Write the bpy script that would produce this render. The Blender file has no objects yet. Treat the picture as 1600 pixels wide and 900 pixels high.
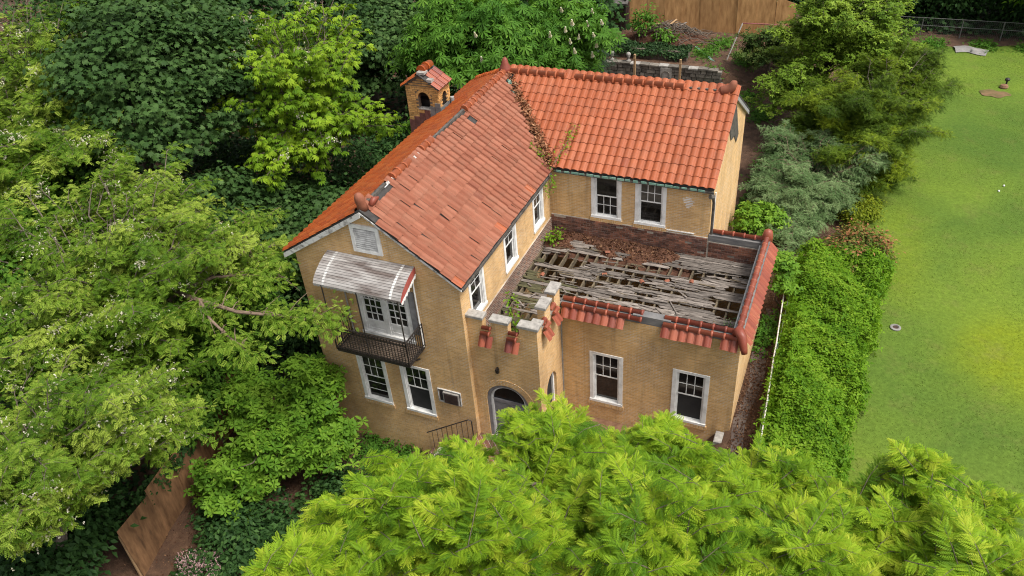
import bpy, math, random
import numpy as np
from mathutils import Matrix, Vector

random.seed(7)
RNG = np.random.default_rng(11)
scene = bpy.context.scene
COL = scene.collection
R = math.radians

# ------------------------------------------------------------------ camera
cam_d = bpy.data.cameras.new('camera')
cam = bpy.data.objects.new('camera', cam_d)
COL.objects.link(cam)
cr = Vector((0.91891629, 0.38856923, -0.06787338))
cu = Vector((-0.18138474, 0.56904955, 0.80204874))
cf = Vector((-0.35027478, 0.72470446, -0.59338944))
m = Matrix(((cr.x, cu.x, -cf.x, 10.3743), (cr.y, cu.y, -cf.y, -17.6251), (cr.z, cu.z, -cf.z, 20.6126), (0, 0, 0, 1)))
cam.matrix_world = m
cam_d.sensor_width = 36.0
cam_d.lens = 1253.56 / 1600 * 36.0
cam_d.clip_start = 0.1
cam_d.clip_end = 600
scene.camera = cam
CAMPOS = np.array([10.3743, -17.6251, 20.6126])

# ------------------------------------------------------------------ light
SUN_EL, SUN_AZ = R(60), R(98)          # azimuth measured clockwise from +Y (depth) toward +X
world = bpy.data.worlds.new('World')
scene.world = world
world.use_nodes = True
wn = world.node_tree.nodes
wl = world.node_tree.links
bg = wn['Background']
sky = wn.new('ShaderNodeTexSky')
sky.sky_type = 'NISHITA'
sky.sun_disc = False
sky.sun_elevation = SUN_EL
sky.sun_rotation = SUN_AZ
sky.dust_density = 4.0
sky.air_density = 1.0
hs = wn.new('ShaderNodeHueSaturation')
hs.inputs['Saturation'].default_value = 0.22
wl.new(sky.outputs[0], hs.inputs['Color'])
wl.new(hs.outputs[0], bg.inputs['Color'])
bg.inputs['Strength'].default_value = 0.13
sun_d = bpy.data.lights.new('sun', 'SUN')
sun_d.energy = 2.1
sun_d.angle = R(16)
sun_d.color = (1.0, 0.95, 0.86)
sun = bpy.data.objects.new('sun', sun_d)
COL.objects.link(sun)
sd = Vector((math.sin(SUN_AZ) * math.cos(SUN_EL), math.cos(SUN_AZ) * math.cos(SUN_EL), math.sin(SUN_EL)))
sun.rotation_euler = sd.to_track_quat('Z', 'Y').to_euler()
scene.view_settings.view_transform = 'Standard'
scene.view_settings.look = 'None'
scene.view_settings.gamma = 1.0
scene.view_settings.exposure = 0.78
scene.cycles.max_bounces = 6
scene.cycles.diffuse_bounces = 2
scene.cycles.glossy_bounces = 2
scene.cycles.transmission_bounces = 3
scene.cycles.transparent_max_bounces = 4
scene.cycles.use_denoising = True
scene.cycles.denoising_prefilter = 'NONE'
scene.cycles.pixel_filter_type = 'BLACKMAN_HARRIS'
scene.cycles.filter_width = 1.1

# ------------------------------------------------------------------ materials
def new_mat(name):
    mt = bpy.data.materials.new(name)
    mt.use_nodes = True
    nt = mt.node_tree
    return mt, nt, nt.nodes['Principled BSDF']

def ramp(nt, stops, interp='LINEAR'):
    r = nt.nodes.new('ShaderNodeValToRGB')
    r.color_ramp.interpolation = interp
    el = r.color_ramp.elements
    while len(el) < len(stops):
        el.new(0.5)
    for e, (p, c) in zip(el, stops):
        e.position = p
        e.color = (*c, 1)
    return r

def noise(nt, vec, scale, detail=4, rough=0.55, dist=0.0):
    n = nt.nodes.new('ShaderNodeTexNoise')
    n.inputs['Scale'].default_value = scale
    n.inputs['Detail'].default_value = detail
    n.inputs['Roughness'].default_value = rough
    n.inputs['Distortion'].default_value = dist
    if vec is not None:
        nt.links.new(vec, n.inputs['Vector'])
    return n.outputs['Fac']

def mixc(nt, fac, a, b, mode='MIX'):
    n = nt.nodes.new('ShaderNodeMix')
    n.data_type = 'RGBA'
    n.blend_type = mode
    for sock, v in ((n.inputs['Factor'], fac), (n.inputs['A'] if False else n.inputs[6], a), (n.inputs[7], b)):
        if isinstance(v, (int, float)):
            sock.default_value = v
        elif isinstance(v, tuple):
            sock.default_value = (*v, 1)
        else:
            nt.links.new(v, sock)
    return n.outputs[2]

def mathn(nt, op, a, b=None, c=None, clamp=False):
    n = nt.nodes.new('ShaderNodeMath')
    n.operation = op
    n.use_clamp = clamp
    for i, v in enumerate((a, b, c)):
        if v is None:
            continue
        if isinstance(v, (int, float)):
            n.inputs[i].default_value = v
        else:
            nt.links.new(v, n.inputs[i])
    return n.outputs[0]

def geo(nt):
    return nt.nodes.new('ShaderNodeNewGeometry').outputs['Position']

def scaled(nt, vec, s):
    n = nt.nodes.new('ShaderNodeVectorMath')
    n.operation = 'MULTIPLY'
    nt.links.new(vec, n.inputs[0])
    n.inputs[1].default_value = s
    return n.outputs[0]

def bump(nt, b, h, strength, dist):
    n = nt.nodes.new('ShaderNodeBump')
    n.inputs['Strength'].default_value = strength
    n.inputs['Distance'].default_value = dist
    nt.links.new(h, n.inputs['Height'])
    nt.links.new(n.outputs[0], b.inputs['Normal'])

def noisy(name, c1, c2, scale=6, rough=0.8, detail=6, bumpd=0.0, stretch=None, lo=0.3, hi=0.7, spec=0.3, vary=0.0):
    mt, nt, b = new_mat(name)
    g = geo(nt)
    if stretch:
        g = scaled(nt, g, stretch)
    f = noise(nt, g, scale, detail, 0.6)
    r = ramp(nt, [(lo, c1), (hi, c2)])
    nt.links.new(f, r.inputs[0])
    out = r.outputs[0]
    if vary:
        oi = nt.nodes.new('ShaderNodeObjectInfo').outputs['Random']
        v = mathn(nt, 'MULTIPLY_ADD', oi, 2 * vary, 1 - vary)
        out = mixc(nt, 1.0, out, v, 'MULTIPLY')
    nt.links.new(out, b.inputs['Base Color'])
    b.inputs['Roughness'].default_value = rough
    b.inputs['Specular IOR Level'].default_value = spec
    if bumpd:
        bump(nt, b, f, 0.8, bumpd)
    return mt

def brick_mat(name, c1, c2, mortar, bw=0.21, bh=0.068, ms=0.007, dirt=(0.10, 0.07, 0.05), dirt_amt=0.35, white=0.5, stain=0.0):
    mt, nt, b = new_mat(name)
    g = geo(nt)
    sp = nt.nodes.new('ShaderNodeSeparateXYZ')
    nt.links.new(g, sp.inputs[0])
    u = mathn(nt, 'ADD', sp.outputs[0], sp.outputs[1])
    cb = nt.nodes.new('ShaderNodeCombineXYZ')
    nt.links.new(u, cb.inputs[0])
    nt.links.new(sp.outputs[2], cb.inputs[1])
    bt = nt.nodes.new('ShaderNodeTexBrick')
    bt.inputs['Scale'].default_value = 1.0
    bt.inputs['Brick Width'].default_value = bw
    bt.inputs['Row Height'].default_value = bh
    bt.inputs['Mortar Size'].default_value = ms
    bt.inputs['Mortar Smooth'].default_value = 0.3
    bt.inputs['Color1'].default_value = (*c1, 1)
    bt.inputs['Color2'].default_value = (*c2, 1)
    bt.inputs['Mortar'].default_value = (*mortar, 1)
    nt.links.new(cb.outputs[0], bt.inputs['Vector'])
    # patches where the joints were repointed white
    n1 = noise(nt, scaled(nt, g, (0.9, 0.9, 1.3)), 1.1, 4, 0.6)
    patch = ramp(nt, [(0.46, (0, 0, 0)), (0.60, (1, 1, 1))])
    nt.links.new(n1, patch.inputs[0])
    notm = mathn(nt, 'MULTIPLY', bt.outputs['Fac'], patch.outputs[0])
    notm = mathn(nt, 'MULTIPLY', notm, white)
    c = mixc(nt, notm, bt.outputs['Color'], (0.62, 0.56, 0.47))
    # broad weathering and single darker bricks
    n2 = noise(nt, scaled(nt, g, (1.0, 1.0, 0.45)), 0.9, 6, 0.65)
    d = ramp(nt, [(0.42, (0, 0, 0)), (0.75, (1, 1, 1))])
    nt.links.new(n2, d.inputs[0])
    c = mixc(nt, mathn(nt, 'MULTIPLY', d.outputs[0], dirt_amt), c, dirt)
    if stain:
        n4 = noise(nt, scaled(nt, g, (3.0, 3.0, 0.25)), 1.2, 5, 0.6)
        d4 = ramp(nt, [(0.55, (0, 0, 0)), (0.72, (1, 1, 1))])
        nt.links.new(n4, d4.inputs[0])
        c = mixc(nt, mathn(nt, 'MULTIPLY', d4.outputs[0], stain), c, (0.06, 0.045, 0.035))
    n3 = noise(nt, scaled(nt, g, (1.6, 1.6, 13.0)), 1.3, 4, 0.65)
    v = mathn(nt, 'MULTIPLY_ADD', n3, 0.62, 0.69)
    c = mixc(nt, 1.0, c, v, 'MULTIPLY')
    nt.links.new(c, b.inputs['Base Color'])
    b.inputs['Roughness'].default_value = 0.85
    b.inputs['Specular IOR Level'].default_value = 0.25
    h = mathn(nt, 'SUBTRACT', n3, bt.outputs['Fac'])
    bump(nt, b, h, 0.25, 0.008)
    return mt

def tile_mat(name, stops, soil, soil_amt, rough=0.55, spec=0.35, soil_scale=2.2):
    mt, nt, b = new_mat(name)
    oi = nt.nodes.new('ShaderNodeObjectInfo').outputs['Random']
    at = nt.nodes.new('ShaderNodeAttribute')
    at.attribute_name = 'tint'
    s = mathn(nt, 'FRACT', mathn(nt, 'ADD', oi, at.outputs['Fac']))
    r = ramp(nt, stops)
    nt.links.new(s, r.inputs[0])
    g = geo(nt)
    n1 = noise(nt, g, soil_scale, 6, 0.65)
    d = ramp(nt, [(0.45, (0, 0, 0)), (0.75, (1, 1, 1))])
    nt.links.new(n1, d.inputs[0])
    c = mixc(nt, mathn(nt, 'MULTIPLY', d.outputs[0], soil_amt), r.outputs[0], soil)
    n2 = noise(nt, g, 16, 5, 0.7)
    d2 = ramp(nt, [(0.60, (0, 0, 0)), (0.74, (1, 1, 1))])
    nt.links.new(n2, d2.inputs[0])
    c = mixc(nt, mathn(nt, 'MULTIPLY', d2.outputs[0], 0.65), c, (0.06, 0.035, 0.027))
    v = mathn(nt, 'MULTIPLY_ADD', n2, 0.5, 0.75)
    c = mixc(nt, 1.0, c, v, 'MULTIPLY')
    nt.links.new(c, b.inputs['Base Color'])
    b.inputs['Roughness'].default_value = rough
    b.inputs['Specular IOR Level'].default_value = spec
    bump(nt, b, n2, 0.4, 0.01)
    return mt

def leaf_mat(name, stops, trans=0.35, rough=0.55, spec=0.10):
    mt, nt, b = new_mat(name)
    at = nt.nodes.new('ShaderNodeAttribute')
    at.attribute_name = 'tint'
    r = ramp(nt, stops)
    nt.links.new(at.outputs['Fac'], r.inputs[0])
    nt.links.new(r.outputs[0], b.inputs['Base Color'])
    b.inputs['Roughness'].default_value = rough
    b.inputs['Specular IOR Level'].default_value = spec
    tr = nt.nodes.new('ShaderNodeBsdfTranslucent')
    tc = mixc(nt, 1.0, r.outputs[0], (1.1, 1.05, 0.5), 'MULTIPLY')
    nt.links.new(tc, tr.inputs['Color'])
    ms = nt.nodes.new('ShaderNodeMixShader')
    ms.inputs[0].default_value = trans
    nt.links.new(b.outputs[0], ms.inputs[1])
    nt.links.new(tr.outputs[0], ms.inputs[2])
    nt.links.new(ms.outputs[0], nt.nodes['Material Output'].inputs['Surface'])
    return mt

M = {}
M['brick'] = brick_mat('yellow_brick', (0.70, 0.435, 0.185), (0.56, 0.33, 0.128), (0.64, 0.50, 0.34), dirt=(0.25, 0.15, 0.075), dirt_amt=0.5, white=1.0, stain=0.28)
M['tower_brick'] = brick_mat('tower_brick', (0.58, 0.34, 0.12), (0.47, 0.25, 0.085), (0.12, 0.085, 0.06), bw=0.24, bh=0.085, ms=0.013, dirt_amt=0.2, white=0.1)
M['old_brick'] = brick_mat('old_brick', (0.10, 0.056, 0.048), (0.26, 0.105, 0.06), (0.40, 0.34, 0.28), bw=0.23, bh=0.088, ms=0.012, dirt=(0.05, 0.035, 0.03), dirt_amt=0.6, white=0.6)
M['tile_pink'] = tile_mat('weathered_terracotta', [(0, (0.225, 0.078, 0.046)), (0.5, (0.255, 0.092, 0.054)), (0.92, (0.295, 0.114, 0.070)), (0.97, (0.26, 0.10, 0.06)), (1, (0.17, 0.048, 0.03))], (0.22, 0.12, 0.08), 0.45, rough=0.75, spec=0.2)
M['tile_orange'] = tile_mat('orange_terracotta', [(0, (0.285, 0.074, 0.028)), (0.5, (0.325, 0.086, 0.034)), (0.93, (0.35, 0.103, 0.044)), (1, (0.24, 0.057, 0.026))], (0.19, 0.075, 0.045), 0.50, spec=0.25)
M['tile_deep_shaded'] = tile_mat('deep_orange_shaded_terracotta', [(0, (0.27, 0.050, 0.010)), (0.6, (0.35, 0.072, 0.013)), (1, (0.38, 0.095, 0.02))], (0.17, 0.07, 0.03), 0.5, spec=0.2)  # deep orange, with the shade of the slope facing away darkened in
M['tile_red'] = tile_mat('red_terracotta', [(0, (0.20, 0.045, 0.027)), (0.45, (0.28, 0.070, 0.038)), (0.8, (0.32, 0.092, 0.05)), (1, (0.14, 0.035, 0.03))], (0.20, 0.07, 0.05), 0.45, rough=0.45)
M['rusty_tin'] = noisy('dark_red_tin', (0.09, 0.035, 0.03), (0.20, 0.085, 0.07), 5, 0.7)
M['tower_piece'] = noisy('glazed_yellow_brick', (0.42, 0.225, 0.075), (0.62, 0.36, 0.13), 9, 0.8, vary=0.28)
M['tower_mortar'] = noisy('dark_mortar', (0.10, 0.075, 0.055), (0.20, 0.16, 0.12), 12, 0.95)
M['band_piece'] = noisy('rough_red_brick', (0.085, 0.05, 0.045), (0.24, 0.10, 0.06), 3.0, 0.95, vary=0.5)
M['band_mortar'] = noisy('pale_mortar', (0.16, 0.14, 0.12), (0.44, 0.39, 0.33), 2.2, 0.95)
M['felt'] = noisy('roofing_felt', (0.022, 0.022, 0.024), (0.06, 0.055, 0.05), 5, 0.9, bumpd=0.01)
M['membrane'] = noisy('grey_membrane', (0.10, 0.10, 0.105), (0.22, 0.21, 0.20), 3, 0.7, stretch=(0.6, 0.6, 3))
M['white'] = noisy('white_paint', (0.52, 0.505, 0.485), (0.80, 0.79, 0.77), 2.6, 0.5, detail=9, lo=0.25, hi=0.55)
M['peel'] = noisy('peeling_white_paint', (0.16, 0.145, 0.13), (0.60, 0.59, 0.57), 4.5, 0.7, lo=0.34, hi=0.52, bumpd=0.006, detail=9, stretch=(1, 1, 1.5))
M['vent_slat'] = noisy('dusty_white_slat', (0.30, 0.29, 0.28), (0.60, 0.59, 0.57), 5, 0.7, lo=0.3, hi=0.6)
M['balcony_floor'] = noisy('weathered_dark_slat', (0.05, 0.036, 0.027), (0.17, 0.125, 0.095), 4, 0.8, stretch=(1, 6, 1))
M['slat'] = noisy('grimy_metal_slat', (0.12, 0.095, 0.085), (0.36, 0.34, 0.325), 1.5, 0.6, detail=9, lo=0.36, hi=0.60, stretch=(0.55, 3, 3), vary=0.10)
M['slat_red'] = noisy('faded_red_metal', (0.30, 0.06, 0.05), (0.38, 0.10, 0.08), 6, 0.6)
M['iron'] = noisy('black_iron', (0.012, 0.012, 0.012), (0.045, 0.035, 0.03), 12, 0.55)
M['stone'] = noisy('cast_stone', (0.20, 0.185, 0.17), (0.40, 0.375, 0.34), 7, 0.9, bumpd=0.01)
M['copper'] = noisy('green_copper', (0.10, 0.22, 0.17), (0.26, 0.42, 0.34), 5, 0.7)
M['gutter'] = noisy('dark_gutter', (0.035, 0.033, 0.03), (0.13, 0.115, 0.10), 6, 0.7)
M['grey_wood'] = noisy('silvered_plank', (0.034, 0.025, 0.020), (0.285, 0.248, 0.218), 3.2, 0.9, detail=9, bumpd=0.012, stretch=(0.7, 9, 3), lo=0.32, hi=0.70, vary=0.38)
M['moss_wood'] = noisy('mossy_plank', (0.028, 0.026, 0.015), (0.12, 0.112, 0.055), 3.0, 0.95, detail=9, bumpd=0.012, stretch=(0.8, 8, 3), lo=0.32, hi=0.68, vary=0.2)
M['joist'] = noisy('old_joist', (0.06, 0.045, 0.03), (0.17, 0.135, 0.085), 6, 0.9, stretch=(4, 0.8, 2), vary=0.2)
M['debris'] = noisy('rotten_debris', (0.035, 0.015, 0.010), (0.13, 0.06, 0.035), 5, 1.0, detail=8, bumpd=0.03)
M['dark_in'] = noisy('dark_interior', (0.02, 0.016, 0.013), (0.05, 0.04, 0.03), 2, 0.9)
M['glass'], nt, b = new_mat('window_glass')
g = geo(nt)
rr = ramp(nt, [(0.35, (0.006, 0.006, 0.006)), (0.60, (0.022, 0.021, 0.02)), (0.8, (0.075, 0.07, 0.062))])
nt.links.new(noise(nt, g, 1.3, 3), rr.inputs[0])
nt.links.new(rr.outputs[0], b.inputs['Base Color'])
b.inputs['Roughness'].default_value = 0.06
b.inputs['Specular IOR Level'].default_value = 0.5
M['dusty_glass'] = noisy('dusty_glass', (0.035, 0.033, 0.03), (0.15, 0.135, 0.115), 2.2, 0.25, spec=0.5)
M['screen'] = noisy('insect_screen', (0.018, 0.018, 0.019), (0.032, 0.031, 0.031), 3, 0.8)
M['door_grey'] = noisy('grey_door_paint', (0.14, 0.135, 0.14), (0.27, 0.26, 0.27), 4, 0.6)
M['rust'] = noisy('rusty_brown_metal', (0.03, 0.018, 0.014), (0.07, 0.04, 0.03), 8, 0.7)
M['ply'] = noisy('weathered_plywood', (0.11, 0.056, 0.026), (0.36, 0.19, 0.09), 1.5, 0.85, detail=8, stretch=(3, 3, 0.7), lo=0.3, hi=0.7, vary=0.38)
M['ply_tan'] = noisy('tan_plywood', (0.30, 0.15, 0.058), (0.60, 0.34, 0.145), 1.5, 0.85, detail=8, stretch=(3, 3, 0.7), lo=0.3, hi=0.7, vary=0.15)
M['ply_dark'] = noisy('damp_plywood', (0.085, 0.038, 0.018), (0.24, 0.115, 0.05), 1.3, 0.85, detail=8, stretch=(2.5, 2.5, 0.8), lo=0.3, hi=0.7, vary=0.25)
M['bark'] = noisy('grey_brown_bark', (0.06, 0.045, 0.035), (0.18, 0.145, 0.115), 8, 0.95, bumpd=0.02, stretch=(2, 2, 0.6))
M['twig'] = noisy('pale_twig', (0.11, 0.075, 0.05), (0.24, 0.17, 0.125), 8, 0.9)
M['soil'], nt, b = new_mat('soil')
g = geo(nt)
rr = ramp(nt, [(0.30, (0.034, 0.018, 0.010)), (0.55, (0.090, 0.046, 0.025)), (0.75, (0.16, 0.090, 0.052))])
nt.links.new(noise(nt, g, 1.7, 9, 0.7), rr.inputs[0])
n2 = noise(nt, g, 26, 4, 0.7)
c = mixc(nt, 1.0, rr.outputs[0], mathn(nt, 'MULTIPLY_ADD', n2, 1.1, 0.45), 'MULTIPLY')
nt.links.new(c, b.inputs['Base Color'])
b.inputs['Roughness'].default_value = 0.95
bump(nt, b, n2, 0.7, 0.04)
M['path'] = noisy('dirty_concrete', (0.065, 0.042, 0.034), (0.14, 0.115, 0.10), 1.6, 0.85, detail=8)
M['lawn'], nt, b = new_mat('lawn')
g = geo(nt)
rr = ramp(nt, [(0.34, (0.070, 0.124, 0.020)), (0.50, (0.098, 0.156, 0.022)), (0.64, (0.124, 0.184, 0.022)), (0.80, (0.156, 0.19, 0.034))])
nt.links.new(noise(nt, g, 0.13, 5, 0.55, 0.3), rr.inputs[0])
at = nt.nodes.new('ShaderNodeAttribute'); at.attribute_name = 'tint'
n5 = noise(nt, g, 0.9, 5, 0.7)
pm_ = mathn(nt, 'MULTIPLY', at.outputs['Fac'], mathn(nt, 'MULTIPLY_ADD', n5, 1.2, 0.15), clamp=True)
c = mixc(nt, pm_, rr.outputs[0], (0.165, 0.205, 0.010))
n6 = ramp(nt, [(0.52, (0, 0, 0)), (0.74, (1, 1, 1))])
nt.links.new(noise(nt, g, 0.7, 8, 0.75), n6.inputs[0])
c = mixc(nt, mathn(nt, 'MULTIPLY', n6.outputs[0], 0.45), c, (0.15, 0.135, 0.045))
n2 = noise(nt, g, 7, 7, 0.85)
c = mixc(nt, 1.0, c, mathn(nt, 'MULTIPLY_ADD', n2, 1.9, 0.05), 'MULTIPLY')
nt.links.new(c, b.inputs['Base Color'])
b.inputs['Roughness'].default_value = 0.95
b.inputs['Specular IOR Level'].default_value = 0.1
bump(nt, b, n2, 0.6, 0.05)
M['grass'] = leaf_mat('grass_blade', [(0, (0.062, 0.112, 0.022)), (0.5, (0.108, 0.165, 0.026)), (1, (0.19, 0.23, 0.02))], 0.4)
M['clay_earth'] = noisy('bare_earth', (0.16, 0.085, 0.05), (0.27, 0.155, 0.095), 5, 0.95, detail=8, bumpd=0.02)
M['lawn_earth'] = noisy('lawn_earth', (0.085, 0.075, 0.025), (0.19, 0.115, 0.06), 2.5, 0.95, detail=8)
M['tarp'] = noisy('grey_tarp', (0.17, 0.16, 0.15), (0.28, 0.265, 0.25), 3, 0.7, bumpd=0.02)
M['ac_side'] = noisy('grey_metal_case', (0.24, 0.22, 0.20), (0.42, 0.39, 0.36), 6, 0.6)
M['ac_face'] = noisy('dark_louvred_face', (0.02, 0.016, 0.018), (0.055, 0.04, 0.042), 8, 0.7)
M['steel'] = noisy('galvanised_steel', (0.22, 0.22, 0.22), (0.38, 0.38, 0.37), 10, 0.5)
M['dark_steel'] = noisy('dull_fence_steel', (0.07, 0.07, 0.065), (0.14, 0.14, 0.13), 10, 0.6)
M['pole_white'] = noisy('white_pipe', (0.40, 0.37, 0.33), (0.66, 0.63, 0.58), 7, 0.6)
M['pole_red'] = noisy('red_pipe', (0.20, 0.05, 0.055), (0.30, 0.10, 0.10), 7, 0.6)
M['red'] = noisy('red_plastic', (0.36, 0.035, 0.03), (0.42, 0.05, 0.04), 7, 0.6)
M['new_wood'] = noisy('raw_timber', (0.28, 0.17, 0.085), (0.44, 0.29, 0.16), 6, 0.85, stretch=(4, 4, 0.6))
M['ruin_stone'] = noisy('wall_stone', (0.075, 0.065, 0.055), (0.22, 0.195, 0.165), 4, 0.95, bumpd=0.03, vary=0.3)
M['shingle'] = noisy('grey_shingle', (0.06, 0.055, 0.05), (0.14, 0.13, 0.12), 8, 0.9)
M['teal'] = noisy('teal_painted_wood', (0.07, 0.15, 0.115), (0.15, 0.25, 0.19), 5, 0.8)
M['litter'] = leaf_mat('dry_leaf', [(0, (0.05, 0.022, 0.012)), (0.6, (0.12, 0.055, 0.03)), (1, (0.24, 0.14, 0.08))], 0.1)
M['valley'] = leaf_mat('dry_valley_leaf', [(0, (0.13, 0.05, 0.025)), (0.6, (0.28, 0.12, 0.06)), (1, (0.40, 0.22, 0.12))], 0.1)
# foliage
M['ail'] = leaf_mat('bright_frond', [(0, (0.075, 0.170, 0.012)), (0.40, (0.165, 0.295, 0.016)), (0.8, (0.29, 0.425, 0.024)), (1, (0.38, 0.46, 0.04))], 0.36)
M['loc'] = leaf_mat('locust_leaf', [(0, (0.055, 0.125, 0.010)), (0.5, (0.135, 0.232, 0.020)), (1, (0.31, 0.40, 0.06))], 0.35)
M['loc_dark'] = leaf_mat('broadleaf_thicket_leaf', [(0, (0.048, 0.120, 0.014)), (0.5, (0.085, 0.185, 0.018)), (1, (0.145, 0.26, 0.03))], 0.3)  # the broadleaf thickets' own darker green
M['maple'] = leaf_mat('dark_maple_leaf', [(0, (0.026, 0.062, 0.015)), (0.6, (0.050, 0.102, 0.026)), (1, (0.085, 0.150, 0.042))], 0.22)
M['cat'] = leaf_mat('yellow_green_leaf', [(0, (0.085, 0.175, 0.012)), (0.5, (0.155, 0.275, 0.016)), (1, (0.25, 0.375, 0.024))], 0.35)
M['chest'] = leaf_mat('chestnut_leaf', [(0, (0.045, 0.125, 0.014)), (0.5, (0.075, 0.180, 0.020)), (1, (0.115, 0.235, 0.026))], 0.28)
M['magn'] = leaf_mat('magnolia_leaf', [(0, (0.07, 0.165, 0.016)), (0.5, (0.135, 0.265, 0.024)), (1, (0.22, 0.36, 0.04))], 0.33)
M['yew'] = leaf_mat('yew_needle', [(0, (0.040, 0.078, 0.007)), (0.5, (0.092, 0.150, 0.011)), (1, (0.215, 0.285, 0.016))], 0.2)
M['yew_light'] = leaf_mat('light_green_leaf', [(0, (0.085, 0.160, 0.016)), (0.5, (0.150, 0.245, 0.024)), (1, (0.23, 0.33, 0.04))], 0.3)
M['blue'] = leaf_mat('grey_green_needle', [(0, (0.062, 0.115, 0.036)), (0.5, (0.115, 0.19, 0.068)), (1, (0.195, 0.275, 0.115))], 0.2)
M['hedge'] = leaf_mat('hedge_leaf', [(0, (0.07, 0.17, 0.010)), (0.5, (0.135, 0.265, 0.014)), (1, (0.23, 0.36, 0.03))], 0.35)
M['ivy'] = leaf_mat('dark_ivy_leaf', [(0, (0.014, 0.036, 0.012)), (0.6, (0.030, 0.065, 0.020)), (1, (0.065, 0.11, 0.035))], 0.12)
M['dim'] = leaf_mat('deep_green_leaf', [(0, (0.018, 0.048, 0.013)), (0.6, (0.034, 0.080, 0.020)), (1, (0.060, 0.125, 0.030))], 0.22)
M['conifer'] = leaf_mat('dark_conifer_needle', [(0, (0.020, 0.042, 0.022)), (0.6, (0.040, 0.070, 0.036)), (1, (0.070, 0.11, 0.055))], 0.15)
M['rusty_leaf'] = leaf_mat('reddish_leaf', [(0, (0.06, 0.11, 0.02)), (0.5, (0.13, 0.17, 0.03)), (0.72, (0.30, 0.13, 0.06)), (1, (0.36, 0.16, 0.08))], 0.25)
M['yellow_leaf'] = leaf_mat('yellowish_leaf', [(0, (0.10, 0.15, 0.01)), (0.5, (0.17, 0.215, 0.014)), (1, (0.24, 0.27, 0.02))], 0.3)
M['rhodo'] = leaf_mat('glossy_shrub_leaf', [(0, (0.04, 0.08, 0.018)), (0.6, (0.09, 0.14, 0.03)), (1, (0.22, 0.24, 0.07))], 0.25)
M['blossom'] = leaf_mat('cream_petal', [(0, (0.46, 0.44, 0.30)), (0.6, (0.66, 0.63, 0.50)), (1, (0.78, 0.75, 0.66))], 0.3)
M['pink'] = leaf_mat('pink_petal', [(0, (0.46, 0.27, 0.28)), (0.6, (0.60, 0.40, 0.40)), (1, (0.72, 0.56, 0.54))], 0.3)

# ------------------------------------------------------------------ object helpers
def link(name, me, parent=None, label=None, cat=None, group=None, kind=None):
    o = bpy.data.objects.new(name, me)
    COL.objects.link(o)
    if parent is not None:
        o.parent = parent
    tag(o, label, cat, group, kind)
    return o

def tag(o, label=None, cat=None, group=None, kind=None):
    for k, v in (('label', label), ('category', cat), ('group', group), ('kind', kind)):
        if v:
            o[k] = v
    return o

def empty(name, label=None, cat=None, group=None, loc=(0, 0, 0)):
    o = link(name, None, None, label, cat, group)
    o.location = loc
    o.empty_display_size = 0.3
    return o

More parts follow.
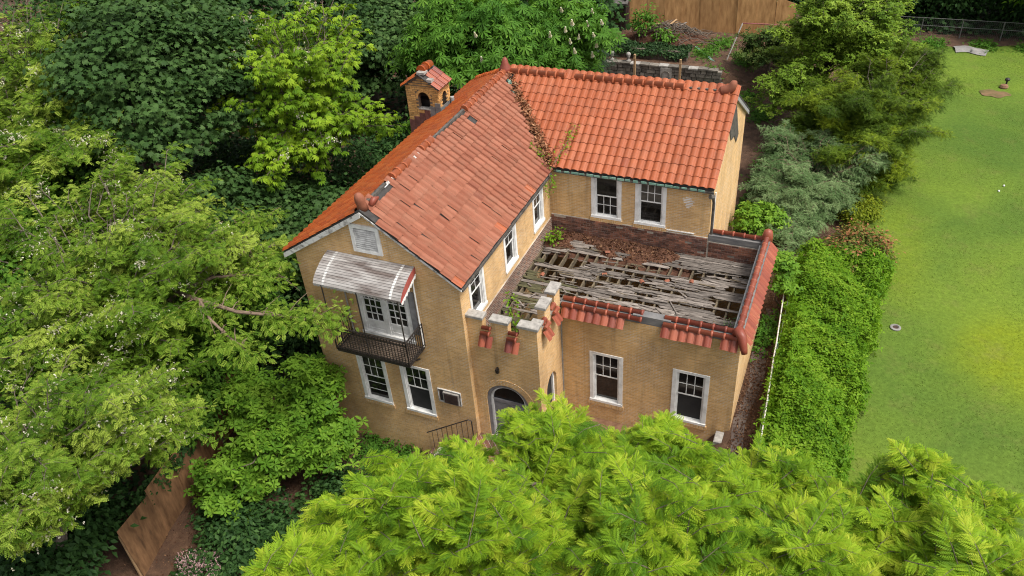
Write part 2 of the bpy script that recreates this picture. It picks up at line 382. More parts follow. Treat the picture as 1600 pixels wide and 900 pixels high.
class MB:
    """collects polygons of one mesh"""
    def __init__(s):
        s.v = []; s.f = []; s.t = []
    def add(s, vs, fs, tint=0.0):
        n = len(s.v)
        s.v += [tuple(map(float, p)) for p in vs]
        s.f += [tuple(i + n for i in f) for f in fs]
        s.t += [tint] * len(vs)
    def box(s, x0, x1, y0, y1, z0, z1, tint=0.0):
        x0, x1 = sorted((x0, x1)); y0, y1 = sorted((y0, y1)); z0, z1 = sorted((z0, z1))
        s.add([(x0, y0, z0), (x1, y0, z0), (x1, y1, z0), (x0, y1, z0), (x0, y0, z1), (x1, y0, z1), (x1, y1, z1), (x0, y1, z1)],
              [(0, 3, 2, 1), (4, 5, 6, 7), (0, 1, 5, 4), (1, 2, 6, 5), (2, 3, 7, 6), (3, 0, 4, 7)], tint)
    def bar(s, a, b, w, h, up=(0, 0, 1)):
        a = Vector(a); b = Vector(b); d = (b - a).normalized()
        sd_ = d.cross(Vector(up))
        if sd_.length < 1e-4:
            sd_ = Vector((1, 0, 0))
        sd_.normalize(); u = sd_.cross(d)
        p = []
        for q in (a, b):
            for i, j in ((-1, -1), (1, -1), (1, 1), (-1, 1)):
                p.append(q + sd_ * (i * w / 2) + u * (j * h / 2))
        s.add(p, [(3, 2, 1, 0), (4, 5, 6, 7), (0, 1, 5, 4), (1, 2, 6, 5), (2, 3, 7, 6), (3, 0, 4, 7)])
    def tube(s, pts, rad, n=6, cap=True):
        pts = [Vector(p) for p in pts]
        if not hasattr(rad, '__len__'):
            rad = [rad] * len(pts)
        vs = []; fs = []
        for i, p in enumerate(pts):
            d = (pts[min(i + 1, len(pts) - 1)] - pts[max(i - 1, 0)]).normalized()
            a = d.cross(Vector((0.13, 0.31, 0.94)))
            if a.length < 0.05:
                a = d.cross(Vector((1, 0, 0)))
            a.normalize(); bb = d.cross(a)
            for k in range(n):
                t = 2 * math.pi * k / n
                vs.append(p + (a * math.cos(t) + bb * math.sin(t)) * rad[i])
        for i in range(len(pts) - 1):
            for k in range(n):
                k2 = (k + 1) % n
                fs.append((i * n + k, i * n + k2, (i + 1) * n + k2, (i + 1) * n + k))
        if cap:
            fs.append(tuple(reversed(range(n))))
            fs.append(tuple((len(pts) - 1) * n + k for k in range(n)))
        s.add(vs, fs)
    def prism(s, poly, d):
        """poly: list of 3-D points, d: extrusion vector"""
        n = len(poly); d = Vector(d)
        p = [Vector(q) for q in poly]
        s.add(p + [q + d for q in p], [tuple(range(n)), tuple(reversed(range(n, 2 * n)))] + [((i + 1) % n, i, n + i, n + (i + 1) % n) for i in range(n)])
    def lathe(s, base, prof, n=12):
        b = Vector(base); vs = []; fs = []
        for r_, z in prof:
            for k in range(n):
                t = 2 * math.pi * k / n
                vs.append(b + Vector((r_ * math.cos(t), r_ * math.sin(t), z)))
        for i in range(len(prof) - 1):
            for k in range(n):
                k2 = (k + 1) % n
                fs.append((i * n + k, i * n + k2, (i + 1) * n + k2, (i + 1) * n + k))
        fs.append(tuple(reversed(range(n)))); fs.append(tuple((len(prof) - 1) * n + k for k in range(n)))
        s.add(vs, fs)
    def mesh(s, name, mat, smooth=False):
        me = bpy.data.meshes.new(name)
        me.from_pydata(s.v, [], s.f)
        me.materials.append(mat)
        if any(s.t):
            me.attributes.new('tint', 'FLOAT', 'POINT').data.foreach_set('value', s.t)
        if smooth:
            me.polygons.foreach_set('use_smooth', [True] * len(me.polygons))
        return me
    def build(s, name, mat, parent=None, smooth=False, **kw):
        return link(name, s.mesh(name, mat, smooth), parent, **kw)

def np_mesh(name, V, F, mat, tint=None):
    me = bpy.data.meshes.new(name)
    nv, nf = len(V), len(F)
    k = F.shape[1]
    me.vertices.add(nv)
    me.vertices.foreach_set('co', np.ascontiguousarray(V, dtype=np.float32).ravel())
    me.loops.add(nf * k)
    me.loops.foreach_set('vertex_index', np.ascontiguousarray(F, dtype=np.int32).ravel())
    me.polygons.add(nf)
    me.polygons.foreach_set('loop_start', np.arange(0, nf * k, k, dtype=np.int32))
    if tint is not None:
        me.attributes.new('tint', 'FLOAT', 'POINT').data.foreach_set('value', np.ascontiguousarray(tint, dtype=np.float32))
    me.materials.append(mat)
    me.update(calc_edges=True)
    return me

def smooth01(a, b, x):
    t = np.clip((x - a) / (b - a), 0, 1)
    return t * t * (3 - 2 * t)

# ------------------------------------------------------------------ ground
def ground(x, y):
    x = np.asarray(x, float); y = np.asarray(y, float)
    a = smooth01(6.3, 8.5, x)
    b_ = smooth01(7, 18, y)
    z = -2.7 * (1 - np.maximum(a, b_))
    z = z - 0.10 * np.maximum(0, -y - 3) * a
    left = 1 - smooth01(1.8, 5.0, x)
    z = z + 1.15 * (smooth01(30.72, 30.95, y) * left + smooth01(27, 36, y) * (1 - left) * smooth01(14, 6, x) * 0 )
    z = z + 0.9 * smooth01(29, 35, y) * (1 - left) * (1 - smooth01(6, 9, x))
    return z

def gz(x, y):
    return float(ground(x, y))

xs = np.unique(np.concatenate([np.linspace(-160, -30, 14), np.linspace(-30, 30, 121), np.linspace(30, 160, 14)]))
ys = np.unique(np.concatenate([np.linspace(-80, -16, 9), np.linspace(-16, 48, 129), [30.72, 30.95], np.linspace(48, 260, 20)]))
X, Y = np.meshgrid(xs, ys)
Z = ground(X, Y) + 0.05 * np.sin(X * 1.3 + 0.7 * Y) * np.sin(0.9 * Y) * (X < 6)
V = np.stack([X, Y, Z], -1).reshape(-1, 3)
nx = len(xs)
ii, jj = np.meshgrid(np.arange(len(ys) - 1), np.arange(nx - 1), indexing='ij')
i0 = (ii * nx + jj).ravel()
F = np.stack([i0, i0 + 1, i0 + nx + 1, i0 + nx], 1)
link('ground', np_mesh('ground', V, F, M['soil']), kind='structure')

# lawn: a sheet a little above the soil, ragged left edge
ly = np.arange(-14, 45.01, 0.5)
def lawn_edge(y):
    return 11.2 + 0.35 * np.sin(y * 0.8) + 0.25 * np.sin(y * 2.1 + 1) + np.where(y > 18, (y - 18) * 0.02, 0)
lt = np.concatenate([np.linspace(0, 0.3, 12), np.linspace(0.34, 1, 18)])
LX = lawn_edge(ly)[:, None] + lt[None, :] * 30
LY = np.repeat(ly[:, None], len(lt), 1)
top = 41.3 + 0.4 * np.sin(LX * 1.1) + 0.3 * np.sin(LX * 2.7)
LY = np.minimum(LY, top)
LZ = ground(LX, LY) + 0.03 + 0.02 * np.sin(LX * 0.9) * np.sin(LY * 0.7)
V = np.stack([LX, LY, LZ], -1).reshape(-1, 3)
nx = len(lt)
ii, jj = np.meshgrid(np.arange(len(ly) - 1), np.arange(nx - 1), indexing='ij')
i0 = (ii * nx + jj).ravel()
F = np.stack([i0, i0 + 1, i0 + nx + 1, i0 + nx], 1)
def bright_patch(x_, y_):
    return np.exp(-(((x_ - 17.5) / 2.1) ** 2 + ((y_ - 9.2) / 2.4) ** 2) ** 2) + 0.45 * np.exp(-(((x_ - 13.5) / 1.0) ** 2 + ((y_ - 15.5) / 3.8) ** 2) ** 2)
link('lawn', np_mesh('lawn', V, F, M['lawn'], bright_patch(V[:, 0], V[:, 1])), kind='structure')

pm = MB()
pp = [(8.62 + 0.1 * math.sin(y * 1.7), y) for y in np.arange(1.0, 9.6, 0.6)]
pr_ = [(9.05 + 0.12 * math.sin(y * 1.3 + 1), y) for y in np.arange(1.0, 9.6, 0.6)]
vs = [(x, y, 0.012) for x, y in pp] + [(x, y, 0.012) for x, y in pr_]
n = len(pp)
pm.add(vs, [(i, n + i, n + i + 1, i + 1) for i in range(n - 1)])
pm.build('path', M['path'], kind='structure')

# ------------------------------------------------------------------ house
WA, ZE, ZR, YR, XB, HB = 6.2, 6.0, 8.15, 11.38, 6.26, 3.417
YB = YR - HB           # wing front wall
YBK = YR + HB
XC, YC, YCB = 8.49, 2.31, 8.25
XD, YD = 2.486, 0.21
TH = 0.25
house = empty('brick_house', 'derelict yellow brick house with orange tile roofs and a rotted flat roof', 'house', loc=(0, 0, 0))

def P(plane, c, a, d, z):
    """point on a wall: a along it, d outward from its face"""
    return (a, c - d, z) if plane == 'y' else (c + d, a, z)

def wbox(mb, plane, c, a0, a1, d0, d1, z0, z1):
    p = P(plane, c, a0, d0, z0); q = P(plane, c, a1, d1, z1)
    mb.box(p[0], q[0], p[1], q[1], p[2], q[2])

def wall(mb, plane, c, a0, a1, z0, z1, holes=(), th=TH):
    A = sorted({a0, a1, *[h[0] for h in holes], *[h[1] for h in holes]})
    Zs = sorted({z0, z1, *[h[2] for h in holes], *[h[3] for h in holes]})
    def solid(i, j):
        if i < 0 or j < 0 or i >= len(A) - 1 or j >= len(Zs) - 1:
            return False
        ca, cz = (A[i] + A[i + 1]) / 2, (Zs[j] + Zs[j + 1]) / 2
        return not any(h[0] < ca < h[1] and h[2] < cz < h[3] for h in holes)
    for i in range(len(A) - 1):
        for j in range(len(Zs) - 1):
            if not solid(i, j):
                continue
            a, b_, z, w = A[i], A[i + 1], Zs[j], Zs[j + 1]
            q = lambda aa, dd, zz: P(plane, c, aa, dd, zz)
            mb.add([q(a, 0, z), q(b_, 0, z), q(b_, 0, w), q(a, 0, w)], [(0, 1, 2, 3)])
            mb.add([q(a, -th, z), q(b_, -th, z), q(b_, -th, w), q(a, -th, w)], [(3, 2, 1, 0)])
            for di, dj, pts in ((-1, 0, [(a, z), (a, w)]), (1, 0, [(b_, w), (b_, z)]), (0, -1, [(b_, z), (a, z)]), (0, 1, [(a, w), (b_, w)])):
                if not solid(i + di, j + dj):
                    (p1, z1_), (p2, z2_) = pts
                    mb.add([q(p1, 0, z1_), q(p2, 0, z2_), q(p2, -th, z2_), q(p1, -th, z1_)], [(0, 1, 2, 3)])

def arch_wall(mb, plane, c, a0, a1, z0, z1, ca, hw, zs, rise, zb, th=TH, n=10):
    """wall with a round headed opening: centre ca, half width hw, spring zs, bottom zb"""
    if zb > z0:
        wall(mb, plane, c, ca - hw, ca + hw, z0, zb, th=th)
    wall(mb, plane, c, a0, ca - hw, z0, z1, th=th)
    wall(mb, plane, c, ca + hw, a1, z0, z1, th=th)
    arc = [(ca - hw * math.cos(math.pi * k / n), zs + rise * math.sin(math.pi * k / n)) for k in range(n + 1)]
    for k in range(n):
        (p1, q1), (p2, q2) = arc[k], arc[k + 1]
        f = lambda a, d, z: P(plane, c, a, d, z)
        mb.add([f(p1, 0, q1), f(p2, 0, q2), f(p2, 0, z1), f(p1, 0, z1)], [(0, 1, 2, 3)])
        mb.add([f(p1, -th, q1), f(p2, -th, q2), f(p2, -th, z1), f(p1, -th, z1)], [(3, 2, 1, 0)])
        mb.add([f(p1, 0, q1), f(p2, 0, q2), f(p2, -th, q2), f(p1, -th, q1)], [(3, 2, 1, 0)])
    f = lambda a, d, z: P(plane, c, a, d, z)
    mb.add([f(ca - hw, 0, z1), f(ca + hw, 0, z1), f(ca + hw, -th, z1), f(ca - hw, -th, z1)], [(0, 1, 2, 3)])

def arch_ring(mb, plane, c, ca, hw, zs, rise, w, proud, n=14):
    """ring of standing bricks around an arch, a hair proud of the wall"""
    for k in range(n):
        t0 = math.pi * (k + 0.06) / n; t1 = math.pi * (k + 0.94) / n
        p = []
        for d in (-0.02, proud):
            for t, e in ((t0, 0), (t1, 0), (t1, w), (t0, w)):
                p.append(P(plane, c, ca - (hw + e) * math.cos(t), d, zs + (rise + e) * math.sin(t)))
        mb.add(p, [(0, 1, 2, 3), (7, 6, 5, 4), (0, 4, 5, 1), (1, 5, 6, 2), (2, 6, 7, 3), (3, 7, 4, 0)])

# window openings
WIN_A = [(-4.66, -3.48, -0.45, 1.80), (-2.84, -1.65, -0.47, 1.80)]
FRD = (-4.02, -1.98, 3.0, 5.25)
ACH = (-1.36, -0.53, 0.45, 1.02)
WIN_S = [(0.62, 1.72, 3.92, 5.72), (3.45, 4.52, 3.97, 5.74), (6.18, 7.22, 4.0, 5.76)]
WIN_B = [(1.74, 2.90, 4.03, 5.88), (3.47, 4.62, 4.03, 5.88)]
WIN_C = [(3.53, 4.69, -0.08, 2.20), (6.45, 7.64, -0.06, 2.22)]

mb = MB()
wall(mb, 'y', 0, -WA, 0, -3.3, ZE, WIN_A + [FRD, ACH])
mb.prism([(-WA, 0, ZE), (0, 0, ZE), (-WA / 2, 0, ZR - 0.06), (-WA, 0, 6.08)], (0, TH, 0))
mb.box(-WA, -WA + TH, TH, YBK - TH, ZE, 6.05)
wall(mb, 'x', 0, TH, YB, -3.3, ZE, WIN_S)
mb.box(-WA, -WA + TH, TH, YBK - TH, -3.3, ZE)
mb.box(-WA, XB, YBK - TH, YBK, -3.3, ZE)
mb.build('wall', M['brick'], house)
mb = MB()
wall(mb, 'y', YB, 0, XB, -3.3, ZE - 0.02, WIN_B)
mb.box(XB - TH, XB, YB + TH, YBK - TH, -3.3, ZE)
mb.prism([(XB, YB + 0.002, ZE), (XB, YBK, ZE), (XB, YR, ZR - 0.06), (XB, YB + 0.002, 6.04)], (-TH, 0, 0))
mb.box(0, XB - TH, YB + 0.003, YB + TH, ZE - 0.02, 6.03)
mb.build('wall', M['brick'], house)
mb = MB()
wall(mb, 'y', YC, XD, XC, -3.3, 3.86, WIN_C)
mb.box(XC - TH, XC, YC + TH, YCB, -3.3, 3.86)
mb.box(XB - 0.05, XC - TH, YCB - TH, YCB, -0.5, 3.72)
mb.build('wall', M['brick'], house)
mb = MB()
arch_wall(mb, 'y', YD, 0, XD, -3.3, 4.02, 1.22, 0.80, 0.90, 0.82, -0.95)
arch_wall(mb, 'x', XD, YD + TH, YC, -3.3, 4.15, 1.22, 0.46, 1.25, 0.52, 0.10)
arch_ring(mb, 'y', YD, 1.22, 0.80, 0.90, 0.82, 0.24, 0.012, 22)
# merlons
for a0, a1 in ((0.003, 0.58), (0.88, 1.48), (1.86, XD - 0.003)):
    mb.box(a0, a1, YD + 0.003, YD + TH, 4.02, 4.48)
mb.box(XD - TH, XD - 0.003, YD + TH, 0.62, 4.15, 4.48)
for a0, a1 in ((0.92, 1.42), (1.78, 2.30)):
    mb.box(XD - TH, XD - 0.003, a0, a1, 4.15, 4.80)
mb.build('wall', M['brick'], house)
# coping stones of the crenellations
def coping(x0, x1, y0, y1, z0, h=0.11):
    b_ = MB(); c_ = 0.02
    b_.box(x0, x1, y0, y1, z0, z0 + h - c_)
    b_.add([(x0, y0, z0 + h - c_), (x1, y0, z0 + h - c_), (x1, y1, z0 + h - c_), (x0, y1, z0 + h - c_),
            (x0 + c_, y0 + c_, z0 + h), (x1 - c_, y0 + c_, z0 + h), (x1 - c_, y1 - c_, z0 + h), (x0 + c_, y1 - c_, z0 + h)],
           [(4, 5, 6, 7), (0, 1, 5, 4), (1, 2, 6, 5), (2, 3, 7, 6), (3, 0, 4, 7)])
    return b_
coping(-0.06, 0.62, YD - 0.06, YD + 0.30, 4.48).build('coping_stone', M['stone'], house)
coping(0.84, 1.52, YD - 0.06, YD + 0.30, 4.48).build('coping_stone', M['stone'], house)
b_ = coping(1.82, XD + 0.06, YD - 0.06, YD + 0.30, 4.48)
b2 = coping(XD - 0.31, XD + 0.06, YD + 0.30, 0.68, 4.482)
b_.v, b_.f, b_.t = b_.v, b_.f, b_.t
b_.add(b2.v, b2.f)
b_.build('coping_stone', M['stone'], house)
for a0, a1 in ((0.86, 1.47), (1.72, 2.34)):
    coping(XD - 0.32, XD + 0.06, a0, a1, 4.80).build('coping_stone', M['stone'], house)
# dark inner faces and floors seen through the holes
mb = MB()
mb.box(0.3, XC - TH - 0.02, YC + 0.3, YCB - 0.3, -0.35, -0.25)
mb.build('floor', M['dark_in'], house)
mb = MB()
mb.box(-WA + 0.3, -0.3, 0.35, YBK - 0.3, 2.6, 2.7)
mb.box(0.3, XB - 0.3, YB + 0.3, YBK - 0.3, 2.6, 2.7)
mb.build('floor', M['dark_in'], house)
# partly exposed old brick band above the rotted deck
mb = MB()
mb.box(0.002, 0.05, YD + 0.42, YB, 2.5, 3.70)
mb.build('brick_band', M['old_brick'], house)
mb = MB()
mb.box(0.05, XB, YB - 0.05, YB - 0.002, 2.2, 3.88)
mb.box(XB, XC - TH, YCB - TH - 0.045, YCB - TH - 0.002, 2.2, 3.71)
mb.box(XB - 0.02, XB + 0.05, YB, YCB - TH, 2.2, 3.715)
mb.box(XC - TH - 0.04, XC - TH - 0.002, YC + TH, YCB - TH - 0.05, 2.2, 3.85)
mb.build('brick_band', M['band_mortar'], house)
def brick_box_mesh(name, mat):
    b_ = MB(); b_.box(-0.5, 0.5, -0.5, 0.5, -0.5, 0.5)
    return b_.mesh(name, mat)
BRK = random.Random(17)
def lay(mesh_, parent, plane, c, a0, a1, z0, z1, bw, bh, skip=None, proud=0.012, miss=0.0):
    row = 0
    z = z0
    while z + bh * 0.6 < z1:
        a = a0 - (bw / 2 if row % 2 else 0)
        while a < a1 - 0.03:
            u0, u1 = max(a, a0), min(a + bw - 0.014, a1)
            cz, ca = z + bh / 2, (u0 + u1) / 2
            if u1 - u0 > 0.05 and not (skip and skip(ca, cz)) and BRK.random() >= miss:
                o = link('brick', mesh_, parent)
                d_ = BRK.uniform(-0.004, 0.008)
                p = P(plane, c, ca, d_ - 0.01, cz)
                o.location = p
                o.scale = (u1 - u0, 0.04, bh - 0.016) if plane == 'y' else (0.04, u1 - u0, bh - 0.016)
            a += bw
        z += bh; row += 1
band_me = brick_box_mesh('brick', M['band_piece'])
lay(band_me, house, 'y', YB - 0.05, 0.06, XB, 2.98, 3.87, 0.245, 0.088, miss=0.03)
lay(band_me, house, 'y', YCB - TH - 0.045, XB + 0.06, XC - TH - 0.05, 2.98, 3.70, 0.245, 0.088, miss=0.04)
# standing header bricks under windows (sills)
def brick_sill(plane, c, a0, a1, z):
    k = int((a1 - a0) / 0.085)
    b_ = MB()
    for i in range(k):
        wbox(b_, plane, c, a0 + i * (a1 - a0) / k + 0.006, a0 + (i + 1) * (a1 - a0) / k - 0.004, -0.05, 0.055, z - 0.17, z)
    return b_

# ------------------------------------------------------------------ windows
def window(plane, c, hole, top='grid', bot='plain', name='window', sill=True, low_open=0.0, cols=3, mats=('glass', 'glass')):
    a0, a1, z0, z1 = hole
    fr = MB()
    t = 0.115
    wbox(fr, plane, c, a0 - 0.02, a0 + t, -0.12, 0.022, z0, z1 + 0.02)
    wbox(fr, plane, c, a1 - t, a1 + 0.02, -0.12, 0.022, z0, z1 + 0.02)
    wbox(fr, plane, c, a0 + t, a1 - t, -0.12, 0.020, z1 - 0.09, z1 + 0.018)
    wbox(fr, plane, c, a0 - 0.03, a1 + 0.03, -0.12, 0.055, z0 - 0.02, z0 + 0.075)
    # inner stops
    wbox(fr, plane, c, a0 + t, a0 + t + 0.035, -0.12, -0.012, z0 + 0.075, z1 - 0.09)
    wbox(fr, plane, c, a1 - t - 0.035, a1 - t, -0.12, -0.012, z0 + 0.075, z1 - 0.09)
    w = fr.build(name, M['white'], house)
    if sill:
        brick_sill(plane, c, a0 - 0.08, a1 + 0.08, z0 - 0.022).build('sill', M['brick'], w)
    zl, zh = z0 + 0.075, z1 - 0.09
    zm = zl + (zh - zl) * (0.54 if top == 'grid' else 0.52)
    b0, b1 = a0 + t + 0.035, a1 - t - 0.035
    for nm, s0, s1, style, dd, mt in (('upper_sash', zm - 0.03, zh, top, -0.045, mats[0]), ('lower_sash', zl, zm + 0.03, bot, -0.085, mats[1])):
        sb = MB(); e = 0.042
        wbox(sb, plane, c, b0, b0 + e, dd - 0.03, dd, s0, s1)
        wbox(sb, plane, c, b1 - e, b1, dd - 0.03, dd, s0, s1)
        wbox(sb, plane, c, b0 + e, b1 - e, dd - 0.03, dd, s0, s0 + 0.05)
        wbox(sb, plane, c, b0 + e, b1 - e, dd - 0.03, dd, s1 - 0.045, s1)
        p0, p1, q0, q1 = b0 + e, b1 - e, s0 + 0.05, s1 - 0.045
        nc, nr = (cols, 2) if style == 'grid' else ((1, 3) if style == 'rails' else (1, 1))
        mu = 0.026
        for i in range(1, nc):
            aa = p0 + (p1 - p0) * i / nc
            wbox(sb, plane, c, aa - mu / 2, aa + mu / 2, dd - 0.028, dd - 0.004, q0, q1)
        for j in range(1, nr):
            zz = q0 + (q1 - q0) * j / nr
            for i in range(nc):
                u0 = p0 + (p1 - p0) * i / nc + (mu / 2 if i else 0); u1 = p0 + (p1 - p0) * (i + 1) / nc - (mu / 2 if i < nc - 1 else 0)
                wbox(sb, plane, c, u0, u1, dd - 0.028, dd - 0.004, zz - mu / 2, zz + mu / 2)
        sb.build(nm, M['white'], w)
        for i in range(nc):
            for j in range(nr):
                pb = MB()
                wbox(pb, plane, c, p0 + (p1 - p0) * i / nc, p0 + (p1 - p0) * (i + 1) / nc, dd - 0.02, dd - 0.012 - 0.001 * ((i + j) % 2), q0 + (q1 - q0) * j / nr, q0 + (q1 - q0) * (j + 1) / nr)
                pb.build('pane', M[mt], w)
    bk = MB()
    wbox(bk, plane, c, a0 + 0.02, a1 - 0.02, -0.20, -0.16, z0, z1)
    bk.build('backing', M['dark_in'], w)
    return w
window('y', 0, WIN_A[0], 'grid', 'rails')
window('y', 0, WIN_A[1], 'grid', 'plain', mats=('glass', 'screen'))
for h in WIN_S:
    window('x', 0, h, 'grid', 'plain', sill=False, cols=2)
window('y', YB, WIN_B[0], 'plain', 'grid')
window('y', YB, WIN_B[1], 'grid', 'plain', mats=('dusty_glass', 'glass'))
window('y', YC, WIN_C[0], 'grid', 'plain')
window('y', YC, WIN_C[1], 'grid', 'plain', mats=('glass', 'screen'))

# French doors
def french():
    a0, a1, z0, z1 = FRD
    fr = MB()
    wbox(fr, 'y', 0, a0 - 0.02, a0 + 0.14, -0.14, 0.022, z0, z1)
    wbox(fr, 'y', 0, a1 - 0.14, a1 + 0.02, -0.14, 0.022, z0, z1)
    wbox(fr, 'y', 0, a0 + 0.14, a1 - 0.14, -0.14, 0.02, z1 - 0.12, z1 + 0.01)
    wbox(fr, 'y', 0, a0 - 0.05, a1 + 0.05, -0.14, 0.06, z0 - 0.06, z0 + 0.05)
    mid = (a0 + a1) / 2
    wbox(fr, 'y', 0, mid - 0.07, mid + 0.07, -0.13, -0.01, z0 + 0.05, z1 - 0.12)
    d = fr.build('french_door', M['white'], house, label='white french doors opening onto the balcony')
    for p0, p1 in ((a0 + 0.14, mid - 0.07), (mid + 0.07, a1 - 0.14)):
        lf = MB()
        e = 0.075; zb = z0 + 0.05; zt = z1 - 0.12; pz = zb + 0.52
        wbox(lf, 'y', 0, p0, p0 + e, -0.09, -0.03, zb, zt)
        wbox(lf, 'y', 0, p1 - e, p1, -0.09, -0.03, zb, zt)
        wbox(lf, 'y', 0, p0 + e, p1 - e, -0.09, -0.03, zb, zb + 0.14)
        wbox(lf, 'y', 0, p0 + e, p1 - e, -0.09, -0.045, zb + 0.14, pz - 0.10)
        wbox(lf, 'y', 0, p0 + e, p1 - e, -0.09, -0.03, pz - 0.10, pz)
        wbox(lf, 'y', 0, p0 + e, p1 - e, -0.09, -0.03, zt - 0.08, zt)
        q0, q1, r0, r1 = p0 + e, p1 - e, pz, zt - 0.08
        for i in range(1, 3):
            aa = q0 + (q1 - q0) * i / 3
            wbox(lf, 'y', 0, aa - 0.014, aa + 0.014, -0.085, -0.04, r0, r1)
        for j in range(1, 5):
            zz = r0 + (r1 - r0) * j / 5
            for i in range(3):
                u0 = q0 + (q1 - q0) * i / 3 + (0.017 if i else 0); u1 = q0 + (q1 - q0) * (i + 1) / 3 - (0.017 if i < 2 else 0)
                wbox(lf, 'y', 0, u0, u1, -0.085, -0.04, zz - 0.017, zz + 0.017)
        lf.build('door_leaf', M['white'], d)
        for i in range(3):
            for j in range(5):
                pb = MB()
                wbox(pb, 'y', 0, q0 + (q1 - q0) * i / 3, q0 + (q1 - q0) * (i + 1) / 3, -0.075, -0.06 - 0.001 * ((i + j) % 2), r0 + (r1 - r0) * j / 5, r0 + (r1 - r0) * (j + 1) / 5)
                pb.build('pane', M['glass'], d)
french()

# louvred gable vent
a0, a1, z0, z1 = -3.68, -2.60, 6.47, 7.52
mb = MB()
wbox(mb, 'y', 0, a0, a0 + 0.13, -0.02, 0.06, z0, z1)
wbox(mb, 'y', 0, a1 - 0.13, a1, -0.02, 0.06, z0, z1)
wbox(mb, 'y', 0, a0 + 0.13, a1 - 0.13, -0.02, 0.058, z1 - 0.14, z1)
wbox(mb, 'y', 0, a0 + 0.13, a1 - 0.13, -0.02, 0.058, z0, z0 + 0.10)
vent = mb.build('gable_vent', M['white'], house, label='white louvred vent with flaking paint')
mb = MB()
wbox(mb, 'y', 0, a0 + 0.13, a1 - 0.13, -0.02, 0.004, z0 + 0.10, z1 - 0.14)
mb.build('backing', M['felt'], vent)
for k in range(10):
    z = z0 + 0.115 + k * 0.078
    mb = MB()
    mb.prism([(a0 + 0.13, -0.052, z), (a0 + 0.13, -0.045, z - 0.01), (a0 + 0.13, -0.004, z + 0.036), (a0 + 0.13, -0.012, z + 0.046)], (a1 - a0 - 0.26, 0, 0))
    mb.build('slat', M['vent_slat'], vent)

# arched entrance door and the side window of the vestibule
def arch_poly(ca, hw, zs, rise, zb, n=12):
    return [(ca - hw, zb), (ca + hw, zb)] + [(ca + hw * math.cos(math.pi * k / n), zs + rise * math.sin(math.pi * k / n)) for k in range(n + 1)]
def arch_frame(plane, c, ca, hw, zs, rise, zb, w, d0, d1, n=12):
    o = MB()
    out = [(ca + hw * math.cos(math.pi * k / n), zs + rise * math.sin(math.pi * k / n)) for k in range(n + 1)]
    inn = [(ca + (hw - w) * math.cos(math.pi * k / n), zs + (rise - w) * math.sin(math.pi * k / n)) for k in range(n + 1)]
    out = [(ca + hw, zb)] + out + [(ca - hw, zb)]
    inn = [(ca + hw - w, zb)] + inn + [(ca - hw + w, zb)]
    for k in range(len(out) - 1):
        p = [P(plane, c, a, d, z) for d in (d0, d1) for a, z in (out[k], out[k + 1], inn[k + 1], inn[k])]
        o.add(p, [(0, 1, 2, 3), (7, 6, 5, 4), (0, 4, 5, 1), (1, 5, 6, 2), (2, 6, 7, 3), (3, 7, 4, 0)])
    return o
door = arch_frame('y', YD, 1.22, 0.80, 0.90, 0.82, -0.95, 0.13, -0.18, -0.04).build('front_door', M['door_grey'], house, label='round headed grey front door with a dark fanlight')
arch_frame('y', YD, 1.22, 0.67, 0.90, 0.69, -0.95, 0.07, -0.20, -0.09).build('inner_frame', M['white'], door)
mb = MB()
mb.prism([P('y', YD, a, -0.17, z) for a, z in arch_poly(1.22, 0.60, 0.90, 0.62, 0.85)], (0, 0.02, 0))
mb.build('fanlight', M['glass'], door)
mb = MB()
wbox(mb, 'y', YD, 0.62, 1.82, -0.20, -0.14, -0.95, 0.80)
wbox(mb, 'y', YD, 0.62, 1.82, -0.16, -0.11, 0.76, 0.88)
for a in (0.72, 1.30):
    for z in (-0.8, 0.05):
        wbox(mb, 'y', YD, a, a + 0.42, -0.15, -0.125, z, z + 0.62)
mb.build('door_leaf', M['door_grey'], door)
sw = arch_frame('x', XD, 1.22, 0.46, 1.25, 0.52, 0.10, 0.09, -0.20, -0.10).build('arched_window', M['white'], house)
mb = MB()
mb.prism([P('x', XD, a, -0.17, z) for a, z in arch_poly(1.22, 0.37, 1.25, 0.43, 0.10)], (-0.02, 0, 0))
mb.build('pane', M['screen'], sw)
mb = MB()
wbox(mb, 'y', YD, 0.92, 1.02, 0.0, 0.10, 2.30, 2.46)
wbox(mb, 'y', YD, 0.94, 1.00, 0.0, 0.16, 2.46, 2.52)
mb.build('wall_lamp', M['iron'], house)

# ------------------------------------------------------------------ tiles
EXPO = 0.41
def s_tile(width=0.302, length=0.46, lift=0.026, h=0.066, th=0.026):
    prof = [(0, 0.0), (0.12, 0.002), (0.19, 0.62 * h), (0.33, 0.93 * h), (0.5, h), (0.67, 0.90 * h), (0.80, 0.55 * h), (0.88, 0.06 * h), (1, -0.006)]
    vs = []
    for y, dz, n_ in ((0, lift, 0), (length, 0.0, 0)):
        for u, z in prof:
            vs.append(((u - 0.5) * width, y, z + dz))
    for u, z in prof:
        vs.append(((u - 0.5) * width, 0.0, z + lift - th))
    for u, z in prof:
        vs.append(((u - 0.5) * width, 0.0, z + lift))
    k = len(prof)
    fs = [(i, i + 1, k + i + 1, k + i) for i in range(k - 1)] + [(2 * k + i, 2 * k + i + 1, 3 * k + i + 1, 3 * k + i) for i in range(k - 1)]
    return vs, fs
TV, TF = s_tile()
TVn = np.array(TV)

def tile_mesh(name, mat, vs=TV, fs=TF):
    me = bpy.data.meshes.new(name)
    me.from_pydata(vs, [], fs)
    me.materials.append(mat)
    me.polygons.foreach_set('use_smooth', [i < len(fs) // 2 for i in range(len(fs))])
    return me

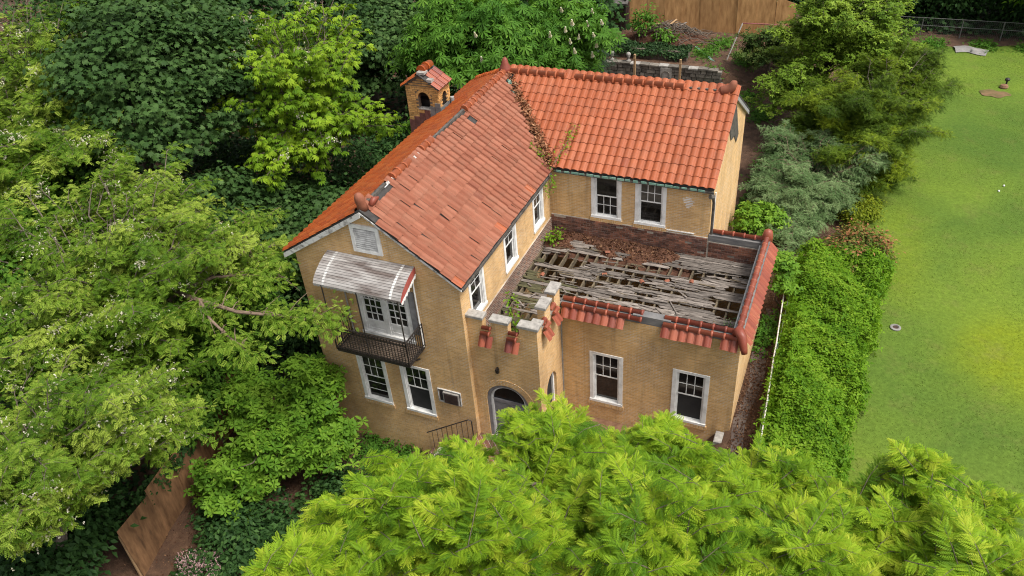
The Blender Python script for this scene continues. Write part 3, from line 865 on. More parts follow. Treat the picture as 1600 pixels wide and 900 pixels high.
def frame_matrix(pos, xax, yax):
    xax = Vector(xax).normalized(); yax = Vector(yax).normalized()
    zax = xax.cross(yax).normalized(); yax = zax.cross(xax)
    mm = Matrix((xax, yax, zax)).transposed().to_4x4()
    mm.translation = Vector(pos)
    return mm

def half_barrel(L=0.42, r=0.145, lip=0.02, n=7):
    """ridge tile along +Y, open below, collar at its far end"""
    vs = []; fs = []
    st = [(0, r * 0.92), (L - 0.07, r), (L - 0.068, r + lip), (L, r + lip)]
    for y, rr_ in st:
        for k in range(n):
            t = math.pi * (1.08 * k / (n - 1) - 0.04)
            vs.append((rr_ * math.cos(t), y, rr_ * math.sin(t)))
    for i in range(len(st) - 1):
        fs += [(i * n + k, (i + 1) * n + k, (i + 1) * n + k + 1, i * n + k + 1) for k in range(n - 1)]
    m_ = len(vs)
    vs += [(0, 0, 0), (0, L, 0)]
    fs += [(m_, k, k + 1) for k in range(n - 1)]
    fs += [(m_ + 1, 3 * n + k + 1, 3 * n + k) for k in range(n - 1)]
    return vs, fs

slA = (ZR - ZE) / 3.1
EA, EB, EL = 0.16, YB - 0.14, -6.56
slB = (ZR - 6.02) / (YR - EB)
slL = (ZR - 5.94) / (-3.1 - EL)
# roof body (underlayment) with real thickness
roof = MB()
def plane_A(x, s=1):
    return ZR - (slA if x > -3.1 else slL) * abs(x + 3.1)
def plane_B(y):
    return ZR - slB * abs(y - YR)
def slab(poly, t=0.09):
    roof.prism([(x, y, z) for x, y, z in poly], (0, 0, -t))
slab([(-3.1, -0.13, ZR), (EA, -0.13, plane_A(EA)), (EA, EB + 0.003, plane_A(EA)), (-3.1, YR, ZR)])
slab([(-3.1, YR, ZR), (EA, EB + 0.003, plane_B(EB)), (XB + 0.10, EB, plane_B(EB)), (XB + 0.10, YR, ZR)])
slab([(-3.1, -0.13, ZR), (-3.1, YR, ZR), (EL, YBK + 0.3, plane_A(EL)), (EL, -0.13, plane_A(EL))])
slab([(-3.1, YR, ZR), (XB + 0.10, YR, ZR), (XB + 0.10, YBK + 0.3, plane_B(YBK + 0.3)), (EL, YBK + 0.3, plane_A(EL))])
roof_o = roof.build('roof', M['felt'], house)
rows_A, rows_B = 10, 11
cands = []
rng = random.Random(3)
def jit(a):
    return rng.uniform(-a, a)
nrm = math.hypot(1, slA)
upA = Vector((-1, 0, slA)) / nrm          # up the right-hand slope of the main block
nA = Vector((slA, 0, 1)) / nrm
for k in range(rows_A):
    s0 = k * EXPO - 0.02
    for j in range(40):
        y = -0.02 + j * 0.302
        base = Vector((EA, y, plane_A(EA))) + upA * s0 + nA * 0.012
        xm = base.x - 0.17
        vy = EB + (EA - xm) / (EA + 3.1) * (YR - EB)
        if y > vy - 0.10:
            continue
        if k == 9 and j in (3, 4, 5):
            continue
        if k == 8 and j in (0,):
            continue
        if (k, j) in ((9, 0), (8, 24)):
            continue
        ang = jit(0.012) + (jit(0.16) if rng.random() < 0.06 else 0)
        mm = frame_matrix(base + nA * (abs(jit(0.010)) + (0.03 if rng.random() < 0.05 else 0)) + upA * jit(0.012), Vector((0, 1, 0)) + upA * ang, upA - Vector((0, 1, 0)) * ang)
        if k == 9 and 17 <= j <= 24:
            mm = mm @ Matrix.Diagonal((1, 0.62 - 0.03 * (j - 17), 1, 1))
        cands.append((base, nA, mm, 'tile_pink' if not (k == 0 and rng.random() < 0.3) else 'tile_orange'))
nB = Vector((0, -slB, 1)).normalized()
upB = Vector((0, 1, slB)).normalized()
for k in range(rows_B):
    s0 = k * EXPO * 0.985 - 0.02
    for j in range(33):
        x = XB - 0.02 - j * 0.302
        base = Vector((x, EB, plane_B(EB))) + upB * s0 + nB * 0.012
        ym = base.y + 0.17
        vx = EA + (ym - EB) / (YR - EB) * (-3.1 - EA)
        if x < vx + 0.14:
            continue
        ang = jit(0.010)
        mm = frame_matrix(base + nB * abs(jit(0.006)) + upB * jit(0.008), Vector((1, 0, 0)) + upB * ang, upB - Vector((1, 0, 0)) * ang)
        cands.append((base, nB, mm, 'tile_orange'))
upL = Vector((1, 0, slL)).normalized()
nL = Vector((-slL, 0, 1)).normalized()
for k in range(11):
    s0 = k * 0.385 - 0.02
    for j in range(52):
        y = -0.02 + j * 0.302
        base = Vector((EL, y, plane_A(EL))) + upL * s0 + nL * 0.012
        hy = YR + (-3.1 - (base.x + 0.17)) / (-3.1 - EL) * (YBK + 0.3 - YR)
        if y > hy - 0.1 or base.x > -3.35:
            continue
        if 10.25 < y < 11.55 and -7.5 < base.x < -5.7:
            continue
        ang = jit(0.02)
        mm = frame_matrix(base + nL * abs(jit(0.008)), Vector((0, -1, 0)) + upL * ang, upL + Vector((0, 1, 0)) * ang)
        cands.append((base, nL, mm, 'tile_deep_shaded'))
def shown(c):
    d = Vector(CAMPOS) - c[0]
    return d.normalized().dot(c[1]) / d.length_squared
cands.sort(key=shown, reverse=True)
TVP, TFP = s_tile(h=0.088, lift=0.03, th=0.03)
tm = {k: tile_mesh('roof_tile', M[k], TVP if k == 'tile_pink' else TV, TF) for k in ('tile_pink', 'tile_orange', 'tile_deep_shaded')}
for base, nn, mm, mk in cands[:300]:
    o = link('roof_tile', tm[mk], roof_o)
    o.matrix_local = mm
rest = {}
for base, nn, mm, mk in cands[300:]:
    b_ = rest.setdefault(mk, MB())
    b_.add([mm @ Vector(v) for v in (TVP if mk == 'tile_pink' else TV)], TF, rng.random())
for mk, b_ in rest.items():
    b_.build('roof_tile_field', M[mk], roof_o, kind='stuff')
# ridge tiles
RVt, RFt = half_barrel()
rid = {k: tile_mesh('ridge_tile', M[k], RVt, RFt) for k in ('tile_pink', 'tile_orange', 'tile_deep_shaded')}
def ridge(pts, mk):
    for pos, yax in pts:
        o = link('ridge_tile', rid[mk], roof_o)
        yv = Vector(yax).normalized()
        xv = yv.cross(Vector((0, 0, 1)))
        o.matrix_local = frame_matrix(Vector(pos) + Vector((0, 0, jit(0.012))), xv + Vector((0, 0, jit(0.05))), yv)
ridge([((-3.1, y, ZR + 0.03), (0, -1, 0)) for y in np.arange(11.25, 7.6, -0.38)], 'tile_orange')
ridge([((-3.1 + jit(0.03), y, ZR + 0.05), (jit(0.06), -1, 0)) for y in (4.75, 4.36, 3.1, 2.72, 2.35)], 'tile_orange')
bx = [x for x in np.arange(-2.85, 4.3, 0.40) if not (-0.75 < x < -0.3)]
ridge([((x, YR, ZR + 0.03), (1, 0, 0)) for x in bx], 'tile_orange')
ridge([((XB - 0.62, YR, ZR + 0.02), (1, 0, 0))], 'tile_orange')
hipd = Vector((EL + 3.1, YBK + 0.3 - YR, plane_A(EL) - ZR)).normalized()
ridge([(Vector((-3.1, YR, ZR + 0.03)) + hipd * (0.2 + 0.4 * k), hipd) for k in range(11)], 'tile_deep_shaded')
# bare ridge board and white flashing where the ridge tiles are gone
mb = MB()
mb.bar((-3.1, 4.8, ZR + 0.03), (-3.1, 7.35, ZR + 0.03), 0.10, 0.12)
mb.build('ridge_board', M['gutter'], roof_o)
mb = MB()
mb.bar((-3.1, -0.05, ZR + 0.02), (-3.1, 1.5, ZR + 0.04), 0.12, 0.10)
mb.build('ridge_board', M['gutter'], roof_o)
mb = MB()
mb.bar((4.3, YR, ZR + 0.02), (5.6, YR, ZR + 0.02), 0.10, 0.10)
mb.build('ridge_board', M['gutter'], roof_o)
mb = MB()
for y0, y1 in ((1.35, 2.3), (3.2, 3.75)):
    mb.add([(-3.20, y0, ZR - 0.02), (-3.1, y0, ZR + 0.07), (-3.02, y0, ZR + 0.0), (-3.20, y1, ZR - 0.02), (-3.1, y1, ZR + 0.07), (-3.02, y1, ZR + 0.0)], [(0, 1, 4, 3), (1, 2, 5, 4), (0, 3, 5, 2), (0, 2, 1), (3, 4, 5)])
mb.build('ridge_flashing', M['peel'], roof_o)
# finials
def finial(base, lean, mk, sc=1.0):
    b_ = MB()
    lean = Vector(lean)
    st = [(-0.10, 0.20), (0.05, 0.21), (0.16, 0.17), (0.28, 0.16), (0.42, 0.185), (0.52, 0.165), (0.60, 0.09), (0.63, 0.02)]
    b_.tube([Vector(base) + Vector((0, 0, h * sc)) + lean * (h * h) for h, r_ in st], [r_ * sc for h, r_ in st], 12)
    return b_
f_ = MB()
f_.tube([(-3.1, 0.10, ZR - 0.08), (-3.1, 0.06, ZR + 0.10), (-3.1, 0.03, ZR + 0.26), (-3.1, 0.0, ZR + 0.40), (-3.1, -0.02, ZR + 0.50), (-3.1, -0.02, ZR + 0.54)], [0.19, 0.15, 0.17, 0.15, 0.10, 0.03], 12)
f_.build('ridge_finial', M['tile_pink'], roof_o, smooth=True, label='cracked bulbous ridge finial over the gable')
f_ = MB()
f_.tube([(-2.90, 0.25, ZR - 0.02), (-2.86, 0.42, ZR + 0.12), (-2.80, 0.60, ZR + 0.10)], [0.09, 0.11, 0.04], 8)
f_.build('mortar_lump', M['tile_red'], roof_o, smooth=True)
f_ = MB()
f_.tube([(-3.1, YR, ZR - 0.05), (-3.1, YR, ZR + 0.16), (-3.1, YR, ZR + 0.34), (-3.1, YR, ZR + 0.52), (-3.1, YR, ZR + 0.60)], [0.30, 0.24, 0.15, 0.11, 0.03], 10)
f_.build('ridge_finial', M['tile_red'], roof_o, smooth=True)
f_ = MB()
f_.tube([(XB - 0.55, YR, ZR + 0.03), (XB - 0.50, YR, ZR + 0.05), (XB - 0.30, YR, ZR + 0.10), (XB - 0.16, YR, ZR + 0.22), (XB - 0.11, YR, ZR + 0.36), (XB - 0.10, YR, ZR + 0.45), (XB - 0.10, YR, ZR + 0.48)], [0.15, 0.17, 0.18, 0.165, 0.14, 0.10, 0.02], 12)
f_.build('ridge_finial', M['tile_pink'], roof_o, smooth=True, label='horn shaped ridge end tile on the wing')
# eave gutters, barge boards
mb = MB()
mb.box(EA - 0.04, EA + 0.045, -0.10, EB - 0.06, plane_A(EA) - 0.185, plane_A(EA) - 0.105)
mb.box(0.003, EA - 0.04, -0.10, EB + 0.10, plane_A(EA) - 0.13, plane_A(EA) - 0.10)
mb.build('gutter', M['gutter'], house)
mb = MB()
mb.box(EA + 0.12, XB + 0.10, EB - 0.07, EB + 0.02, plane_B(EB) - 0.165, plane_B(EB) - 0.105)
mb.build('gutter', M['gutter'], house)
for k in range(19):
    x = EA + 0.25 + k * 0.30
    mb = MB()
    w_ = rng.uniform(0.17, 0.28)
    mb.box(x, x + w_, EB - 0.095, EB - 0.073, plane_B(EB) - 0.12 + jit(0.01), plane_B(EB) - 0.045 + jit(0.012))
    mb.build('copper_strip', M['copper'], house)
mb = MB()
mb.prism([(EL - 0.02, -0.17, plane_A(EL) - 0.26), (EL - 0.02, -0.17, plane_A(EL) - 0.075), (-3.1, -0.17, ZR - 0.075), (-3.1, -0.17, ZR - 0.27)], (0, 0.14, 0))
mb.build('barge_board', M['peel'], house)
mb = MB()
mb.prism([(-3.1, -0.15, ZR - 0.16), (-3.1, -0.15, ZR - 0.092), (EA, -0.15, plane_A(EA) - 0.092), (EA, -0.15, plane_A(EA) - 0.16)], (0, 0.13, 0))
mb.build('barge_board', M['peel'], house)
mb = MB()
mb.prism([(XB + 0.012, YR, ZR - 0.10), (XB + 0.012, YR, ZR - 0.26), (XB + 0.012, YBK + 0.3, plane_B(YBK + 0.3) - 0.26), (XB + 0.012, YBK + 0.3, plane_B(YBK + 0.3) - 0.10)], (0.09, 0, 0))
mb.build('barge_board', M['steel'], house)
# patch of exposed dark boards on the wing's end gable and the rear downpipe
mb = MB()
mb.prism([(XB + 0.004, y_, z_) for y_, z_ in ((10.5, 7.45), (11.4, 7.75), (11.9, 7.4), (12.3, 6.8), (13.1, 5.7), (12.7, 5.5), (12.0, 6.1), (11.2, 6.3), (10.7, 6.9))], (0.02, 0, 0))
mb.build('bare_patch', M['gutter'], house)
mb = MB()
mb.tube([(XB + 0.06, YB - 0.12, plane_B(EB) - 0.2), (XB + 0.10, YB + 0.05, 5.35), (XB + 0.10, YB + 0.12, 3.7)], 0.055, 8)
mb.tube([(XB + 0.0, YB - 0.30, plane_B(EB) - 0.22), (XB + 0.12, YB - 0.20, plane_B(EB) - 0.3)], 0.09, 8)
mb.build('downpipe', M['gutter'], house)
mb = MB()
mb.tube([(XB + 0.06, YB + 0.55, 5.5), (XB + 0.06, YB + 0.6, 3.9)], 0.03, 6)
mb.build('conduit', M['white'], house)
mb = MB()
mb.tube([(XD + 0.02, YC - 0.03, 3.5), (XD + 0.02, YC - 0.03, -1.0)], 0.018, 6)
mb.build('cable', M['steel'], house)
# white repointed patch and sill strip on the wing wall
mb = MB()
for i, (w_, o_) in enumerate(((0.20, 0.0), (0.34, -0.05), (0.40, 0.02), (0.34, 0.0), (0.28, 0.05), (0.2, 0.0), (0.12, 0.0))):
    mb.box(5.45 + o_ - w_ / 2, 5.45 + o_ + w_ / 2, YB - 0.006, YB, 5.42 - i * 0.068, 5.455 - i * 0.068)
mb.box(4.7, 5.75, YB - 0.03, YB, 3.93, 3.97)
mb.build('white_patch', M['white'], house)

# ------------------------------------------------------------------ bell-shaped chimney
tx0, tx1, ty0, ty1, tz0, tz1 = -7.42, -5.88, 10.40, 11.45, 3.2, 7.55
mb = MB()
tc = (tx0 + tx1) / 2; tyc = (ty0 + ty1) / 2
arch_wall(mb, 'y', ty0, tx0, tx1, tz0, tz1, tc + 0.06, 0.27, 7.02, 0.27, 6.52, th=0.2)
arch_wall(mb, 'x', tx1, ty0 + 0.2, ty1 - 0.2, tz0, tz1, tyc, 0.20, 7.00, 0.2, 6.30, th=0.2)
mb.box(tx0, tx0 + 0.2, ty0 + 0.2, ty1 - 0.2, tz0, tz1)
mb.box(tx0, tx1, ty1 - 0.2, ty1, tz0, tz1)
mb.prism([(tx0, ty0, tz1), (tx1, ty0, tz1), (tc, ty0, tz1 + 0.52)], (0, ty1 - ty0, 0))
chim = mb.build('chimney', M['tower_mortar'], house, label='small brick bell tower chimney with arched openings')
tw_me = brick_box_mesh('brick', M['tower_piece'])
def sk_front(a, z):
    dx = abs(a - tc - 0.06)
    return (dx < 0.35 and 6.36 < z < 7.02) or (z >= 7.02 and math.hypot(dx, z - 7.02) < 0.40)
def sk_side(a, z):
    dx = abs(a - tyc)
    return (dx < 0.25 and 6.25 < z < 7.0) or (z >= 7.0 and math.hypot(dx, z - 7.0) < 0.28)
lay(tw_me, chim, 'y', ty0, tx0, tx1, 5.55, tz1 + 0.02, 0.225, 0.083, sk_front)
lay(tw_me, chim, 'x', tx1, ty0 + 0.02, ty1, 6.0, tz1 - 0.02, 0.225, 0.083, sk_side)
for k_, w_ in enumerate((1.2, 0.75, 0.35)):
    lay(tw_me, chim, 'y', ty0, tc - w_ / 2, tc + w_ / 2, tz1 + 0.02 + 0.083 * k_ * 1.35, tz1 + 0.09 + 0.083 * k_ * 1.35, 0.225, 0.083)
mb = MB()
arch_ring(mb, 'y', ty0, tc + 0.06, 0.27, 7.02, 0.27, 0.11, 0.02, 13)
for k in range(9):
    mb.box(tc + 0.06 - 0.36 + k * 0.08, tc + 0.06 - 0.36 + k * 0.08 + 0.07, ty0 - 0.03, ty0 - 0.001, 6.36, 6.50)
arch_ring(mb, 'x', tx1, tyc, 0.20, 7.00, 0.2, 0.09, 0.02, 9)
mb.build('arch_brick', M['tower_piece'], chim)
mb = MB()
mb.box(tc + 0.06 - 0.30, tc + 0.06 + 0.30, ty0 - 0.05, ty0 + 0.2, 6.50, 6.545)
mb.build('sill', M['stone'], chim)
mb = MB()
mb.box(tx0 + 0.25, tx1 - 0.25, ty0 + 0.45, ty1 - 0.3, 5.5, 6.75)
mb.build('flue', M['iron'], chim)
ts = 0.52 / ((tx1 - tx0) / 2)
mb = MB()
for sgn in (-1, 1):
    e = (tx1 - tx0) / 2 + 0.12
    mb.prism([(tc, ty0 - 0.14, tz1 + 0.55), (tc + sgn * e, ty0 - 0.14, tz1 + 0.55 - ts * e), (tc + sgn * e, ty1 + 0.12, tz1 + 0.55 - ts * e), (tc, ty1 + 0.12, tz1 + 0.55)], (0, 0, -0.04))
mb.build('cap', M['felt'], chim)
tmr = tile_mesh('roof_tile', M['tile_red'])
for sgn in (-1, 1):
    for k in range(2):
        for j in range(4):
            if sgn == 1 and j == 0 and k == 1:
                continue
            up_ = Vector((-sgn, 0, ts)).normalized()
            e = (tx1 - tx0) / 2 + 0.16
            pos = Vector((tc + sgn * e, ty0 + 0.02 + j * 0.32, tz1 + 0.57 - ts * e)) + up_ * (k * 0.46)
            o = link('roof_tile', tmr if sgn > 0 else tm['tile_deep_shaded'], chim)
            o.matrix_local = frame_matrix(pos, Vector((0, sgn, 0)), up_)
for y in (ty0 + 0.62, ty0 + 1.02):
    o = link('ridge_tile', rid['tile_deep_shaded'], chim)
    o.matrix_local = frame_matrix((tc, y, tz1 + 0.60), (-1, 0, 0.1), (0, -1, 0.06))
    o.scale = (1.3, 1.1, 1.3)
mb = MB()
mb.box(tc - 0.1, tc + 0.25, ty0 - 0.05, ty0 + 0.3, tz1 + 0.52, tz1 + 0.62)
mb.box(tc + 0.35, tc + 0.6, ty0 - 0.12, ty0 + 0.12, tz1 + 0.24, tz1 + 0.36)
mb.build('mortar_lump', M['stone'], chim)
for k in range(6):        # stepped flashing
    x = tx0 - 0.02 + k * 0.275
    zt = plane_A(x + 0.14) + 0.50
    mb = MB()
    mb.box(x, x + 0.255, ty0 - 0.035 - 0.004 * (k % 2), ty0 - 0.004, zt - 0.75, zt)
    mb.build('flashing', M['rusty_tin'] if k < 4 else M['membrane'], chim)
mb = MB()
mb.box(tx1 + 0.003, tx1 + 0.03, ty0 + 0.0, ty1 + 0.05, 5.9, 6.62)
mb.build('flashing', M['membrane'], chim)
mb = MB()
mb.tube([(tx1 + 0.12, ty1 - 0.05, 6.0), (tx1 + 0.12, ty1 - 0.05, 6.75)], 0.09, 10)
mb.build('flue_pipe', M['steel'], chim)

# ------------------------------------------------------------------ parapet of the flat roof
par = MB()
par.box(5.0, 6.25, YC + 0.003, YC + TH + 0.05, 3.87, 4.18)
par.box(XD + 0.02, 5.0, YC + 0.004, YC + TH, 3.87, 4.11)
par.box(6.25, XC - TH, YC + 0.004, YC + TH, 3.87, 4.11)
par.box(XC - TH - 0.02, XC - 0.003, YC + 0.05, YCB, 3.87, 4.09)
par.box(XB + 0.02, XC - TH - 0.02, YCB - TH - 0.03, YCB - 0.003, 3.72, 3.98)
parap = par.build('parapet', M['membrane'], house)
SV, SF = s_tile(0.272, 0.46, 0.02, 0.060)
skm = tile_mesh('skirt_tile', M['tile_red'], SV, SF)
BV, BF = half_barrel(0.42, 0.095, 0.018)
bam = tile_mesh('coping_tile', M['tile_red'], BV, BF)
def coping_tile(pos, yax, roll=0.0):
    o = link('coping_tile', bam, parap)
    yv = Vector(yax).normalized(); xv = yv.cross(Vector((0, 0, 1))) + Vector((0, 0, roll + jit(0.04)))
    o.matrix_local = frame_matrix(Vector(pos) + Vector((0, 0, jit(0.008))), xv, yv)
def skirt(pos, xax, up_):
    o = link('skirt_tile', skm, parap)
    o.matrix_local = frame_matrix(pos, xax, up_)
up_ = Vector((0, 0.34, 0.40)).normalized()
for x in list(np.arange(2.72, 4.75, 0.272)) + list(np.arange(6.12, 7.7, 0.272)) + [8.02, 8.29]:
    skirt((x, YC - 0.28 + jit(0.01), 3.69 + jit(0.01)), (1, jit(0.03), 0), up_)
for x in np.arange(2.56, 4.9, 0.39):
    coping_tile((x, YC + 0.17, 4.18), (1, 0, 0))
    coping_tile((x, YC - 0.02, 4.05), (1, 0, 0))
for x in np.arange(6.02, 8.1, 0.39):
    coping_tile((x, YC + 0.17, 4.18), (1, 0, 0))
    coping_tile((x, YC - 0.02, 4.05), (1, 0, 0))
up2 = Vector((-0.34, 0, 0.40)).normalized()
for y in np.arange(2.62, 8.2, 0.272):
    skirt((XC + 0.26, y, 3.69 + jit(0.01)), (0, 1, 0), up2)
for y in np.arange(2.55, 7.9, 0.39):
    coping_tile((XC - 0.14, y, 4.17), (0, 1, 0), 0.0)
for x in np.arange(XB + 0.12, XC - 0.35, 0.39):
    coping_tile((x, YCB - 0.10, 4.07), (1, 0, 0.0))
f_ = MB()
f_.tube([(XC - 0.13, YCB - 0.08, 3.95), (XC - 0.13, YCB - 0.08, 4.25), (XC - 0.13, YCB - 0.08, 4.42), (XC - 0.13, YCB - 0.08, 4.5)], [0.20, 0.19, 0.15, 0.04], 12)
f_.build('corner_finial', M['tile_red'], parap, smooth=True)
f_ = MB()
f_.tube([(8.30, YC + 0.10, 4.17), (8.38, YC + 0.02, 4.35), (8.50, YC - 0.10, 4.23), (8.62, YC - 0.26, 3.87), (8.66, YC - 0.31, 3.75)], [0.16, 0.175, 0.155, 0.115, 0.095], 12)
f_.build('corner_cap', M['tile_red'], parap, smooth=True)
mb = MB()
mb.tube([(XC - 0.22, YC + 0.4, 4.15), (XC - 0.21, YCB - 0.3, 4.15)], 0.03, 6)
mb.box(XC - TH - 0.09, XC - TH - 0.042, YC + 0.5, YCB - 0.4, 3.67, 3.97)
mb.build('edge_strip', M['steel'], parap)
# tiles in the crenels: a coping pair and a skirt pair in each
for x in (0.73, 1.67):
    for i, (dy, z) in enumerate(((-0.02, 4.16), (-0.16, 4.04))):
        o = link('coping_tile', bam, parap)
        o.matrix_local = frame_matrix((x - 0.17, YD + dy, z), (0, -1, 0), (1, 0, 0))
        o.scale = (0.85, 0.80, 0.85)
    for dx in (-0.12, 0.12):
        o = link('skirt_tile', skm, parap)
        o.matrix_local = frame_matrix((x + dx, YD - 0.30, 3.58), (1, 0, 0), (0, 0.28, 0.46))
        o.scale = (0.9, 0.85, 1)
for y in (0.77, 1.58):
    for i, (dx, z) in enumerate(((0.0, 4.42), (0.13, 4.30))):
        o = link('coping_tile', bam, parap)
        o.matrix_local = frame_matrix((XD + dx, y - 0.17, z), (1, 0, 0), (0, 1, 0))
        o.scale = (0.85, 0.80, 0.85)
    for dy in (-0.11, 0.11):
        o = link('skirt_tile', skm, parap)
        o.matrix_local = frame_matrix((XD + 0.26, y + dy, 3.84), (0, 1, 0), (-0.26, 0, 0.46))
        o.scale = (0.85, 0.85, 1)

# ------------------------------------------------------------------ rotted deck: joists and planks
dk = MB()
dk.box(0.05, 0.12, 0.5, YB - 0.06, 2.78, 2.96)
deck = dk.build('roof_deck', M['joist'], house, label='collapsed flat roof deck of rotted silver planks')
for i in range(20):
    x = 0.32 + i * 0.405
    if x > 8.1:
        break
    y0 = 0.48 if x < 2.2 else YC + 0.27
    y1 = YB - 0.08 if x < XB else YCB - 0.33
    sag = [jit(0.02) for _ in range(4)]
    mb = MB()
    mb.bar((x + jit(0.02), y0, 2.86 + sag[0]), (x + jit(0.02), y1, 2.86 + sag[1]), 0.06, 0.22)
    mb.build('joist', M['joist'], deck)
GAPS = [(4.4, 6.2, 5.3, 5.5), (2.2, 3.4, 3.0, 3.15), (3.6, 5.4, 4.35, 4.5), (0.1, 1.2, 5.2, 5.5), (5.2, 7.4, 6.75, 6.95), (1.2, 2.6, 4.0, 4.2), (5.8, 7.2, 4.0, 4.12), (0.25, 1.0, 6.75, 7.05), (0.35, 2.35, 6.05, 6.55), (1.0, 3.6, 6.35, 6.78), (2.2, 6.6, 6.45, 6.72), (0.55, 1.7, 5.75, 6.05), (0.6, 3.1, 4.75, 5.15), (2.6, 5.2, 5.35, 5.55), (3.0, 5.6, 6.0, 6.2),
        (0.1, 0.75, 3.7, 4.1), (0.15, 0.9, 2.9, 3.15), (0.3, 1.5, 2.35, 2.7), (0.9, 1.6, 1.5, 1.95), (0.1, 0.7, 1.1, 1.5), (1.4, 2.2, 0.7, 1.0),
        (7.15, 8.2, 5.0, 5.5), (7.35, 8.2, 4.5, 4.85), (7.5, 8.2, 6.05, 6.35), (5.6, 7.0, 4.75, 4.92), (3.3, 4.3, 3.55, 3.72), (4.9, 6.6, 3.6, 3.78), (6.3, 7.1, 3.35, 3.55), (2.3, 2.9, 4.2, 4.4),
        (4.2, 5.0, 4.85, 5.0), (6.6, 8.1, 3.1, 3.22), (7.6, 8.2, 2.75, 2.95), (1.6, 2.3, 3.4, 3.6), (5.4, 6.2, 5.65, 5.78), (6.9, 8.2, 7.0, 7.15), (3.8, 4.7, 5.9, 6.02)]
prng = random.Random(21)
def plank(x0, x1, y, w, z, mat):
    n = max(3, int((x1 - x0) / 0.14))
    tl, bl = [], []
    cup = prng.uniform(0, 0.012)
    tilt0, tilt1 = prng.uniform(-0.012, 0.02), prng.uniform(-0.012, 0.02)
    eat = prng.random() < 0.45
    for i in range(n + 1):
        t = i / n
        x = x0 + (x1 - x0) * t
        zz = z + tilt0 * (1 - t) + tilt1 * t + prng.uniform(-0.004, 0.004)
        e1 = prng.uniform(0, 0.010) + (prng.uniform(0, w * 0.45) if eat and prng.random() < 0.3 else 0)
        e2 = prng.uniform(0, 0.010) + (prng.uniform(0, w * 0.35) if eat and prng.random() < 0.2 else 0)
        if i in (0, n):
            e1 += prng.uniform(0, w * 0.4); e2 += prng.uniform(0, w * 0.4)
            xa, xb = x + prng.uniform(-0.09, 0.09), x + prng.uniform(-0.09, 0.09)
        else:
            xa = xb = x
        tl.append((xa, y + w / 2 - e1, zz + cup)); bl.append((xb, y - w / 2 + e2, zz))
    k = n + 1
    th = 0.022
    mb = MB()
    vs = tl + bl + [(p[0], p[1], p[2] - th) for p in tl] + [(p[0], p[1], p[2] - th) for p in bl]
    fs = [(k + i, k + i + 1, i + 1, i) for i in range(n)]
    fs += [(2 * k + i, 2 * k + i + 1, 3 * k + i + 1, 3 * k + i) for i in range(n)]
    fs += [(i, i + 1, 2 * k + i + 1, 2 * k + i) for i in range(n)]
    fs += [(k + i + 1, k + i, 3 * k + i, 3 * k + i + 1) for i in range(n)]
    fs += [(0, 2 * k, 3 * k, k), (n, k + n, 3 * k + n, 2 * k + n)]
    mb.add(vs, fs)
    mb.build('plank', mat, deck)
y = 0.50
while y < 7.9:
    w = prng.choice((0.13, 0.145, 0.16, 0.18))
    yc = y + w / 2
    lo, hi = 0.13, (2.2 if yc < YC + 0.3 else 8.19)
    cuts = []
    for g0, g1, h0, h1 in GAPS:
        if h0 - 0.02 < yc < h1 + 0.02:
            cuts.append((g0 + prng.uniform(-0.15, 0.15), g1 + prng.uniform(-0.25, 0.25)))
    cuts.sort()
    segs = []; cur = lo
    for g0, g1 in cuts:
        if g0 - cur > 0.2:
            segs.append((cur, g0))
        cur = max(cur, g1)
    if hi - cur > 0.2:
        segs.append((cur, hi))
    for s0, s1 in segs:
        while s1 - s0 > 0.1:
            L = prng.uniform(1.6, 3.8)
            e = min(s1, s0 + L)
            if s1 - e < 0.5:
                e = s1
            mossy = (s0 + e) / 2 < 1.5 + prng.uniform(-0.5, 0.5) and yc < 6.2
            plank(s0, e - (0.012 if e < s1 else 0), yc, w - prng.uniform(0.004, 0.02), 2.995 + prng.uniform(-0.006, 0.012), M['moss_wood'] if mossy else M['grey_wood'])
            s0 = e
    y += w
# loose splinters and lath lying askew
for i in range(130):
    x, y = prng.uniform(0.3, 7.4), prng.uniform(2.7, 7.2)
    a = prng.gauss(0.0, 0.10) if i % 6 else prng.uniform(-1.2, 1.2)
    L = prng.uniform(0.25, 0.8)
    mb = MB()
    mb.bar((x, y, 3.02 + prng.uniform(0, 0.03)), (x + L * math.cos(a), y + L * math.sin(a), 3.03 + prng.uniform(-0.05, 0.06)), prng.uniform(0.015, 0.06), 0.012)
    mb.build('splinter', M['joist'] if i % 3 == 1 else M['grey_wood'], deck)
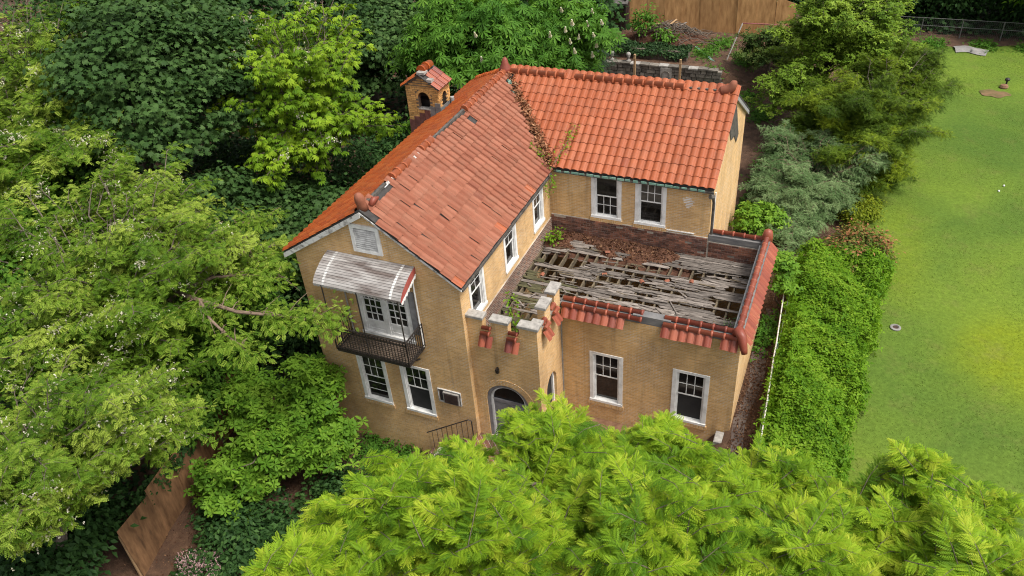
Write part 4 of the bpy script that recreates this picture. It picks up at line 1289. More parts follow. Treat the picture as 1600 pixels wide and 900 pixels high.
# crumbled brown debris along the wing wall
def mound(name, x0, x1, y0, y1, zf, nx_, ny_, mat, parent, **kw):
    xs_ = np.linspace(x0, x1, nx_); ys_ = np.linspace(y0, y1, ny_)
    X_, Y_ = np.meshgrid(xs_, ys_)
    Z_ = zf(X_, Y_) + RNG.normal(0, 0.018, X_.shape)
    V_ = np.stack([X_ + RNG.normal(0, 0.02, X_.shape), Y_ + RNG.normal(0, 0.02, X_.shape), Z_], -1).reshape(-1, 3)
    ii_, jj_ = np.meshgrid(np.arange(ny_ - 1), np.arange(nx_ - 1), indexing='ij')
    q = (ii_ * nx_ + jj_).ravel()
    return link(name, np_mesh(name, V_, np.stack([q, q + 1, q + nx_ + 1, q + nx_], 1), mat), parent, **kw)
def deb(X_, Y_):
    env = smooth01(6.75, 7.2, Y_ + 0.18 * np.sin(X_ * 2.3) + 0.12 * np.sin(X_ * 5.1 + 1) + (X_ - 1) * 0.06) * (1 - smooth01(4.6, 5.6, X_ + 0.3 * np.sin(Y_ * 4)))
    h = 0.10 + 0.10 * np.sin(X_ * 3.1 + 1) * np.sin(Y_ * 4.7) + 0.07 * np.sin(X_ * 7.3) * np.sin(Y_ * 8.1 + 2) + 0.12 * smooth01(7.3, 7.9, Y_)
    hole = np.exp(-(((X_ - 1.7) / 0.32) ** 2 + ((Y_ - 7.25) / 0.2) ** 2)) + np.exp(-(((X_ - 1.25) / 0.2) ** 2 + ((Y_ - 7.5) / 0.14) ** 2)) + 0.7 * np.exp(-(((X_ - 3.2) / 0.25) ** 2 + ((Y_ - 7.2) / 0.1) ** 2))
    return 2.90 + env * (0.6 * h + 0.11) - 0.35 * np.clip(hole, 0, 1) * env - (1 - env) * 0.10
mound('debris', 0.12, 5.9, 6.6, 7.9, deb, 90, 24, M['debris'], deck, kind='stuff')
rng_ = np.random.default_rng(52)
dxy = np.stack([rng_.uniform(0.2, 5.6, 1500), rng_.uniform(6.8, 7.88, 1500)], 1)
dz_ = deb(dxy[:, 0], dxy[:, 1])
okd = dz_ > 2.965
chip = (np.array([(-0.5, -0.3, 0), (0.5, -0.25, 0.05), (0.4, 0.35, 0.12), (-0.45, 0.3, 0.02), (0, 0, 0.22)]), np.array([(0, 1, 4), (1, 2, 4), (2, 3, 4), (3, 0, 4)]))
dk_ = np.stack([dxy[okd, 0], dxy[okd, 1], dz_[okd] + 0.015], 1)
DEBRIS_AT = (chip, dk_, rng_.normal(0, 1, (len(dk_), 3)) * [1, 1, 0.4], rng_.normal(0, 0.45, (len(dk_), 3)) + [0, 0, 1], rng_.uniform(0.03, 0.10, len(dk_)), rng_.uniform(0, 1, len(dk_)) ** 1.5)
# broken roof tiles lying on the deck: loose things
tsv, tsf = s_tile(0.15, 0.19, 0.015, 0.04)
shard = tile_mesh('tile_shard', M['tile_pink'], tsv, tsf)
for i, (x, y, where) in enumerate(((0.75, 4.9, 'at the dark hole near the side wall'), (3.05, 5.75, 'left of the middle of the deck'), (4.35, 5.75, 'in the middle of the silver planks'), (5.2, 5.9, 'right of the middle of the deck'),
                                   (6.15, 3.55, 'close to the front coping'), (6.1, 6.3, 'toward the back of the deck'), (2.6, 6.95, 'on the brown debris by the wing wall'))):
    o = link('tile_shard', shard, None, 'orange tile shard on the rotten flat roof, ' + where, 'tile shard', 'broken tiles on the flat roof')
    o.matrix_world = frame_matrix((x, y, 3.02 if i != 6 else 3.14), (math.cos(i * 1.9), math.sin(i * 1.9), 0), (-math.sin(i * 1.9), math.cos(i * 1.9), 0.05))

# ------------------------------------------------------------------ awning and balcony
aw = MB()
prof = [(0.0, 6.28), (-0.28, 6.22), (-0.52, 6.13), (-0.74, 6.02), (-0.92, 5.90), (-1.04, 5.78), (-1.10, 5.68)]
ax0, ax1 = -4.78, -1.50
for x in (ax0 + 0.06, (ax0 + ax1) / 2, ax1 - 0.06):
    for i in range(len(prof) - 1):
        aw.bar((x, prof[i][0], prof[i][1] - 0.045), (x, prof[i + 1][0], prof[i + 1][1] - 0.045), 0.03, 0.03)
awn = aw.build('awning', M['iron'], house, label='grimy white slatted metal awning over the balcony')
def prof_at(t):
    d = [0]
    for i in range(len(prof) - 1):
        d.append(d[-1] + math.hypot(prof[i + 1][0] - prof[i][0], prof[i + 1][1] - prof[i][1]))
    s = t * d[-1]
    for i in range(len(prof) - 1):
        if s <= d[i + 1] + 1e-9:
            u = (s - d[i]) / (d[i + 1] - d[i])
            return (prof[i][0] + (prof[i + 1][0] - prof[i][0]) * u, prof[i][1] + (prof[i + 1][1] - prof[i][1]) * u)
NS = 14
for k in range(NS):
    (y0, z0), (y1, z1) = prof_at(k / NS), prof_at((k + 1) / NS)
    mb = MB()
    q0 = (y0 + (y1 - y0) * 0.16, z0 + (z1 - z0) * 0.16)
    mb.prism([(ax0, q0[0], q0[1]), (ax0, y1, z1), (ax0, y1, z1 - 0.014), (ax0, q0[0], q0[1] - 0.014)], (ax1 - ax0, 0, 0))
    mb.build('slat', M['slat'], awn)
mb = MB()
for i in range(len(prof) - 1):
    (y0, z0), (y1, z1) = prof[i], prof[i + 1]
    mb.add([(ax0 + 0.01, y0, z0 - 0.03), (ax1 - 0.01, y0, z0 - 0.03), (ax1 - 0.01, y1, z1 - 0.03), (ax0 + 0.01, y1, z1 - 0.03)], [(0, 1, 2, 3)])
mb.build('lining', M['rust'], awn)
for x in (ax0 + 0.34, ax1 - 0.42):
    mb = MB()
    for k in range(NS):
        (y0, z0), (y1, z1) = prof_at(k / NS), prof_at((k + 1) / NS)
        mb.prism([(x, y0 - 0.004, z0 - 0.006), (x, y1 - 0.018, z1 + 0.013), (x, y1 - 0.010, z1 + 0.002), (x, y0, z0 - 0.018)], (0.085, 0, 0))
    mb.build('stripe', M['vent_slat'], awn)
mb = MB()
y_, z_ = prof[-1]
for k in range(26):
    x = ax0 + k * (ax1 - ax0) / 26
    w_ = (ax1 - ax0) / 26
    mb.prism([(x, y_ - 0.01, z_), (x + w_, y_ - 0.01, z_), (x + w_, y_ - 0.01, z_ - 0.07), (x + w_ / 2, y_ - 0.01, z_ - 0.12), (x, y_ - 0.01, z_ - 0.07)], (0, 0.008, 0))
mb.build('valance', M['slat'], awn)
for x, mk in ((ax0, 'slat'), (ax1, 'slat_red')):
    mb = MB()
    mb.prism([(x, p[0], p[1] - 0.02) for p in prof] + [(x, -1.08, 5.58), (x, -0.7, 5.74), (x, -0.35, 5.90), (x, 0.0, 6.02)], (0.012 if x < -3 else -0.012, 0, 0))
    mb.build('side_panel', M[mk], awn)
mb = MB()
for k in range(7):
    t0 = k / 7
    mb.prism([(ax1 + 0.004, -1.08 + t0 * 1.05, 5.58 + t0 * 0.43), (ax1 + 0.004, -0.93 + t0 * 1.05, 5.64 + t0 * 0.43), (ax1 + 0.004, -0.93 + t0 * 1.05, 5.56 + t0 * 0.43), (ax1 + 0.004, -1.0 + t0 * 1.05, 5.48 + t0 * 0.43), (ax1 + 0.004, -1.08 + t0 * 1.05, 5.52 + t0 * 0.43)], (0.01, 0, 0))
mb.build('scallop_trim', M['white'], awn)
# balcony
bx0, bx1, by = -4.47, -1.62, -1.10
fl_ = []
mb = MB()
mb.box(bx0, bx1, by, by + 0.05, 2.84, 2.93)
mb.box(bx0, bx0 + 0.05, by + 0.05, -0.01, 2.84, 2.93)
mb.box(bx1 - 0.05, bx1, by + 0.05, -0.01, 2.84, 2.93)
for k in range(12):
    y = by + 0.08 + k * 0.084
    fl_.append(y)
for x in (bx0 + 0.3, bx1 - 0.3):
    mb.bar((x, -0.02, 2.25), (x, by + 0.15, 2.84), 0.05, 0.05)
balc = mb.build('balcony', M['iron'], house, label='rusty black wrought iron balcony under the awning')
for y in fl_:
    b_ = MB(); b_.box(bx0 + 0.05, bx1 - 0.05, y, y + 0.055, 2.875, 2.90); b_.build('slat', M['balcony_floor'], balc)
for pts in ([(bx0, by), (bx1, by)], [(bx0, by), (bx0, -0.01)], [(bx1, by), (bx1, -0.01)]):
    (xa, ya), (xb, yb) = pts
    for z, w_ in ((3.92, 0.045), (3.02, 0.03), (3.78, 0.02)):
        mb = MB()
        mb.bar((xa, ya, z), (xb, yb, z), w_, 0.03)
        mb.build('rail', M['iron'], balc)
    L = math.hypot(xb - xa, yb - ya)
    n_ = int(L / 0.115)
    for k in range(n_ + 1):
        t = k / n_
        mb = MB()
        x_, yy = xa + (xb - xa) * t, ya + (yb - ya) * t
        mb.tube([(x_, yy, 2.93), (x_, yy, 3.90)], 0.015 if k not in (0, n_) else 0.027, 5)
        mb.build('baluster', M['iron'], balc)
for x, y, z1, mk in ((bx0, by, 5.66, 'iron'), (-3.15, by, 5.66, 'iron'), (bx1, by, 5.66, 'iron'), (bx0 + 0.02, -0.06, 5.95, 'ac_side'), (bx1 - 0.02, -0.06, 5.95, 'white')):
    mb = MB()
    mb.tube([(x, y, 2.93), (x, y, z1)], 0.022 if y < -0.5 else 0.03, 6)
    mb.build('post', M[mk], balc)
mb = MB()
mb.box(-1.95, -1.72, -0.05, -0.008, 3.4, 5.2)
mb.build('shutter', M['door_grey'], balc)

# air conditioner sitting in the wall
ac = empty('air_conditioner', 'weathered grey air conditioner set in the brick wall beside the lower windows', 'air conditioner', loc=(-0.95, 0, 0.45))
def acb(name, x0, x1, y0, y1, z0, z1, mk):
    b_ = MB(); b_.box(x0 + 0.95, x1 + 0.95, y0, y1, z0 - 0.45, z1 - 0.45)
    return b_.build(name, M[mk], ac)
body = acb('body', -1.16, -0.55, -0.11, 0.20, 0.47, 0.98, 'ac_side')
acb('face', -1.12, -0.58, -0.125, -0.112, 0.50, 0.95, 'ac_face')
b_ = MB()
for k in range(9):
    b_.box(-1.11 + 0.95, -0.59 + 0.95, -0.135, -0.126, 0.07 + k * 0.047, 0.085 + k * 0.047)
b_.build('grille', M['rust'], ac)
b_ = MB()
b_.box(-0.42, 0.44, -0.05, 0.01, -0.03, 0.0)
b_.box(-0.42, 0.44, -0.05, 0.01, 0.57, 0.60)
b_.box(-0.445, -0.42, -0.05, 0.01, -0.03, 0.60)
b_.box(0.44, 0.465, -0.05, 0.01, -0.03, 0.60)
b_.build('frame', M['peel'], ac)
acb('side_panel', -1.34, -1.17, -0.02, 0.10, 0.47, 0.98, 'ac_face')

# ------------------------------------------------------------------ terrace, landing, steps, railing
mb = MB()
mb.box(XD + 0.02, 8.45, 0.2, YC - 0.003, -1.25, -0.98)
mb.build('terrace', M['clay_earth'], kind='structure')
tw = MB()
tw.box(XD + 0.05, 8.5, -0.06, 0.19, -3.0, -0.62)
tw.build('terrace_wall', M['old_brick'], None, label='low dark brick wall edging the terrace under the foreground leaves', cat='wall')
cb_ = coping(8.05, 8.52, 1.75, 2.28, -0.62, 0.5)
cb_.build('stone_block', M['stone'], None, label='pale square stone block at the front corner of the flat roofed room', cat='stone block')
st = empty('entrance_steps', 'brick steps leading up to the arched front door', 'steps', loc=(1.2, -0.6, -1.0))
b_ = MB(); b_.box(-1.35, 1.3, -0.75, 0.80, -1.6, 0.02); b_.build('landing', M['old_brick'], st)
for k in range(6):
    b_ = MB(); b_.box(-1.65 - k * 0.3, -1.352 - k * 0.3, -0.75, 0.45, -1.6, -0.18 - k * 0.19); b_.build('step', M['old_brick'], st)
hr = empty('handrail', 'thin black iron handrail rising to the front door', 'handrail', loc=(-0.1, -0.2, -0.95))
b_ = MB()
b_.tube([(0.0, 0.02, 0.0), (0.0, 0.02, 0.90), (-0.12, 0.0, 0.95), (-1.9, -0.10, -0.22)], 0.022, 6)
b_.build('rail', M['iron'], hr)
for k in range(8):
    b_ = MB()
    x = -0.2 - k * 0.22
    b_.tube([(x, 0, 0.90 + (x + 0.12) * 0.66), (x, 0, -0.1 + x * 0.6)], 0.010, 5)
    b_.build('baluster', M['iron'], hr)
b_ = MB()
for i in range(14):
    x, y = -0.2 + RNG.uniform(-0.5, 0.8), -1.5 + RNG.uniform(-0.5, 0.5)
    z = gz(x, y)
    b_.box(x, x + 0.22, y, y + 0.16, z + 1.0 - 0.3, z + 1.1)
b_.build('rubble', M['old_brick'], kind='stuff')

# ------------------------------------------------------------------ leaves
def leaf_ovate(L=1.0, w=0.5, fold=0.10, tip=1.0, droop=0.12):
    V_ = [(0, 0, 0), (-w / 2, 0.45 * L, fold), (0, 0.5 * L, 0), (w / 2, 0.45 * L, fold), (0, L, -droop * L)]
    return np.array(V_), np.array([(0, 2, 1), (0, 3, 2), (1, 2, 4), (2, 3, 4)])
def leaf_obovate(L=1.0, w=0.5):
    V_ = [(0, 0, 0), (-w / 2, 0.68 * L, 0.06), (0, 0.6 * L, 0), (w / 2, 0.68 * L, 0.06), (0, L, -0.08)]
    return np.array(V_), np.array([(0, 2, 1), (0, 3, 2), (1, 2, 4), (2, 3, 4)])
def combine(items):
    Vs, Fs, n_ = [], [], 0
    for V_, F_ in items:
        Vs.append(V_); Fs.append(F_ + n_); n_ += len(V_)
    return np.concatenate(Vs), np.concatenate(Fs)
def turned(item, az, pitch=0.0, off=(0, 0, 0), scale=1.0):
    V_, F_ = item
    V_ = V_ * scale
    cp, sp_ = math.cos(pitch), math.sin(pitch)
    y_ = V_[:, 1] * cp - V_[:, 2] * sp_; z_ = V_[:, 1] * sp_ + V_[:, 2] * cp
    ca, sa = math.cos(az), math.sin(az)
    x2 = V_[:, 0] * ca - y_ * sa; y2 = V_[:, 0] * sa + y_ * ca
    return np.stack([x2 + off[0], y2 + off[1], z_ + off[2]], 1), F_
def frond(pairs=10, L=1.0, ll=0.17, lw=0.062, droop=0.35, ang=1.15, start=0.16):
    items = []
    dia = (np.array([(0, 0, 0), (-lw / 2, ll * 0.5, 0.0), (lw / 2, ll * 0.5, 0.0), (0, ll, -0.03)]), np.array([(0, 2, 1), (1, 2, 3)]))
    for i in range(pairs):
        t = start + (1 - start) * i / pairs
        z = -droop * t * t
        s_ = 0.75 + 0.5 * math.sin(math.pi * min(1, t * 0.9 + 0.05))
        for sg in (-1, 1):
            items.append(turned(dia, sg * -ang * (1.05 - 0.35 * t), -0.18, (0, t * L, z), s_))
    items.append(turned(dia, 0, -0.3, (0, L * 0.97, -droop), 0.9))
    rw = 0.006
    items.append((np.array([(-rw, 0, 0), (rw, 0, 0), (rw, L * 0.5, -droop * 0.25), (-rw, L * 0.5, -droop * 0.25)]), np.array([(0, 1, 2), (0, 2, 3)])))
    return combine(items)
def palmate(n_=7, L=1.0, w=0.30, spread=2.3, pitch=-0.35):
    return combine([turned(leaf_obovate(1.0, w), -spread + 2 * spread * i / (n_ - 1), pitch, (0, 0, 0), (1.0 - 0.28 * abs(i - (n_ - 1) / 2) / ((n_ - 1) / 2)) * L) for i in range(n_)])
def rosette(n_=7, w=0.42):
    return combine([turned(leaf_obovate(1.0, w), 2 * math.pi * i / n_ + 0.3 * (i % 2), 0.25 - 0.45 * (i % 2), (0, 0, 0), 0.85 + 0.15 * (i % 3)) for i in range(n_)])
def maple_leaf():
    a = [(-0.0, 0.0), (-0.28, 0.02), (-0.55, 0.28), (-0.30, 0.38), (-0.44, 0.74), (-0.16, 0.66), (0, 1.0), (0.16, 0.66), (0.44, 0.74), (0.30, 0.38), (0.55, 0.28), (0.28, 0.02)]
    V_ = np.array([(x, y, -0.22 * x * x - 0.12 * y * y) for x, y in a] + [(0, 0.42, 0.02)])
    c_ = len(a)
    return V_, np.array([(i, c_, (i + 1) % c_)[::-1] for i in range(c_)])
def spray(n_=9, L=1.0, w=0.10, droop=0.25, ang=0.75, ll=0.42):
    items = []
    tri = (np.array([(-w / 2, 0, 0), (w / 2, 0, 0), (0, ll, -0.04)]), np.array([(0, 1, 2)]))
    for i in range(n_):
        t = i / n_
        items.append(turned(tri, (-1 if i % 2 else 1) * ang, -0.1 + 0.3 * ((i * 7) % 5 - 2) / 2, (0, t * L, -droop * t * t), 1 - 0.5 * t))
    items.append(turned(tri, 0, -0.2, (0, L * 0.75, -droop * 0.56), 0.8))
    return combine(items)
def petals(n_=6):
    """small hanging blossom cluster"""
    items = []
    q = (np.array([(-0.16, 0, 0), (0.16, 0, 0), (0.13, 0.30, 0.05), (-0.13, 0.30, 0.05)]), np.array([(0, 1, 2), (0, 2, 3)]))
    for i in range(n_):
        items.append(turned(q, i * 2.4, 0.4 + 0.3 * (i % 3), (0.10 * math.cos(i * 1.7), 0.10 * math.sin(i * 1.7), -0.14 * i), 1 - 0.06 * i))
    return combine(items)

def scatter(name, proto, pos, fwd, up, scl, tint, mat, parent=None, **kw):
    V_, F_ = proto
    pos = np.asarray(pos, float); N = len(pos)
    f_n = fwd / np.maximum(np.linalg.norm(fwd, axis=1, keepdims=True), 1e-6)
    x_n = np.cross(f_n, up); x_n /= np.maximum(np.linalg.norm(x_n, axis=1, keepdims=True), 1e-6)
    z_n = np.cross(x_n, f_n)
    s_ = np.asarray(scl, float)[:, None, None]
    VV = (V_[None, :, 0:1] * x_n[:, None, :] + V_[None, :, 1:2] * f_n[:, None, :] + V_[None, :, 2:3] * z_n[:, None, :]) * s_ + pos[:, None, :]
    FF = F_[None, :, :] + (np.arange(N) * len(V_))[:, None, None]
    tt = np.repeat(np.clip(tint, 0, 1), len(V_))
    kw.setdefault('kind', 'stuff')
    return link(name, np_mesh(name, VV.reshape(-1, 3), FF.reshape(-1, F_.shape[1]), mat, tt), parent, **kw)

def unit(n_, rng_):
    v = rng_.normal(size=(n_, 3))
    return v / np.linalg.norm(v, axis=1, keepdims=True)

def clumps(rng_, c, rad, n_, lo=0.62, hi=1.0, zmin=-0.35):
    """clump centres through the outer part of an uneven ellipsoid"""
    d = unit(n_ * 3, rng_)
    d = d[d[:, 2] > zmin][:n_]
    ph = rng_.uniform(0, 6.28, 6)
    lump = 0.86 + 0.16 * np.sin(3 * np.arctan2(d[:, 1], d[:, 0]) + ph[0]) + 0.12 * np.sin(5 * d[:, 2] + 2 * d[:, 0] * 3 + ph[1])
    r_ = rng_.uniform(lo, hi, len(d)) ** 0.7 * lump
    return np.array(c) + d * np.array(rad) * r_[:, None], d

def spread_leaves(rng_, cc, cd, per, rc, flat=0.4, droop=0.3, upn=0.8, out=0.6):
    """leaf frames around clump centres"""
    n_ = len(cc) * per
    idx = np.repeat(np.arange(len(cc)), per)
    off = rng_.normal(size=(n_, 3)) * np.array([rc, rc, rc * flat]) * 0.62
    pos = cc[idx] + off
    oh = off.copy(); oh[:, 2] = 0
    oh /= np.maximum(np.linalg.norm(oh, axis=1, keepdims=True), 0.05)
    fwd = oh * 0.8 + cd[idx] * out * 0.4 + rng_.normal(0, 0.62, (n_, 3))
    fwd[:, 2] = fwd[:, 2] * 0.5 - droop + rng_.normal(0, 0.2, n_)
    up_n = np.array([0, 0, upn]) + cd[idx] * 0.35 + rng_.normal(0, 0.38, (n_, 3))
    return pos, fwd, up_n, idx

def wood(parent, base, top, r0, targets, rng_, mat, rl=0.35, name='trunk'):
    """tapered trunk with limbs bending out to some of the clumps"""
    b_ = MB()
    base = Vector(base); top = Vector(top)
    n_ = 7
    pts = [base.lerp(top, i / n_) + Vector((math.sin(i * 1.7) * 0.08, math.cos(i * 1.3) * 0.08, 0)) for i in range(n_ + 1)]
    pts[0] = base - Vector((0, 0, 0.3))
    b_.tube(pts, [r0 * (1.25 if i == 0 else 1 - 0.72 * i / n_) for i in range(n_ + 1)], 9)
    for t_ in targets:
        t_ = Vector(t_)
        k = rng_.uniform(0.35, 0.95)
        s_ = base.lerp(top, k)
        mid = s_.lerp(t_, 0.5) + Vector((rng_.normal(0, 0.15), rng_.normal(0, 0.15), 0.25 * (t_ - s_).length * 0.3))
        q = [s_, s_.lerp(mid, 0.5) + Vector((0, 0, 0.05)), mid, mid.lerp(t_, 0.55), t_]
        rr_ = r0 * rl * rng_.uniform(0.7, 1.0)
        b_.tube(q, [rr_, rr_ * 0.8, rr_ * 0.6, rr_ * 0.4, rr_ * 0.15], 6)
    return b_.build(name, mat, parent)

def tree(name, label, cat, base, top, r0, crowns, proto, mat, size, per, rc, rng_seed, flat=0.4, droop=0.3, limbs=16, bark='bark', group=None, tint_mu=0.45, lo=0.62, zmin=-0.35, blossoms=None, upn=0.8, bl_size=0.16):
    rng_ = np.random.default_rng(rng_seed)
    t_ = empty(name, label, cat, group, base)
    inv = -np.array(base)
    CC, CD = [], []
    for c_, rad, n_ in crowns:
        a, d = clumps(rng_, c_, rad, n_, lo, zmin=zmin)
        CC.append(a); CD.append(d)
    CC = np.concatenate(CC); CD = np.concatenate(CD)
    pos, fwd, up_n, idx = spread_leaves(rng_, CC, CD, per, rc, flat, droop, upn)
    tint = tint_mu + rng_.normal(0, 0.20, len(CC))[idx] + rng_.normal(0, 0.17, len(pos))
    scatter('crown', proto, pos + inv, fwd, up_n, size * rng_.uniform(0.72, 1.2, len(pos)), tint, mat, t_)
    sel = rng_.choice(len(CC), min(limbs, len(CC)), replace=False)
    wood(t_, np.array(base) + inv, np.array(top) + inv, r0, CC[sel] + inv, rng_, M[bark])
    if blossoms:
        nb, proto_b, mat_b = blossoms
        good = np.where(CD[:, 2] > -0.1)[0]
        nc_ = max(1, nb // 7)
        hub = CC[rng_.choice(good, nc_)] + rng_.normal(0, 1, (nc_, 3)) * np.array([rc * 0.8, rc * 0.8, rc * 0.15]) + np.array([0, 0, rc * flat * 0.85])
        ctr = hub[rng_.integers(0, nc_, nb)] + rng_.normal(0, 1, (nb, 3)) * np.array([0.22, 0.22, 0.07])
        scatter('blossom', proto_b, ctr + inv, rng_.normal(0, 1, (nb, 3)), np.tile([0, 0, 1.0], (nb, 1)) + rng_.normal(0, 0.3, (nb, 3)), bl_size * rng_.uniform(0.7, 1.3, nb), rng_.uniform(0, 1, nb), mat_b, t_)
    return t_

FR_LOC = frond(4, 1.0, 0.33, 0.17, 0.25, 1.2, 0.18)
FR_AIL = frond(7, 1.0, 0.27, 0.085, 0.36, 1.12, 0.12)
OV = leaf_ovate(1.0, 0.55)
PALM = palmate()
ROS = rosette()
MAP = maple_leaf()
SPR = spray()
BLO = petals()
HP_ = combine([turned(leaf_ovate(1.0, 0.55), a_, p_, (0, 0, 0), s_) for a_, p_, s_ in ((0, 0.1, 1.0), (1.3, -0.1, 0.9), (-1.3, 0.1, 0.9))])

def spray_tree(name, label, cat, base, fork, r0, targets, proto, mat, size, seed, group=None, leaf_step=0.055, sec=7, bark='bark', blossoms=0, bl_size=0.13, spread=0.30, tint_mu=0.45, arch=0.10):
    """tree built along its branches: limbs run out to the targets, each carries side twigs, leaves sit along the twigs"""
    rng_ = np.random.default_rng(seed)
    t_ = empty(name, label, cat, group, base)
    org = Vector(base)
    b_ = MB()
    fk = Vector(fork)
    n_ = 6
    b_.tube([org.lerp(fk, i / n_) - org + Vector((math.sin(i * 1.7) * 0.07, math.cos(i * 1.3) * 0.07, -0.3 if i == 0 else 0)) for i in range(n_ + 1)], [r0 * (1.2 - 0.6 * i / n_) for i in range(n_ + 1)], 9)
    P_, F_, U_, T_, S_, H_ = [], [], [], [], [], []
    def along(pts, t):
        x = t * (len(pts) - 1); i = min(int(x), len(pts) - 2)
        return pts[i].lerp(pts[i + 1], x - i)
    for tg in targets:
        tg = Vector(tg)
        s0 = org.lerp(fk, rng_.uniform(0.6, 1.0))
        D = (tg - s0).length
        c1 = s0.lerp(tg, 0.35) + Vector((rng_.normal(0, 0.08 * D), rng_.normal(0, 0.08 * D), arch * D))
        c2 = s0.lerp(tg, 0.72) + Vector((rng_.normal(0, 0.05 * D), rng_.normal(0, 0.05 * D), arch * 0.8 * D))
        pts = [s0, s0.lerp(c1, 0.55) + Vector((0, 0, 0.02 * D)), c1, c1.lerp(c2, 0.5) + Vector((0, 0, 0.015 * D)), c2, c2.lerp(tg, 0.55) + Vector((0, 0, 0.01 * D)), tg]
        rr_ = r0 * 0.16 * rng_.uniform(0.6, 1)
        b_.tube([p - org for p in pts], [rr_ * (1 - 0.88 * i / 6) + 0.004 for i in range(7)], 6)
        tb = rng_.normal(0, 0.24)
        hd_ = (tg - s0); hd_.z = 0
        az0 = math.atan2(hd_.y, hd_.x)
        for q in range(sec):
            k = 0.40 + 0.60 * (q + rng_.uniform(0, 0.9)) / sec
            p0 = along(pts, min(k, 0.995))
            az = az0 + (1 if q % 2 else -1) * rng_.uniform(0.45, 1.2) * (1.1 - 0.6 * k)
            L = rng_.uniform(0.55, 1.25) * (1.25 - 0.55 * k)
            dv = Vector((math.cos(az), math.sin(az), rng_.uniform(-0.15, 0.35)))
            p2 = p0 + dv * L + Vector((0, 0, -0.12 * L))
            p1 = p0.lerp(p2, 0.5) + Vector((0, 0, 0.10 * L))
            b_.tube([p0 - org, p1 - org, p2 - org], [0.012, 0.008, 0.003], 4)
            nl = int(L / leaf_step)
            ts = tb + rng_.normal(0, 0.12)
            for i in range(nl):
                t = 0.08 + 0.92 * (i + rng_.uniform(0, 1)) / nl
                p = p0.lerp(p1, t * 2) if t < 0.5 else p1.lerp(p2, t * 2 - 1)
                a2 = az + (1 if i % 2 else -1) * rng_.uniform(0.5, 1.5)
                o_ = Vector((math.cos(a2), math.sin(a2), rng_.normal(-0.05, 0.4)))
                P_.append(p + Vector(rng_.normal(0, 1, 3) * spread * np.array([0.5, 0.5, 0.28]))); F_.append(o_); U_.append((rng_.normal(0, 0.35), rng_.normal(0, 0.35), 1.0))
                S_.append(size * rng_.uniform(0.65, 1.2)); T_.append(tint_mu + ts + 0.15 * t + rng_.normal(0, 0.14))
            H_.append(p0.lerp(p2, rng_.uniform(0.3, 1)))
    P_ = np.array(P_) - np.array(org)
    scatter('crown', proto, P_, np.array(F_), np.array(U_), np.array(S_), np.array(T_), mat, t_)
    b_.build('trunk', M[bark], t_)
    if blossoms:
        H_ = np.array(H_)
        nc_ = blossoms // 14
        hub = H_[rng_.integers(0, len(H_), nc_)] + rng_.normal(0, 0.06, (nc_, 3)) + np.array([0, 0, 0.04])
        ctr = hub[rng_.integers(0, nc_, blossoms)] + rng_.normal(0, 1, (blossoms, 3)) * np.array([0.20, 0.20, 0.07])
        scatter('blossom', BLO, ctr - np.array(org), rng_.normal(0, 1, (blossoms, 3)), np.tile([0, 0, 1.0], (blossoms, 1)) + rng_.normal(0, 0.3, (blossoms, 3)), bl_size * rng_.uniform(0.7, 1.3, blossoms), rng_.uniform(0, 1, blossoms), M['blossom'], t_)
    return t_

def crown_targets(seed, blobs):
    rng_ = np.random.default_rng(seed)
    out = []
    for c_, rad, n_ in blobs:
        d = unit(n_ * 3, rng_); d = d[d[:, 2] > -0.45][:n_]
        out.append(np.array(c_) + d * np.array(rad) * rng_.uniform(0.45, 1.15, (len(d), 1)))
    return np.concatenate(out)

